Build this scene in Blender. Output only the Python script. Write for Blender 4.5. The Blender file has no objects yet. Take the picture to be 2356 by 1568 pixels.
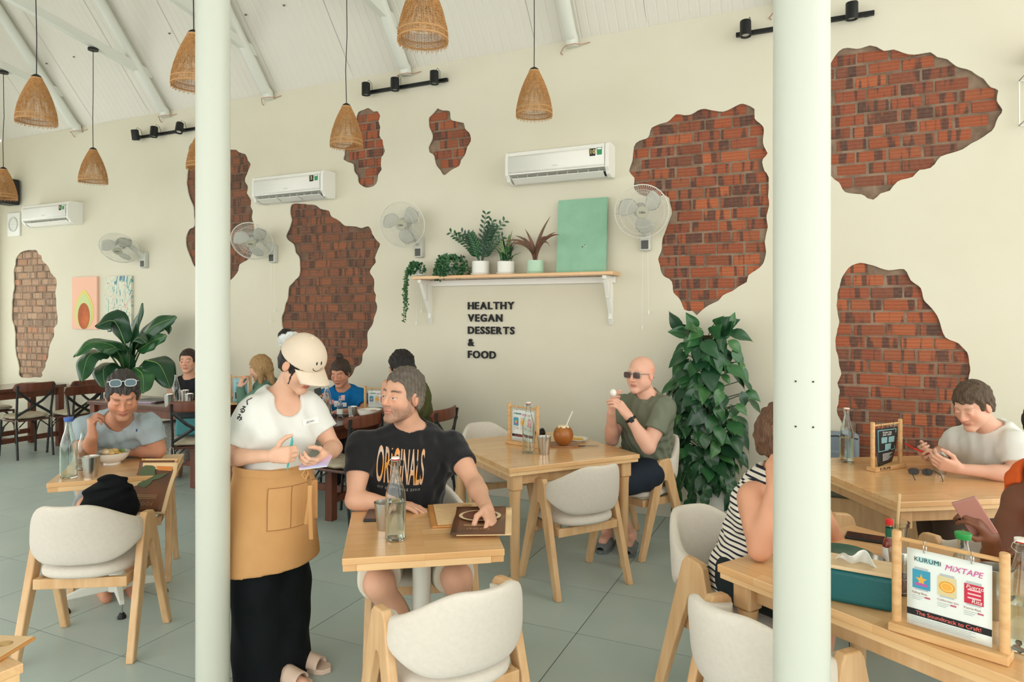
import bpy, bmesh, math, random
import numpy as np
from mathutils import Vector, Matrix, noise
from mathutils.bvhtree import BVHTree

random.seed(7)
SC = bpy.context.scene
COL = SC.collection

# ------------------------------------------------------------------ camera
FPX, CXP, HOR, EYE = 1562.0, 1178.0, 723.0, 1.66     # focal length (px), centre column, horizon row, eye height (m)
YAW = math.atan(712 / 1562.0)                        # the wall normal lies this far right of the view axis
SN, CS = math.sin(YAW), math.cos(YAW)
cam_data = bpy.data.cameras.new('camera')
cam = bpy.data.objects.new('camera', cam_data)
COL.objects.link(cam)
cam.location = (0, 0, EYE)
cam.rotation_euler = (math.pi / 2, 0, YAW)
cam_data.sensor_width = 36.0
cam_data.lens = 36.0 * FPX / 2356.0
cam_data.shift_y = -(1568 / 2.0 - HOR) / 2356.0
cam_data.clip_start = 0.05
SC.camera = cam

# ------------------------------------------------------------------ sky light, sun, exposure
world = bpy.data.worlds.new('sky')
SC.world = world
world.use_nodes = True
_bg = world.node_tree.nodes['Background']
_bg.inputs[0].default_value = (1.0, 0.985, 0.945, 1)
_bg.inputs[1].default_value = 3.1
sun_d = bpy.data.lights.new('sun', 'SUN')
sun_d.energy = 0.25
sun_d.angle = math.radians(35)
sun_d.color = (1.0, 0.96, 0.88)
sun = bpy.data.objects.new('sun', sun_d)
COL.objects.link(sun)
sun.rotation_euler = (math.radians(52), 0, math.radians(28))
SC.view_settings.view_transform = 'Standard'
SC.view_settings.look = 'None'
SC.view_settings.gamma = 1.0
SC.view_settings.use_curve_mapping = False
SC.view_settings.exposure = -0.08


def at(px, py, d):
    """point seen at pixel (px, py) at distance d along the view axis"""
    t = (px - CXP) / FPX
    return Vector(((-SN + t * CS) * d, (CS + t * SN) * d, EYE + (HOR - py) / FPX * d))


def on(px, py, z=0.0):
    """point seen at pixel (px, py) on the horizontal plane z"""
    return at(px, py, (EYE - z) * FPX / (py - HOR))


VIEW = Vector((SN, -CS, 0))      # towards the camera
RIGHT = Vector((CS, SN, 0))      # to the right in the photo
UP = Vector((0, 0, 1))
# ------------------------------------------------------------------ materials
def lin(c):
    return tuple(((v / 255.0) / 12.92 if v / 255.0 <= 0.04045 else ((v / 255.0 + 0.055) / 1.055) ** 2.4) for v in c[:3]) + (1.0,)


MATS = {}


def mat(name, rgb=(200, 200, 200), rough=0.6, metal=0.0, spec=0.5, bump=None, var=None, vcol=False, trans=0.0, ior=1.45, sheen=0.0, coat=0.0):
    """bump = (scale, strength[, stretch xyz]); var = (rgb2, scale[, stretch xyz]) mixes a second colour by noise"""
    if name in MATS:
        return MATS[name]
    m = bpy.data.materials.new(name)
    m.use_nodes = True
    nt = m.node_tree
    b = nt.nodes['Principled BSDF']
    b.inputs['Base Color'].default_value = lin(rgb)
    b.inputs['Roughness'].default_value = rough
    b.inputs['Metallic'].default_value = metal
    b.inputs['Specular IOR Level'].default_value = spec
    b.inputs['IOR'].default_value = ior
    b.inputs['Transmission Weight'].default_value = trans
    b.inputs['Sheen Weight'].default_value = sheen
    b.inputs['Coat Weight'].default_value = coat
    m.diffuse_color = lin(rgb)

    def coords(st):
        tc = nt.nodes.new('ShaderNodeTexCoord')
        mp = nt.nodes.new('ShaderNodeMapping')
        mp.inputs['Scale'].default_value = st
        nt.links.new(tc.outputs['Object'], mp.inputs['Vector'])
        return mp
    src = None
    if vcol:
        a = nt.nodes.new('ShaderNodeVertexColor')
        a.layer_name = 'Col'
        src = a.outputs['Color']
        nt.links.new(src, b.inputs['Base Color'])
    if var:
        n = nt.nodes.new('ShaderNodeTexNoise')
        n.inputs['Scale'].default_value = var[1]
        n.inputs['Detail'].default_value = 5
        nt.links.new(coords(var[2] if len(var) > 2 else (1, 1, 1)).outputs[0], n.inputs['Vector'])
        r = nt.nodes.new('ShaderNodeMapRange')
        r.inputs[1].default_value = 0.35
        r.inputs[2].default_value = 0.65
        nt.links.new(n.outputs['Fac'], r.inputs[0])
        mx = nt.nodes.new('ShaderNodeMix')
        mx.data_type = 'RGBA'
        mx.inputs[6].default_value = lin(rgb)
        mx.inputs[7].default_value = lin(var[0])
        if src:
            nt.links.new(src, mx.inputs[6])
        nt.links.new(r.outputs[0], mx.inputs[0])
        nt.links.new(mx.outputs[2], b.inputs['Base Color'])
    if bump:
        n = nt.nodes.new('ShaderNodeTexNoise')
        n.inputs['Scale'].default_value = bump[0]
        n.inputs['Detail'].default_value = 4
        nt.links.new(coords(bump[2] if len(bump) > 2 else (1, 1, 1)).outputs[0], n.inputs['Vector'])
        bp = nt.nodes.new('ShaderNodeBump')
        bp.inputs['Strength'].default_value = bump[1]
        bp.inputs['Distance'].default_value = 0.01
        nt.links.new(n.outputs['Fac'], bp.inputs['Height'])
        nt.links.new(bp.outputs[0], b.inputs['Normal'])
    MATS[name] = m
    return m


def wood_mat(name, c1, c2, c3, strip=0.045, length=0.4, rough=0.35, axis=0, coat=0.0):
    """butcher-block board: strips of slightly different tone laid along an axis, with grain"""
    if name in MATS:
        return MATS[name]
    m = bpy.data.materials.new(name)
    m.use_nodes = True
    nt = m.node_tree
    b = nt.nodes['Principled BSDF']
    b.inputs['Roughness'].default_value = rough
    b.inputs['Coat Weight'].default_value = coat
    b.inputs['Coat Roughness'].default_value = 0.15
    tc = nt.nodes.new('ShaderNodeTexCoord')
    br = nt.nodes.new('ShaderNodeTexBrick')
    br.inputs['Scale'].default_value = 1.0
    br.inputs['Brick Width'].default_value = length
    br.inputs['Row Height'].default_value = strip
    br.inputs['Mortar Size'].default_value = 0.0004
    br.inputs['Color1'].default_value = lin(c1)
    br.inputs['Color2'].default_value = lin(c2)
    br.inputs['Mortar'].default_value = lin(c3)
    br.offset = 0.37
    mp = nt.nodes.new('ShaderNodeMapping')
    if axis == 1:
        mp.inputs['Rotation'].default_value = (0, 0, math.pi / 2)
    if axis == 2:
        mp.inputs['Rotation'].default_value = (0, math.pi / 2, 0)
    nt.links.new(tc.outputs['Object'], mp.inputs['Vector'])
    nt.links.new(mp.outputs[0], br.inputs['Vector'])
    mp2 = nt.nodes.new('ShaderNodeMapping')
    mp2.inputs['Scale'].default_value = (4, 70, 70)
    nt.links.new(mp.outputs[0], mp2.inputs['Vector'])
    n = nt.nodes.new('ShaderNodeTexNoise')
    n.inputs['Scale'].default_value = 1.0
    n.inputs['Detail'].default_value = 4
    n.inputs['Distortion'].default_value = 0.6
    nt.links.new(mp2.outputs[0], n.inputs['Vector'])
    r = nt.nodes.new('ShaderNodeMapRange')
    r.inputs[1].default_value = 0.3
    r.inputs[2].default_value = 0.75
    r.inputs[4].default_value = 0.55
    nt.links.new(n.outputs['Fac'], r.inputs[0])
    mx = nt.nodes.new('ShaderNodeMix')
    mx.data_type = 'RGBA'
    nt.links.new(r.outputs[0], mx.inputs[0])
    nt.links.new(br.outputs['Color'], mx.inputs[6])
    mx.inputs[7].default_value = lin(c3)
    nt.links.new(mx.outputs[2], b.inputs['Base Color'])
    m.diffuse_color = lin(c1)
    MATS[name] = m
    return m


# ------------------------------------------------------------------ mesh building
class MB:
    def __init__(s):
        s.v, s.f, s.mi = [], [], []
        s.cur = 0

    def add(s, vs, fs, M=None):
        o = len(s.v)
        s.v += [tuple(M @ Vector(v)) if M is not None else tuple(v) for v in vs]
        for f in fs:
            s.f.append(tuple(i + o for i in f))
            s.mi.append(s.cur)
        return s

    def box(s, c, d, M=None, bev=0.0):
        """box with centre c and full sizes d; bev > 0 chamfers its edges"""
        x, y, z = d[0] / 2, d[1] / 2, d[2] / 2
        if bev <= 0:
            vs = [(c[0] + i * x, c[1] + j * y, c[2] + k * z) for i in (-1, 1) for j in (-1, 1) for k in (-1, 1)]
            return s.add(vs, [(0, 1, 3, 2), (4, 6, 7, 5), (0, 4, 5, 1), (2, 3, 7, 6), (0, 2, 6, 4), (1, 5, 7, 3)], M)
        b = min(bev, x * .95, y * .95, z * .95)
        vs, idx = [], {}
        for i in (-1, 1):
            for j in (-1, 1):
                for k in (-1, 1):
                    for a, p in enumerate(((i * x, j * (y - b), k * (z - b)), (i * (x - b), j * y, k * (z - b)), (i * (x - b), j * (y - b), k * z))):
                        idx[i, j, k, a] = len(vs)
                        vs.append((c[0] + p[0], c[1] + p[1], c[2] + p[2]))
        I = idx
        fs = []
        for g in (-1, 1):
            q = [I[g, -1, -1, 0], I[g, 1, -1, 0], I[g, 1, 1, 0], I[g, -1, 1, 0]]
            fs.append(q if g > 0 else q[::-1])
            q = [I[-1, g, -1, 1], I[-1, g, 1, 1], I[1, g, 1, 1], I[1, g, -1, 1]]
            fs.append(q if g > 0 else q[::-1])
            q = [I[-1, -1, g, 2], I[1, -1, g, 2], I[1, 1, g, 2], I[-1, 1, g, 2]]
            fs.append(q if g > 0 else q[::-1])
        for g in (-1, 1):
            for h in (-1, 1):
                q = [I[g, h, -1, 0], I[g, h, -1, 1], I[g, h, 1, 1], I[g, h, 1, 0]]
                fs.append(q if g * h < 0 else q[::-1])
                q = [I[g, -1, h, 0], I[g, -1, h, 2], I[g, 1, h, 2], I[g, 1, h, 0]]
                fs.append(q if g * h > 0 else q[::-1])
                q = [I[-1, g, h, 1], I[-1, g, h, 2], I[1, g, h, 2], I[1, g, h, 1]]
                fs.append(q if g * h < 0 else q[::-1])
        for i in (-1, 1):
            for j in (-1, 1):
                for k in (-1, 1):
                    q = [I[i, j, k, 0], I[i, j, k, 1], I[i, j, k, 2]]
                    fs.append(q if i * j * k > 0 else q[::-1])
        return s.add(vs, fs, M)

    def tube(s, pts, r, n=8, M=None, cap=True, flat=None, closed=False):
        """tube along points; r a number or a list; flat = (axis vector, factor) squashes the section"""
        P = [Vector(p) for p in pts]
        R = r if isinstance(r, (list, tuple)) else [r] * len(P)
        vs, fs = [], []
        u = None
        L = len(P)
        for i, p in enumerate(P):
            if closed:
                t = (P[(i + 1) % L] - P[i - 1]).normalized()
            else:
                t = (P[min(i + 1, L - 1)] - P[max(i - 1, 0)]).normalized()
            if flat is not None:
                w = Vector(flat[0])
                u = (w - t * w.dot(t)).normalized()
            elif u is None:
                a = Vector((0, 0, 1)) if abs(t.z) < 0.9 else Vector((1, 0, 0))
                u = t.cross(a).normalized()
            else:
                u = (u - t * u.dot(t)).normalized()
            w = t.cross(u)
            fk = flat[1] if flat is not None else 1.0
            for k in range(n):
                an = 2 * math.pi * (k + .5) / n
                vs.append(p + (u * math.cos(an) * fk + w * math.sin(an)) * R[i])
        for i in range(L if closed else L - 1):
            for k in range(n):
                a, b = i * n + k, i * n + (k + 1) % n
                c, d = ((i + 1) % L) * n + (k + 1) % n, ((i + 1) % L) * n + k
                fs.append((a, b, c, d))
        if cap and not closed:
            fs.append(tuple(range(n))[::-1])
            fs.append(tuple((L - 1) * n + k for k in range(n)))
        return s.add(vs, fs, M)

    def lathe(s, prof, n=24, M=None, close=False):
        """profile [(r, z)...] turned about z"""
        vs, fs = [], []
        rows = []
        for r, z in prof:
            if r < 1e-6:
                rows.append([len(vs)])
                vs.append((0, 0, z))
            else:
                rows.append(list(range(len(vs), len(vs) + n)))
                vs += [(r * math.cos(2 * math.pi * k / n), r * math.sin(2 * math.pi * k / n), z) for k in range(n)]
        for a, b in zip(rows, rows[1:] + (rows[:1] if close else [])):
            if len(a) == 1 and len(b) == 1:
                continue
            for k in range(n):
                k2 = (k + 1) % n
                if len(a) == 1:
                    fs.append((a[0], b[k2], b[k]))
                elif len(b) == 1:
                    fs.append((a[k], a[k2], b[0]))
                else:
                    fs.append((a[k], a[k2], b[k2], b[k]))
        return s.add(vs, fs, M)

    def prism(s, out, z0, z1, M=None):
        """outline [(x, y)...] (counter-clockwise) extruded from z0 to z1"""
        n = len(out)
        vs = [(x, y, z0) for x, y in out] + [(x, y, z1) for x, y in out]
        fs = [tuple(range(n))[::-1], tuple(range(n, 2 * n))] + [(i, (i + 1) % n, n + (i + 1) % n, n + i) for i in range(n)]
        return s.add(vs, fs, M)

    def ball(s, c, r, n=12, m=8, M=None):
        rr = r if isinstance(r, (tuple, list)) else (r, r, r)
        prof = [(math.sin(math.pi * i / m), -math.cos(math.pi * i / m)) for i in range(m + 1)]
        prof[0] = (0, -1)
        prof[-1] = (0, 1)
        T = Matrix.Translation(c) @ Matrix.Diagonal((rr[0], rr[1], rr[2], 1))
        return s.lathe(prof, n, (M @ T) if M is not None else T)

    def grid(s, fn, nu, nv, M=None, cu=False, cv=False):
        """surface fn(u, v) with u, v in 0..1; cu / cv close it"""
        vs = [fn(i / (nu if cu else nu - 1), j / (nv if cv else nv - 1)) for i in range(nu) for j in range(nv)]
        fs = []
        for i in range(nu if cu else nu - 1):
            for j in range(nv if cv else nv - 1):
                i2, j2 = (i + 1) % nu, (j + 1) % nv
                fs.append((i * nv + j, i2 * nv + j, i2 * nv + j2, i * nv + j2))
        return s.add(vs, fs, M)

    def mesh(s, name, mats, smooth=True, ang=40):
        me = bpy.data.meshes.new(name)
        me.from_pydata(s.v, [], s.f)
        for m in (mats if isinstance(mats, (list, tuple)) else [mats]):
            me.materials.append(m)
        me.polygons.foreach_set('material_index', s.mi)
        if smooth:
            me.polygons.foreach_set('use_smooth', [True] * len(s.f))
            me.set_sharp_from_angle(angle=math.radians(ang))
        me.update()
        return me

    def obj(s, name, mats, parent=None, smooth=True, ang=40):
        return link(name, s.mesh(name, mats, smooth, ang), parent)


def link(name, data, parent=None):
    o = bpy.data.objects.new(name, data)
    COL.objects.link(o)
    if parent is not None:
        o.parent = parent
    return o


def tag(o, label, cat, group=None, kind=None):
    o['label'] = label
    if cat:
        o['category'] = cat
    if group:
        o['group'] = group
    if kind:
        o['kind'] = kind
    return o


def thing(name, label, cat, loc=(0, 0, 0), rz=0.0, group=None):
    o = bpy.data.objects.new(name, None)
    o.empty_display_size = 0.05
    COL.objects.link(o)
    o.location = loc
    o.rotation_euler = (0, 0, rz)
    return tag(o, label, cat, group)


def struct(name, label=None):
    pass


def copy_tree(o, parent=None):
    c = o.copy()
    COL.objects.link(c)
    c.parent = parent
    for ch in list(o.children):
        copy_tree(ch, c)
    return c


def placed(proto, first, loc, rz, label, group=None):
    """the prototype itself the first time, a copy of the whole tree after that"""
    o = proto if first else copy_tree(proto)
    o.location = loc
    o.rotation_euler = (0, 0, rz)
    o['label'] = label
    if group:
        o['group'] = group
    return o


def T(x=0, y=0, z=0):
    return Matrix.Translation((x, y, z))


def RX(a):
    return Matrix.Rotation(a, 4, 'X')


def RY(a):
    return Matrix.Rotation(a, 4, 'Y')


def RZ(a):
    return Matrix.Rotation(a, 4, 'Z')


def frame(o, x, y, z):
    """matrix with the given axes and origin"""
    M = Matrix.Identity(4)
    for i, a in enumerate((x, y, z)):
        M[0][i], M[1][i], M[2][i] = a[0], a[1], a[2]
    M[0][3], M[1][3], M[2][3] = o[0], o[1], o[2]
    return M


def text_mesh(txt, size, depth=0.0, bold=0.0, align='LEFT', spacing=1.0, shear=0.0, sub=0):
    """mesh data of a line of lettering in the x-y plane"""
    cu = bpy.data.curves.new('t', 'FONT')
    cu.body = txt
    cu.size = size
    cu.extrude = depth / 2
    cu.offset = bold
    cu.align_x = align
    cu.space_character = spacing
    cu.shear = shear
    cu.resolution_u = 4
    ob = bpy.data.objects.new('t', cu)
    COL.objects.link(ob)
    dg = bpy.context.evaluated_depsgraph_get()
    me = bpy.data.meshes.new_from_object(ob.evaluated_get(dg))
    bpy.data.objects.remove(ob)
    bpy.data.curves.remove(cu)
    if sub:
        bm = bmesh.new()
        bm.from_mesh(me)
        bmesh.ops.triangulate(bm, faces=bm.faces)
        for _ in range(sub):
            bmesh.ops.subdivide_edges(bm, edges=[e for e in bm.edges if e.calc_length() > 0.006], cuts=1)
            bmesh.ops.triangulate(bm, faces=bm.faces)
        bm.to_mesh(me)
        bm.free()
    return me


def text(name, txt, size, m, parent, M, depth=0.0004, **kw):
    me = text_mesh(txt, size, depth, **kw)
    me.materials.clear()
    me.materials.append(m)
    o = link(name, me, parent)
    o.matrix_local = M
    return o


# ------------------------------------------------------------------ organic bodies: distance field + surface nets
class Field:
    def __init__(s, lo, hi, h, fine=()):
        """rectilinear grid from lo to hi with spacing h; fine = [(lo, hi, h2)] boxes with smaller steps"""
        s.ax = []
        for a in range(3):
            x, out = lo[a], []
            while x < hi[a] + h:
                out.append(x)
                st = h
                for fl, fh, fs in fine:
                    if fl[a] - 0.004 <= x <= fh[a]:
                        st = min(st, fs)
                x += st
            s.ax.append(np.array(out, np.float32))
        s.f = np.full([len(a) for a in s.ax], 0.2, np.float32)

    def box(s, lo, hi):
        sl = []
        for a in range(3):
            i = int(np.searchsorted(s.ax[a], lo[a]))
            j = int(np.searchsorted(s.ax[a], hi[a]))
            sl.append(slice(max(0, i - 1), min(len(s.ax[a]), j + 1)))
        return tuple(sl)

    def pts(s, sl):
        return np.meshgrid(s.ax[0][sl[0]], s.ax[1][sl[1]], s.ax[2][sl[2]], indexing='ij', sparse=True)

    def put(s, prim, k=0.02, op='u', grow=0.0):
        lo, hi, fn = prim
        m = k + 0.03 + grow
        sl = s.box([v - m for v in lo], [v + m for v in hi])
        if any(q.stop - q.start <= 0 for q in sl):
            return s
        X, Y, Z = s.pts(sl)
        d = (fn(X, Y, Z) - grow).astype(np.float32)
        a = s.f[sl]
        if op == 'u':
            h = np.clip(0.5 + 0.5 * (a - d) / k, 0, 1)
            s.f[sl] = a * (1 - h) + d * h - k * h * (1 - h)
        else:                                   # cut away
            h = np.clip(0.5 - 0.5 * (a + d) / k, 0, 1)
            s.f[sl] = a * (1 - h) - d * h + k * h * (1 - h)
        return s

    def plane_cut(s, p, n, k=0.004, near=None):
        """remove what lies on the side the normal n points to; near = (centre, radius) limits it"""
        X, Y, Z = s.pts((slice(None),) * 3)
        d = (X - p[0]) * n[0] + (Y - p[1]) * n[1] + (Z - p[2]) * n[2]
        if near is not None:
            c, r = near
            q = np.sqrt((X - c[0]) ** 2 + (Y - c[1]) ** 2 + (Z - c[2]) ** 2)
            d = np.where(q < r, d, -1.0)
        s.f = np.maximum(s.f, d.astype(np.float32))
        return s

    def ripple(s, fn):
        X, Y, Z = s.pts((slice(None),) * 3)
        s.f = s.f + fn(X, Y, Z).astype(np.float32)
        return s

    def surface(s):
        f = s.f
        ins = f < 0
        c = [ins[i:ins.shape[0] - 1 + i, j:ins.shape[1] - 1 + j, k:ins.shape[2] - 1 + k] for i in (0, 1) for j in (0, 1) for k in (0, 1)]
        anyi = c[0].copy()
        alli = c[0].copy()
        for q in c[1:]:
            anyi |= q
            alli &= q
        act = np.argwhere(anyi & ~alli)
        idx = -np.ones(anyi.shape, np.int64)
        idx[act[:, 0], act[:, 1], act[:, 2]] = np.arange(len(act))
        cor = [(i, j, k) for i in (0, 1) for j in (0, 1) for k in (0, 1)]
        val = np.stack([f[act[:, 0] + i, act[:, 1] + j, act[:, 2] + k] for i, j, k in cor], 1)
        pos = np.stack([np.stack([s.ax[0][act[:, 0] + i], s.ax[1][act[:, 1] + j], s.ax[2][act[:, 2] + k]], 1) for i, j, k in cor], 1)
        acc = np.zeros((len(act), 3))
        cnt = np.zeros(len(act))
        for a in range(8):
            for b in range(a + 1, 8):
                if sum(abs(cor[a][q] - cor[b][q]) for q in range(3)) != 1:
                    continue
                va, vb = val[:, a], val[:, b]
                x = (va < 0) != (vb < 0)
                t = np.where(x, va / np.where(x, va - vb, 1), 0)[:, None]
                acc += np.where(x[:, None], pos[:, a] * (1 - t) + pos[:, b] * t, 0)
                cnt += x
        V = acc / cnt[:, None]
        F = []
        for a in range(3):
            sa = [slice(None)] * 3
            sb = [slice(None)] * 3
            sa[a] = slice(0, -1)
            sb[a] = slice(1, None)
            A, B = ins[tuple(sa)], ins[tuple(sb)]
            e = np.argwhere(A != B)
            o1, o2 = (a + 1) % 3, (a + 2) % 3
            ok = (e[:, o1] > 0) & (e[:, o2] > 0) & (e[:, o1] < f.shape[o1] - 1) & (e[:, o2] < f.shape[o2] - 1)
            e = e[ok]
            fl = A[e[:, 0], e[:, 1], e[:, 2]]

            def cell(d1, d2):
                g = e.copy()
                g[:, o1] += d1
                g[:, o2] += d2
                return idx[g[:, 0], g[:, 1], g[:, 2]]
            q = np.stack([cell(-1, -1), cell(0, -1), cell(0, 0), cell(-1, 0)], 1)
            q[~fl] = q[~fl][:, ::-1]
            F.append(q)
        F = np.concatenate(F)
        return V, F[(F >= 0).all(1)]

    def mesh(s, name, mats, org=(0, 0, 0), relax=1, paint=None):
        V, F = s.surface()
        for _ in range(relax):                    # gentle smoothing
            acc = np.zeros_like(V)
            cnt = np.zeros(len(V))
            for a in range(4):
                i, j = F[:, a], F[:, (a + 1) % 4]
                np.add.at(acc, i, V[j])
                np.add.at(cnt, i, 1)
                np.add.at(acc, j, V[i])
                np.add.at(cnt, j, 1)
            V = V * 0.5 + 0.5 * acc / np.maximum(cnt, 1)[:, None]
        me = bpy.data.meshes.new(name)
        me.vertices.add(len(V))
        me.vertices.foreach_set('co', (V - np.array(org)).astype(np.float32).ravel())
        me.loops.add(len(F) * 4)
        me.loops.foreach_set('vertex_index', F.astype(np.int32).ravel())
        me.polygons.add(len(F))
        me.polygons.foreach_set('loop_start', np.arange(0, len(F) * 4, 4, dtype=np.int32))
        me.polygons.foreach_set('use_smooth', np.ones(len(F), bool))
        for m in (mats if isinstance(mats, (list, tuple)) else [mats]):
            me.materials.append(m)
        if paint is not None:
            c = paint(V)
            a = me.color_attributes.new('Col', 'FLOAT_COLOR', 'POINT')
            a.data.foreach_set('color', np.concatenate([c, np.ones((len(c), 1))], 1).astype(np.float32).ravel())
        me.update(calc_edges=True)
        me.validate()
        return me


def cone(a, b, ra, rb=None, flat=None):
    """tapered capsule from a to b; flat = (axis, factor) thins it along an axis"""
    a = np.array(a, float)
    b = np.array(b, float)
    rb = ra if rb is None else rb
    R = max(ra, rb)
    lo = np.minimum(a, b) - R
    hi = np.maximum(a, b) + R
    ab = b - a
    L2 = max(float(ab @ ab), 1e-9)

    def fn(X, Y, Z):
        px, py, pz = X - a[0], Y - a[1], Z - a[2]
        t = np.clip((px * ab[0] + py * ab[1] + pz * ab[2]) / L2, 0, 1)
        qx, qy, qz = px - ab[0] * t, py - ab[1] * t, pz - ab[2] * t
        if flat is not None:
            w, k = flat
            g = (qx * w[0] + qy * w[1] + qz * w[2]) * (1 / k - 1)
            qx, qy, qz = qx + w[0] * g, qy + w[1] * g, qz + w[2] * g
        d = np.sqrt(qx * qx + qy * qy + qz * qz) - (ra + (rb - ra) * t)
        return d * (flat[1] if flat is not None and flat[1] < 1 else 1.0)
    return lo, hi, fn


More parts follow.
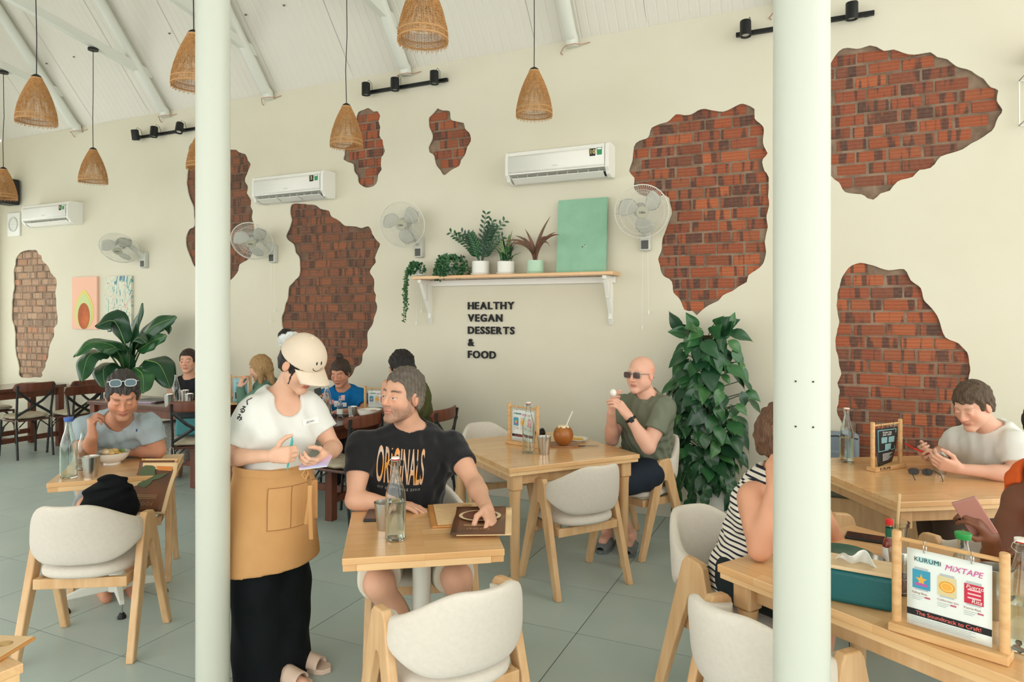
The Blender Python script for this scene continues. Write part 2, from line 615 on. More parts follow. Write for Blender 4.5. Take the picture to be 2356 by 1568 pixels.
def egg(c, r, ax=None):
    """ellipsoid with centre c, radii r along the axes ax (three unit vectors)"""
    c = np.array(c, float)
    A = np.eye(3) if ax is None else np.array([list(v) for v in ax], float)
    ext = np.sqrt(((A * np.array(r)[:, None]) ** 2).sum(0))

    def fn(X, Y, Z):
        px, py, pz = X - c[0], Y - c[1], Z - c[2]
        k0 = k1 = 0
        for i in range(3):
            q = px * A[i, 0] + py * A[i, 1] + pz * A[i, 2]
            k0 = k0 + (q / r[i]) ** 2
            k1 = k1 + (q / r[i] ** 2) ** 2
        k0 = np.sqrt(k0)
        return k0 * (k0 - 1) / np.maximum(np.sqrt(k1), 1e-6)
    return c - ext, c + ext, fn
PATCHES = {
    'upper_right': [(-0.015, 3.455), (0.027, 3.465), (0.065, 3.542), (0.117, 3.617), (0.176, 3.632), (0.264, 3.613), (0.322, 3.621), (0.365, 3.609), (0.414, 3.577), (0.478, 3.572), (0.533, 3.542), (0.602, 3.515), (0.698, 3.516), (0.738, 3.478), (0.804, 3.447), (0.857, 3.389), (0.922, 3.364), (0.974, 3.318), (1.019, 3.281), (1.057, 3.215), (1.098, 3.186), (1.094, 3.126), (1.123, 3.054), (1.101, 3.004), (1.063, 2.917), (1.012, 2.877), (0.948, 2.846), (0.896, 2.805), (0.831, 2.788), (0.764, 2.771), (0.704, 2.699), (0.630, 2.689), (0.589, 2.646), (0.499, 2.613), (0.450, 2.561), (0.393, 2.541), (0.336, 2.497), (0.300, 2.507), (0.264, 2.543), (0.162, 2.571), (0.117, 2.644), (0.065, 2.698), (0.040, 2.825), (0.027, 2.950), (0.005, 3.086), (-0.018, 3.272)],
    'mid_right': [(-0.590, 3.312), (-0.541, 3.302), (-0.478, 3.263), (-0.475, 3.193), (-0.426, 3.136), (-0.407, 3.082), (-0.418, 2.997), (-0.382, 2.908), (-0.418, 2.842), (-0.402, 2.772), (-0.373, 2.718), (-0.373, 2.495), (-0.390, 2.427), (-0.381, 2.341), (-0.397, 2.222), (-0.390, 2.153), (-0.410, 2.050), (-0.459, 2.008), (-0.516, 1.967), (-0.532, 1.915), (-0.590, 1.881), (-0.640, 1.847), (-0.708, 1.813), (-0.742, 1.769), (-0.819, 1.734), (-0.871, 1.699), (-0.914, 1.658), (-0.949, 1.690), (-1.020, 1.699), (-1.047, 1.781), (-1.101, 1.836), (-1.119, 1.927), (-1.191, 1.983), (-1.209, 2.056), (-1.228, 2.112), (-1.200, 2.202), (-1.191, 2.275), (-1.155, 2.383), (-1.119, 2.490), (-1.128, 2.581), (-1.164, 2.638), (-1.255, 2.636), (-1.385, 2.664), (-1.423, 2.713), (-1.432, 2.807), (-1.470, 2.866), (-1.442, 2.938), (-1.432, 3.067), (-1.385, 3.108), (-1.311, 3.128), (-1.283, 3.208), (-1.219, 3.228), (-1.137, 3.246), (-1.083, 3.294), (-0.985, 3.276), (-0.880, 3.308), (-0.776, 3.291), (-0.708, 3.269), (-0.640, 3.292)],
    'low_right': [(0.118, 1.864), (0.161, 1.976), (0.261, 2.037), (0.360, 2.011), (0.443, 1.978), (0.539, 1.987), (0.580, 1.902), (0.641, 1.849), (0.660, 1.762), (0.726, 1.685), (0.765, 1.593), (0.791, 1.501), (0.869, 1.457), (0.920, 1.397), (0.938, 1.292), (0.933, 1.187), (0.945, 1.037), (0.882, 0.882), (0.804, 0.724), (0.700, 0.562), (0.539, 0.484), (0.204, 0.451), (0.161, 0.575), (0.147, 0.767), (0.141, 0.847), (0.106, 0.942), (0.123, 1.072), (0.106, 1.152), (0.132, 1.218), (0.118, 1.314), (0.094, 1.443), (0.118, 1.605), (0.103, 1.734)],
    'small_left': [(-4.295, 3.634), (-4.265, 3.705), (-4.205, 3.714), (-4.135, 3.724), (-4.076, 3.689), (-4.027, 3.687), (-3.992, 3.639), (-4.008, 3.584), (-3.988, 3.517), (-4.004, 3.446), (-3.965, 3.390), (-3.959, 3.345), (-3.936, 3.278), (-3.978, 3.218), (-3.984, 3.154), (-3.978, 3.097), (-4.017, 3.051), (-4.037, 2.972), (-4.116, 2.938), (-4.185, 2.947), (-4.255, 2.990), (-4.275, 3.065), (-4.316, 3.118), (-4.326, 3.185), (-4.387, 3.215), (-4.448, 3.246), (-4.438, 3.295), (-4.428, 3.360), (-4.346, 3.385), (-4.305, 3.529)],
    'small_right': [(-3.334, 3.628), (-3.281, 3.599), (-3.201, 3.581), (-3.192, 3.503), (-3.122, 3.475), (-3.053, 3.456), (-3.036, 3.401), (-2.993, 3.358), (-2.975, 3.280), (-3.010, 3.223), (-3.022, 3.171), (-3.079, 3.109), (-3.105, 3.058), (-3.192, 3.019), (-3.267, 2.984), (-3.299, 3.037), (-3.361, 3.104), (-3.370, 3.175), (-3.434, 3.220), (-3.439, 3.267), (-3.388, 3.348), (-3.406, 3.427), (-3.430, 3.477), (-3.425, 3.554), (-3.370, 3.594)],
    'behind_column': [(-6.665, 3.601), (-6.592, 3.646), (-6.424, 3.636), (-6.190, 3.553), (-6.007, 3.504), (-5.917, 3.491), (-5.883, 3.455), (-5.783, 3.420), (-5.750, 3.359), (-5.717, 3.315), (-5.728, 3.266), (-5.783, 3.181), (-5.794, 3.132), (-5.750, 3.062), (-5.761, 2.997), (-5.706, 2.911), (-5.717, 2.846), (-5.678, 2.794), (-5.695, 2.729), (-5.663, 2.645), (-5.652, 2.563), (-5.641, 2.431), (-5.695, 2.318), (-5.761, 2.263), (-5.872, 2.208), (-5.895, 2.143), (-5.962, 2.078), (-6.030, 2.041), (-6.144, 2.040), (-6.330, 2.112), (-6.544, 2.194), (-6.592, 2.239), (-6.640, 2.318), (-6.689, 2.407), (-6.718, 2.495), (-6.701, 2.581), (-6.665, 2.640), (-6.592, 2.662), (-6.568, 2.712), (-6.585, 2.782), (-6.592, 2.903), (-6.640, 2.993), (-6.677, 3.082), (-6.701, 3.171), (-6.689, 3.309), (-6.665, 3.428), (-6.677, 3.533)],
    'centre': [(-5.133, 2.823), (-5.041, 2.836), (-4.900, 2.815), (-4.801, 2.801), (-4.742, 2.758), (-4.644, 2.736), (-4.596, 2.672), (-4.490, 2.619), (-4.433, 2.565), (-4.320, 2.556), (-4.227, 2.536), (-4.127, 2.538), (-4.090, 2.469), (-4.054, 2.415), (-3.991, 2.360), (-4.027, 2.302), (-4.054, 2.228), (-4.045, 2.183), (-4.117, 2.095), (-4.072, 2.019), (-4.063, 1.900), (-4.045, 1.855), (-4.054, 1.795), (-4.027, 1.735), (-4.063, 1.631), (-4.081, 1.556), (-4.145, 1.480), (-4.145, 1.375), (-4.154, 1.315), (-4.200, 1.269), (-4.227, 1.162), (-4.302, 1.114), (-4.339, 1.045), (-4.471, 0.971), (-4.702, 0.993), (-4.900, 1.048), (-5.102, 1.136), (-5.226, 1.292), (-5.237, 1.420), (-5.257, 1.516), (-5.272, 1.612), (-5.237, 1.693), (-5.226, 1.757), (-5.185, 1.836), (-5.174, 1.932), (-5.123, 1.995), (-5.031, 2.072), (-5.021, 2.246), (-5.072, 2.311), (-5.102, 2.408), (-5.164, 2.442), (-5.205, 2.492), (-5.133, 2.648), (-5.148, 2.729)],
    'far_left': [(-9.675, 2.521), (-9.526, 2.519), (-9.461, 2.462), (-9.405, 2.440), (-9.396, 2.389), (-9.315, 2.326), (-9.251, 2.284), (-9.219, 2.223), (-9.155, 2.161), (-9.098, 2.120), (-9.092, 2.020), (-9.117, 1.961), (-9.098, 1.841), (-9.085, 1.702), (-9.067, 1.622), (-9.076, 1.532), (-9.139, 1.482), (-9.139, 1.382), (-9.219, 1.281), (-9.251, 1.180), (-9.267, 1.100), (-9.315, 1.018), (-9.315, 0.978), (-9.396, 0.884), (-9.412, 0.833), (-9.859, 0.816), (-9.893, 0.939), (-9.917, 1.021), (-9.961, 1.123), (-9.978, 1.268), (-9.978, 1.372), (-9.995, 1.475), (-10.054, 1.579), (-10.054, 1.745), (-10.040, 1.911), (-10.006, 2.036), (-10.019, 2.243), (-9.978, 2.346), (-9.968, 2.418), (-9.876, 2.487), (-9.775, 2.514)],
}


def poly_in(x, y, P):
    c = False
    j = len(P) - 1
    for i in range(len(P)):
        if (P[i][1] > y) != (P[j][1] > y) and x < (P[j][0] - P[i][0]) * (y - P[i][1]) / (P[j][1] - P[i][1]) + P[i][0]:
            c = not c
        j = i
    return c


def rough_outline(P, step=0.025, amp=0.010, seed=0.0):
    """subdivide an outline and roughen it like broken plaster"""
    out = []
    n = len(P)
    for i in range(n):
        a, b, z, w = P[i], P[(i + 1) % n], P[i - 1], P[(i + 2) % n]
        m = max(1, int(math.hypot(b[0] - a[0], b[1] - a[1]) / step))
        for k in range(m):
            t = k / m
            q = []
            for d in (0, 1):                   # smooth curve through the traced points
                q.append(0.5 * (2 * a[d] + (b[d] - z[d]) * t + (2 * z[d] - 5 * a[d] + 4 * b[d] - w[d]) * t * t + (3 * a[d] - z[d] - 3 * b[d] + w[d]) * t ** 3))
            v = noise.noise_vector(Vector((q[0] * 14, q[1] * 14, seed)))
            out.append((q[0] + v.x * amp, q[1] + v.y * amp))
    return out


# ------------------------------------------------------------------ the setting
WALL_Y, EAVE, SLOPE = 5.6, 4.05, 1.27
X0, X1, YF, RIDGE = -10.32, 5.6, -0.9, 2.35

M_plaster = mat('cream plaster', (218, 214, 195), 0.85, bump=(9, 0.12), var=((214, 209, 188), 1.3))
M_white = mat('white painted steel', (220, 223, 213), 0.45, bump=(7, 0.25))
M_roof = mat('white insulated roof sheet', (222, 219, 207), 0.6, bump=(2, 0.25, (30, 1, 1)))
M_tile = mat('grey green floor tile', (172, 190, 186), 0.34, var=((181, 196, 191), 2.2), bump=(60, 0.03))
M_grout = mat('dark grout', (84, 92, 88), 0.9)
M_mortar = mat('grey brown mortar', (148, 126, 106), 0.95, bump=(45, 0.9), var=((116, 96, 80), 9))
M_trim = mat('pale grey skirting', (212, 208, 194), 0.6)

# floor: a slab with separate tiles laid on it
fb = MB().box(((X0 + X1) / 2, (YF - 3 + WALL_Y) / 2, -0.0425), (X1 - X0, WALL_Y - YF + 3, 0.08))
floor = fb.obj('floor', M_grout)
tag(floor, 'grey green tiled cafe floor with thin dark joints', 'floor', kind='structure')
TX, TY = 0.645, 0.57
tile_me = MB().box((0, 0, -0.006), (TX - 0.005, TY - 0.005, 0.012)).mesh('tile', M_tile, smooth=False)
for i in range(-14, 10):
    for j in range(-8, 4):
        cx, cy = -1.162 + (i + .5) * TX, 3.358 + (j + .5) * TY
        if cx - TX / 2 < X0 - 0.2 or cx > X1 or cy < YF:
            continue
        link('tile', tile_me, floor).location = (cx, cy, 0)

# the long plaster wall, broken open in eight places
cu = bpy.data.curves.new('wall', 'CURVE')
cu.dimensions = '2D'
cu.fill_mode = 'BOTH'
cu.extrude = 0.006


def spline(P):
    sp = cu.splines.new('POLY')
    sp.points.add(len(P) - 1)
    for p, q in zip(sp.points, P):
        p.co = (q[0], q[1], 0, 1)
    sp.use_cyclic_u = True


spline([(X0, 0), (X1, 0), (X1, EAVE), (X0, EAVE)])
ROUGH = {}
for k, (n, P) in enumerate(PATCHES.items()):
    ROUGH[n] = rough_outline(P, seed=k * 3.1)
    spline(ROUGH[n])
wo = bpy.data.objects.new('w', cu)
COL.objects.link(wo)
wme = bpy.data.meshes.new_from_object(wo.evaluated_get(bpy.context.evaluated_depsgraph_get()))
bpy.data.objects.remove(wo)
wme.materials.clear()
wme.materials.append(M_plaster)
wme.transform(RX(math.pi / 2))
wme.transform(T(0, WALL_Y + 0.006, 0))
wall = link('wall_back', wme)
tag(wall, 'long cream plaster wall broken open to bare brick', 'wall', kind='structure')


def brick_mat(name, cols, dark, ramp_rough=0.85):
    m = bpy.data.materials.new(name)
    m.use_nodes = True
    nt = m.node_tree
    b = nt.nodes['Principled BSDF']
    b.inputs['Roughness'].default_value = ramp_rough
    b.inputs['Specular IOR Level'].default_value = 0.2
    oi = nt.nodes.new('ShaderNodeObjectInfo')
    rp = nt.nodes.new('ShaderNodeValToRGB')
    e = rp.color_ramp.elements
    e[0].position, e[0].color = 0.0, lin(cols[0])
    e[1].position, e[1].color = 1.0, lin(cols[-1])
    for i, c in enumerate(cols[1:-1]):
        x = e.new((i + 1) / (len(cols) - 1))
        x.color = lin(c)
    nt.links.new(oi.outputs['Random'], rp.inputs[0])
    tc = nt.nodes.new('ShaderNodeTexCoord')
    ml = nt.nodes.new('ShaderNodeMath')
    ml.operation = 'MULTIPLY'
    ml.inputs[1].default_value = 37.0
    nt.links.new(oi.outputs['Random'], ml.inputs[0])
    cb = nt.nodes.new('ShaderNodeCombineXYZ')
    for i in range(3):
        nt.links.new(ml.outputs[0], cb.inputs[i])
    ad = nt.nodes.new('ShaderNodeVectorMath')
    nt.links.new(tc.outputs['Object'], ad.inputs[0])
    nt.links.new(cb.outputs[0], ad.inputs[1])
    # burnt squares along the brick
    mp = nt.nodes.new('ShaderNodeMapping')
    mp.inputs['Scale'].default_value = (16, 1, 2)
    nt.links.new(ad.outputs[0], mp.inputs['Vector'])
    n1 = nt.nodes.new('ShaderNodeTexNoise')
    n1.inputs['Detail'].default_value = 2
    n1.inputs['Scale'].default_value = 1.0
    nt.links.new(mp.outputs[0], n1.inputs['Vector'])
    r1 = nt.nodes.new('ShaderNodeMapRange')
    r1.inputs[1].default_value = 0.53
    r1.inputs[2].default_value = 0.59
    r1.inputs[4].default_value = 0.8
    nt.links.new(n1.outputs['Fac'], r1.inputs[0])
    n2 = nt.nodes.new('ShaderNodeTexNoise')
    n2.inputs['Scale'].default_value = 40
    n2.inputs['Detail'].default_value = 6
    nt.links.new(ad.outputs[0], n2.inputs['Vector'])
    r2 = nt.nodes.new('ShaderNodeMapRange')
    r2.inputs[1].default_value = 0.45
    r2.inputs[2].default_value = 0.8
    r2.inputs[4].default_value = 0.35
    nt.links.new(n2.outputs['Fac'], r2.inputs[0])
    m1 = nt.nodes.new('ShaderNodeMix')
    m1.data_type = 'RGBA'
    nt.links.new(r1.outputs[0], m1.inputs[0])
    nt.links.new(rp.outputs[0], m1.inputs[6])
    m1.inputs[7].default_value = lin(dark)
    m2 = nt.nodes.new('ShaderNodeMix')
    m2.data_type = 'RGBA'
    nt.links.new(r2.outputs[0], m2.inputs[0])
    nt.links.new(m1.outputs[2], m2.inputs[6])
    m2.inputs[7].default_value = lin((150, 112, 86))
    nt.links.new(m2.outputs[2], b.inputs['Base Color'])
    # scored lines of the extruded brick
    wv = nt.nodes.new('ShaderNodeTexWave')
    wv.bands_direction = 'Z'
    wv.inputs['Scale'].default_value = 12.5
    wv.inputs['Distortion'].default_value = 0.4
    nt.links.new(tc.outputs['Object'], wv.inputs['Vector'])
    mr = nt.nodes.new('ShaderNodeMapRange')
    mr.inputs[1].default_value = 0.0
    mr.inputs[2].default_value = 0.22
    nt.links.new(wv.outputs['Fac'], mr.inputs[0])
    sm = nt.nodes.new('ShaderNodeMath')
    sm.operation = 'MULTIPLY_ADD'
    nt.links.new(n2.outputs['Fac'], sm.inputs[0])
    sm.inputs[1].default_value = 0.9
    nt.links.new(mr.outputs[0], sm.inputs[2])
    bp = nt.nodes.new('ShaderNodeBump')
    bp.inputs['Strength'].default_value = 0.8
    bp.inputs['Distance'].default_value = 0.004
    nt.links.new(sm.outputs[0], bp.inputs['Height'])
    nt.links.new(bp.outputs[0], b.inputs['Normal'])
    return m


BRICK = {'red': brick_mat('red brick', [(152, 86, 62), (166, 92, 64), (132, 80, 62), (182, 104, 70), (120, 80, 66), (158, 88, 64)], (76, 66, 62)),
         'brown': brick_mat('brown brick', [(130, 88, 68), (142, 92, 70), (120, 86, 70), (150, 96, 70), (112, 80, 66)], (78, 66, 60)),
         'pale': brick_mat('pale salmon brick', [(186, 154, 128), (176, 144, 118), (192, 162, 136), (162, 136, 114), (196, 142, 110)], (140, 122, 106))}
random.seed(11)


def brick_mesh(mt):
    mb = MB().box((0, 0, 0), (0.196, 0.036, 0.076), bev=0.004)
    mb.v = [(x + random.uniform(-.003, .003), y + random.uniform(-.0012, .0012), z + random.uniform(-.003, .003)) for x, y, z in mb.v]
    return mb.mesh('brick', mt, smooth=False)


BR_ME = {k: [brick_mesh(m) for _ in range(7)] for k, m in BRICK.items()}
for n, P in ROUGH.items():
    kind = 'pale' if n == 'far_left' else ('brown' if n in ('behind_column', 'centre') else 'red')
    xs, zs = [p[0] for p in P], [p[1] for p in P]
    x0, x1, z0, z1 = min(xs), max(xs), min(zs), max(zs)
    bed = MB().box(((x0 + x1) / 2, WALL_Y + 0.046, (z0 + z1) / 2), (x1 - x0 + .06, 0.048, z1 - z0 + .06)).obj('brickwork', mat('brown mortar', (124, 98, 80), 0.95, bump=(45, 0.9), var=((100, 80, 66), 9)) if kind == 'brown' else M_mortar, wall)
    bed['label'] = 'bare brickwork behind the broken plaster'
    pitch = 0.091
    j0 = int(z0 / pitch) - 1
    for j in range(j0, int(z1 / pitch) + 2):
        zc = j * pitch
        off = (j % 2) * 0.107 + random.uniform(-.025, .025)
        for i in range(int(x0 / 0.214) - 2, int(x1 / 0.214) + 2):
            xc = i * 0.214 + off
            if not poly_in(xc, zc, P):
                # keep end pieces whose better half shows
                if not (poly_in(xc + 0.05, zc, P) or poly_in(xc - 0.05, zc, P)) or random.random() < 0.3:
                    continue
            o = link('brick', random.choice(BR_ME[kind]), bed)
            o.location = (xc + random.uniform(-.004, .004), WALL_Y + 0.0335 + random.uniform(-.002, .004), zc + random.uniform(-.003, .003))
            o.rotation_euler = (random.uniform(-.015, .015), random.uniform(-.012, .012), random.uniform(-.012, .012))

base = MB().box(((X0 + X1) / 2, WALL_Y - 0.006, 0.045), (X1 - X0, 0.012, 0.09), bev=0.003).obj('baseboard_back', M_trim)
tag(base, 'pale skirting strip along the foot of the cream wall', 'skirting', kind='structure')

# left end wall with a tall glazed opening
lw = MB()
lw.box((X0 - 0.06, WALL_Y - 0.09, 2.02), (0.12, 0.18, 4.04))
lw.box((X0 - 0.06, (YF + 5.42) / 2, 3.5), (0.12, 5.42 - YF, 1.1))
lw.box((X0 - 0.06, (YF + 5.42) / 2, 0.2), (0.12, 5.42 - YF, 0.4))
lw.add([(X0, YF, EAVE), (X0, WALL_Y, EAVE), (X0, RIDGE, EAVE + (WALL_Y - RIDGE) * SLOPE)], [(0, 1, 2)])
tag(lw.obj('wall_left', M_plaster, smooth=False), 'far end wall with a tall glazed opening', 'wall', kind='structure')
M_frame = mat('white window frame', (226, 228, 222), 0.5)
w1 = MB()
for y in (YF + .05, 0.8, 2.4, 4.0, 5.37):
    w1.box((X0 - 0.06, y, 1.68), (0.07, 0.07, 2.54))
for z in (0.44, 2.92):
    w1.box((X0 - 0.06, (YF + 5.42) / 2, z), (0.07, 5.42 - YF, 0.07))
win1 = tag(w1.obj('window_1', M_frame, smooth=False), 'white framed window filling the far end wall', 'window', kind='structure')
M_pane = bpy.data.materials.new('clear window pane')
M_pane.use_nodes = True
_nt = M_pane.node_tree
_nt.nodes.remove(_nt.nodes['Principled BSDF'])
_tr, _gl, _mx = _nt.nodes.new('ShaderNodeBsdfTransparent'), _nt.nodes.new('ShaderNodeBsdfGlossy'), _nt.nodes.new('ShaderNodeMixShader')
_tr.inputs[0].default_value = (.95, .97, .96, 1)
_gl.inputs['Roughness'].default_value = .02
_mx.inputs[0].default_value = .06
_nt.links.new(_tr.outputs[0], _mx.inputs[1])
_nt.links.new(_gl.outputs[0], _mx.inputs[2])
_nt.links.new(_mx.outputs[0], _nt.nodes['Material Output'].inputs[0])
for a_, b_ in ((YF + .085, .765), (.835, 2.365), (2.435, 3.965), (4.035, 5.335)):
    MB().box((X0 - 0.06, (a_ + b_) / 2, 1.68), (0.006, b_ - a_, 2.41)).obj('pane', M_pane, win1, smooth=False)

# roof: separate sheets on both slopes
ceil = MB().box(((X0 + X1) / 2, RIDGE, EAVE + (WALL_Y - RIDGE) * SLOPE + 0.02), (X1 - X0, 0.3, 0.04)).obj('ceiling', M_roof)
tag(ceil, 'steep white sheet roof seen from inside', 'ceiling', kind='structure')
SH = 1.0
ang = math.atan(SLOPE)
ln = (WALL_Y - RIDGE) / math.cos(ang) + 0.25


def sheet(w):
    mb = MB()
    n = int(w / 0.083)
    prof = []
    for k in range(n):                       # shallow ribs running up the slope
        a = -w / 2 + k * w / n
        prof += [(a, 0.0), (a + w / n * .78, 0.0), (a + w / n * .84, 0.0025), (a + w / n * .94, 0.0025)]
    prof.append((w / 2, 0.0))
    out = [(x, 0, z) for x, z in prof] + [(x, ln, z) for x, z in prof]
    m = len(prof)
    mb.add(out, [(i, m + i, m + i + 1, i + 1) for i in range(m - 1)])
    mb.add([(-w / 2, 0, .03), (w / 2, 0, .03), (w / 2, ln, .03), (-w / 2, ln, .03)], [(0, 1, 2, 3)])
    return mb.mesh('roof_sheet', M_roof, smooth=False)


sheet_me = sheet(SH - 0.004)
x = X0 + SH / 2
while x < X1 + SH / 2:
    for sgn in (0, 1):
        o = link('roof_sheet', sheet_me, ceil)
        o.location = (x, WALL_Y + 0.03 if sgn == 0 else YF - 0.25, EAVE if sgn == 0 else EAVE - 0.1)
        o.rotation_euler = (-ang, 0, math.pi) if sgn == 0 else (ang, 0, 0)
        if sgn == 0:
            o.rotation_euler = Matrix.Identity(3).to_euler()
            o.matrix_local = T(x, WALL_Y + 0.02, EAVE - 0.01) @ RZ(math.pi) @ RX(ang)
        else:
            o.matrix_local = T(x, YF - 0.02, EAVE - 0.01) @ RX(ang)
    x += SH
MB().box(((X0 + X1) / 2, YF - 1.1, EAVE - 0.25), (X1 - X0, 2.4, 0.05)).obj('added_shade_sheet', M_roof, ceil, smooth=False)  # unseen flat sheet added beyond the front eave to hold back sky light
scr = MB()
random.seed(4)
M_dark = mat('black metal', (26, 28, 28), 0.45, spec=0.4)
xx = X0 + 0.3
while xx < X1:
    for yy in (5.1, 4.62, 4.2, 3.8):
        for dx in (0.0, 0.07):
            if random.random() < 0.62:
                scr.box((xx + dx + random.uniform(-.02, .02), yy, EAVE + (WALL_Y - yy) * SLOPE - 0.014), (0.016, 0.016, 0.012))
    xx += 0.52
so = scr.obj('roof_screws', mat('dull screw', (120, 118, 110), 0.5, 0.6), ceil, smooth=False)
so['kind'] = 'stuff'

# white steel trusses: pipe rafters with raking ties
RAFT = [-8.6, -7.0, -5.41, -3.66, -1.96, -0.25, 1.45]


def yz(y):
    return EAVE + (WALL_Y - y) * SLOPE - 0.115


for x in RAFT:
    t = thing('roof_truss', '', 'truss', (x, WALL_Y, 0), group='white roof trusses')
    MB().tube([(0, -0.045, 3.97), (0, -0.055, 4.04), (0, -0.10, yz(5.5)), (0, -0.5, yz(5.1)), (0, RIDGE - WALL_Y, yz(RIDGE))], 0.056, 16).obj('rafter', M_white, t)
    MB().tube([(0, YF - WALL_Y, yz(WALL_Y)), (0, RIDGE - WALL_Y, yz(RIDGE))], 0.056, 12).obj('rafter', M_white, t)
    MB().tube([(0, 5.36 - WALL_Y, 4.40), (0, RIDGE - WALL_Y, 4.95), (0, -0.66 - WALL_Y, 4.40)], 0.062, 4, flat=((1, 0, 0), 0.8)).obj('tie_beam', M_white, t, smooth=False)
    MB().tube([(0.15, -0.012, 4.0), (0.075, -0.03, 3.985), (0.05, -0.10, 3.972), (-0.03, -0.115, 3.965), (-0.08, -0.06, 3.965), (-0.12, -0.012, 3.945), (-0.10, -0.012, 3.93)], 0.0045, 6).obj('cable', mat('pink brown cable', (190, 150, 128), 0.6), t)
    t['label'] = {-8.6: 'white pipe roof truss above the far air conditioner', -7.0: 'white pipe roof truss above the farthest track lamps',
                  -5.41: 'white pipe roof truss just right of the slim column', -3.66: 'white pipe roof truss above the middle track lamps',
                  -1.96: 'white pipe roof truss above the air conditioner over the shelf', -0.25: 'white pipe roof truss above the thick column',
                  1.45: 'white pipe roof truss past the right edge of the brick patches'}[x]

# the two round columns
M_col = mat('white painted column', (200, 205, 192), 0.4, bump=(3.5, 0.35, (3, 3, 1)))


def column(name, x, y, r, label, screws=()):
    t = thing(name, label, 'column', (x, y, 0), group='round white columns')
    prof = [(r, 0)]
    z = 0
    while z < 4.9:
        z += 0.35
        prof.append((r + random.uniform(-.0006, .0006), z))
    MB().lathe([(0, 0)] + prof + [(0, z)], 48).obj('shaft', M_col, t)
    MB().lathe([(0, 0), (r + .035, 0), (r + .035, .012), (r + .004, .02), (0, .02)], 40).obj('base_plate', M_col, t)
    for px, pz in screws:
        MB().box((px, -math.sqrt(r * r - px * px), pz), (0.004, 0.004, 0.004)).obj('screw_hole', M_dark, t)
    return t


column('column', -2.365, 2.109, 0.069, 'white round steel column at the left, between two wooden bistro tables')
column('column', -0.048, 1.942, 0.070, 'thick white round column at the right, nearest the camera', [(-.012, 1.49), (.029, 1.49), (-.012, 1.375), (.029, 1.375)])

# ------------------------------------------------------------------ furniture
M_oak = wood_mat('light rubberwood board', (232, 192, 140), (218, 172, 116), (202, 152, 98), 0.075, 0.42, 0.26, coat=0.3)
M_oak2 = wood_mat('pale rubberwood edge', (236, 202, 152), (228, 190, 138), (214, 168, 114), 0.05, 0.3, 0.4)
M_leg = mat('rubberwood leg', (220, 184, 138), 0.42, var=((208, 166, 118), 3, (9, 9, 1)), bump=(4, 0.08, (12, 12, 1)))
M_fab = mat('oatmeal woven fabric', (218, 211, 198), 0.95, spec=0.1, sheen=0.2, bump=(420, 0.22), var=((214, 207, 194), 60))
M_brown = wood_mat('dark red brown wood', (98, 52, 38), (86, 46, 34), (64, 34, 26), 0.11, 1.1, 0.22, coat=0.4)
M_brownleg = mat('red brown wood leg', (112, 62, 42), 0.4, var=((92, 50, 34), 3, (10, 10, 1)))
M_cush = mat('cream seat pad', (196, 186, 164), 0.95, spec=0.1, bump=(240, 0.4), var=((182, 172, 150), 22))
M_blk = mat('worn black steel', (34, 37, 38), 0.4, 0.3, var=((52, 52, 50), 40))


def face(fx, fy):
    """turn about z that points local +y along (fx, fy)"""
    return math.atan2(-fx, fy)


def smooth01(x):
    x = max(0.0, min(1.0, x))
    return x * x * (3 - 2 * x)


def bevel(o, w=0.005, n=2):
    m = o.modifiers.new('soft edge', 'BEVEL')
    m.width = w
    m.segments = n
    m.limit_method = 'ANGLE'
    m.angle_limit = math.radians(35)
    return o


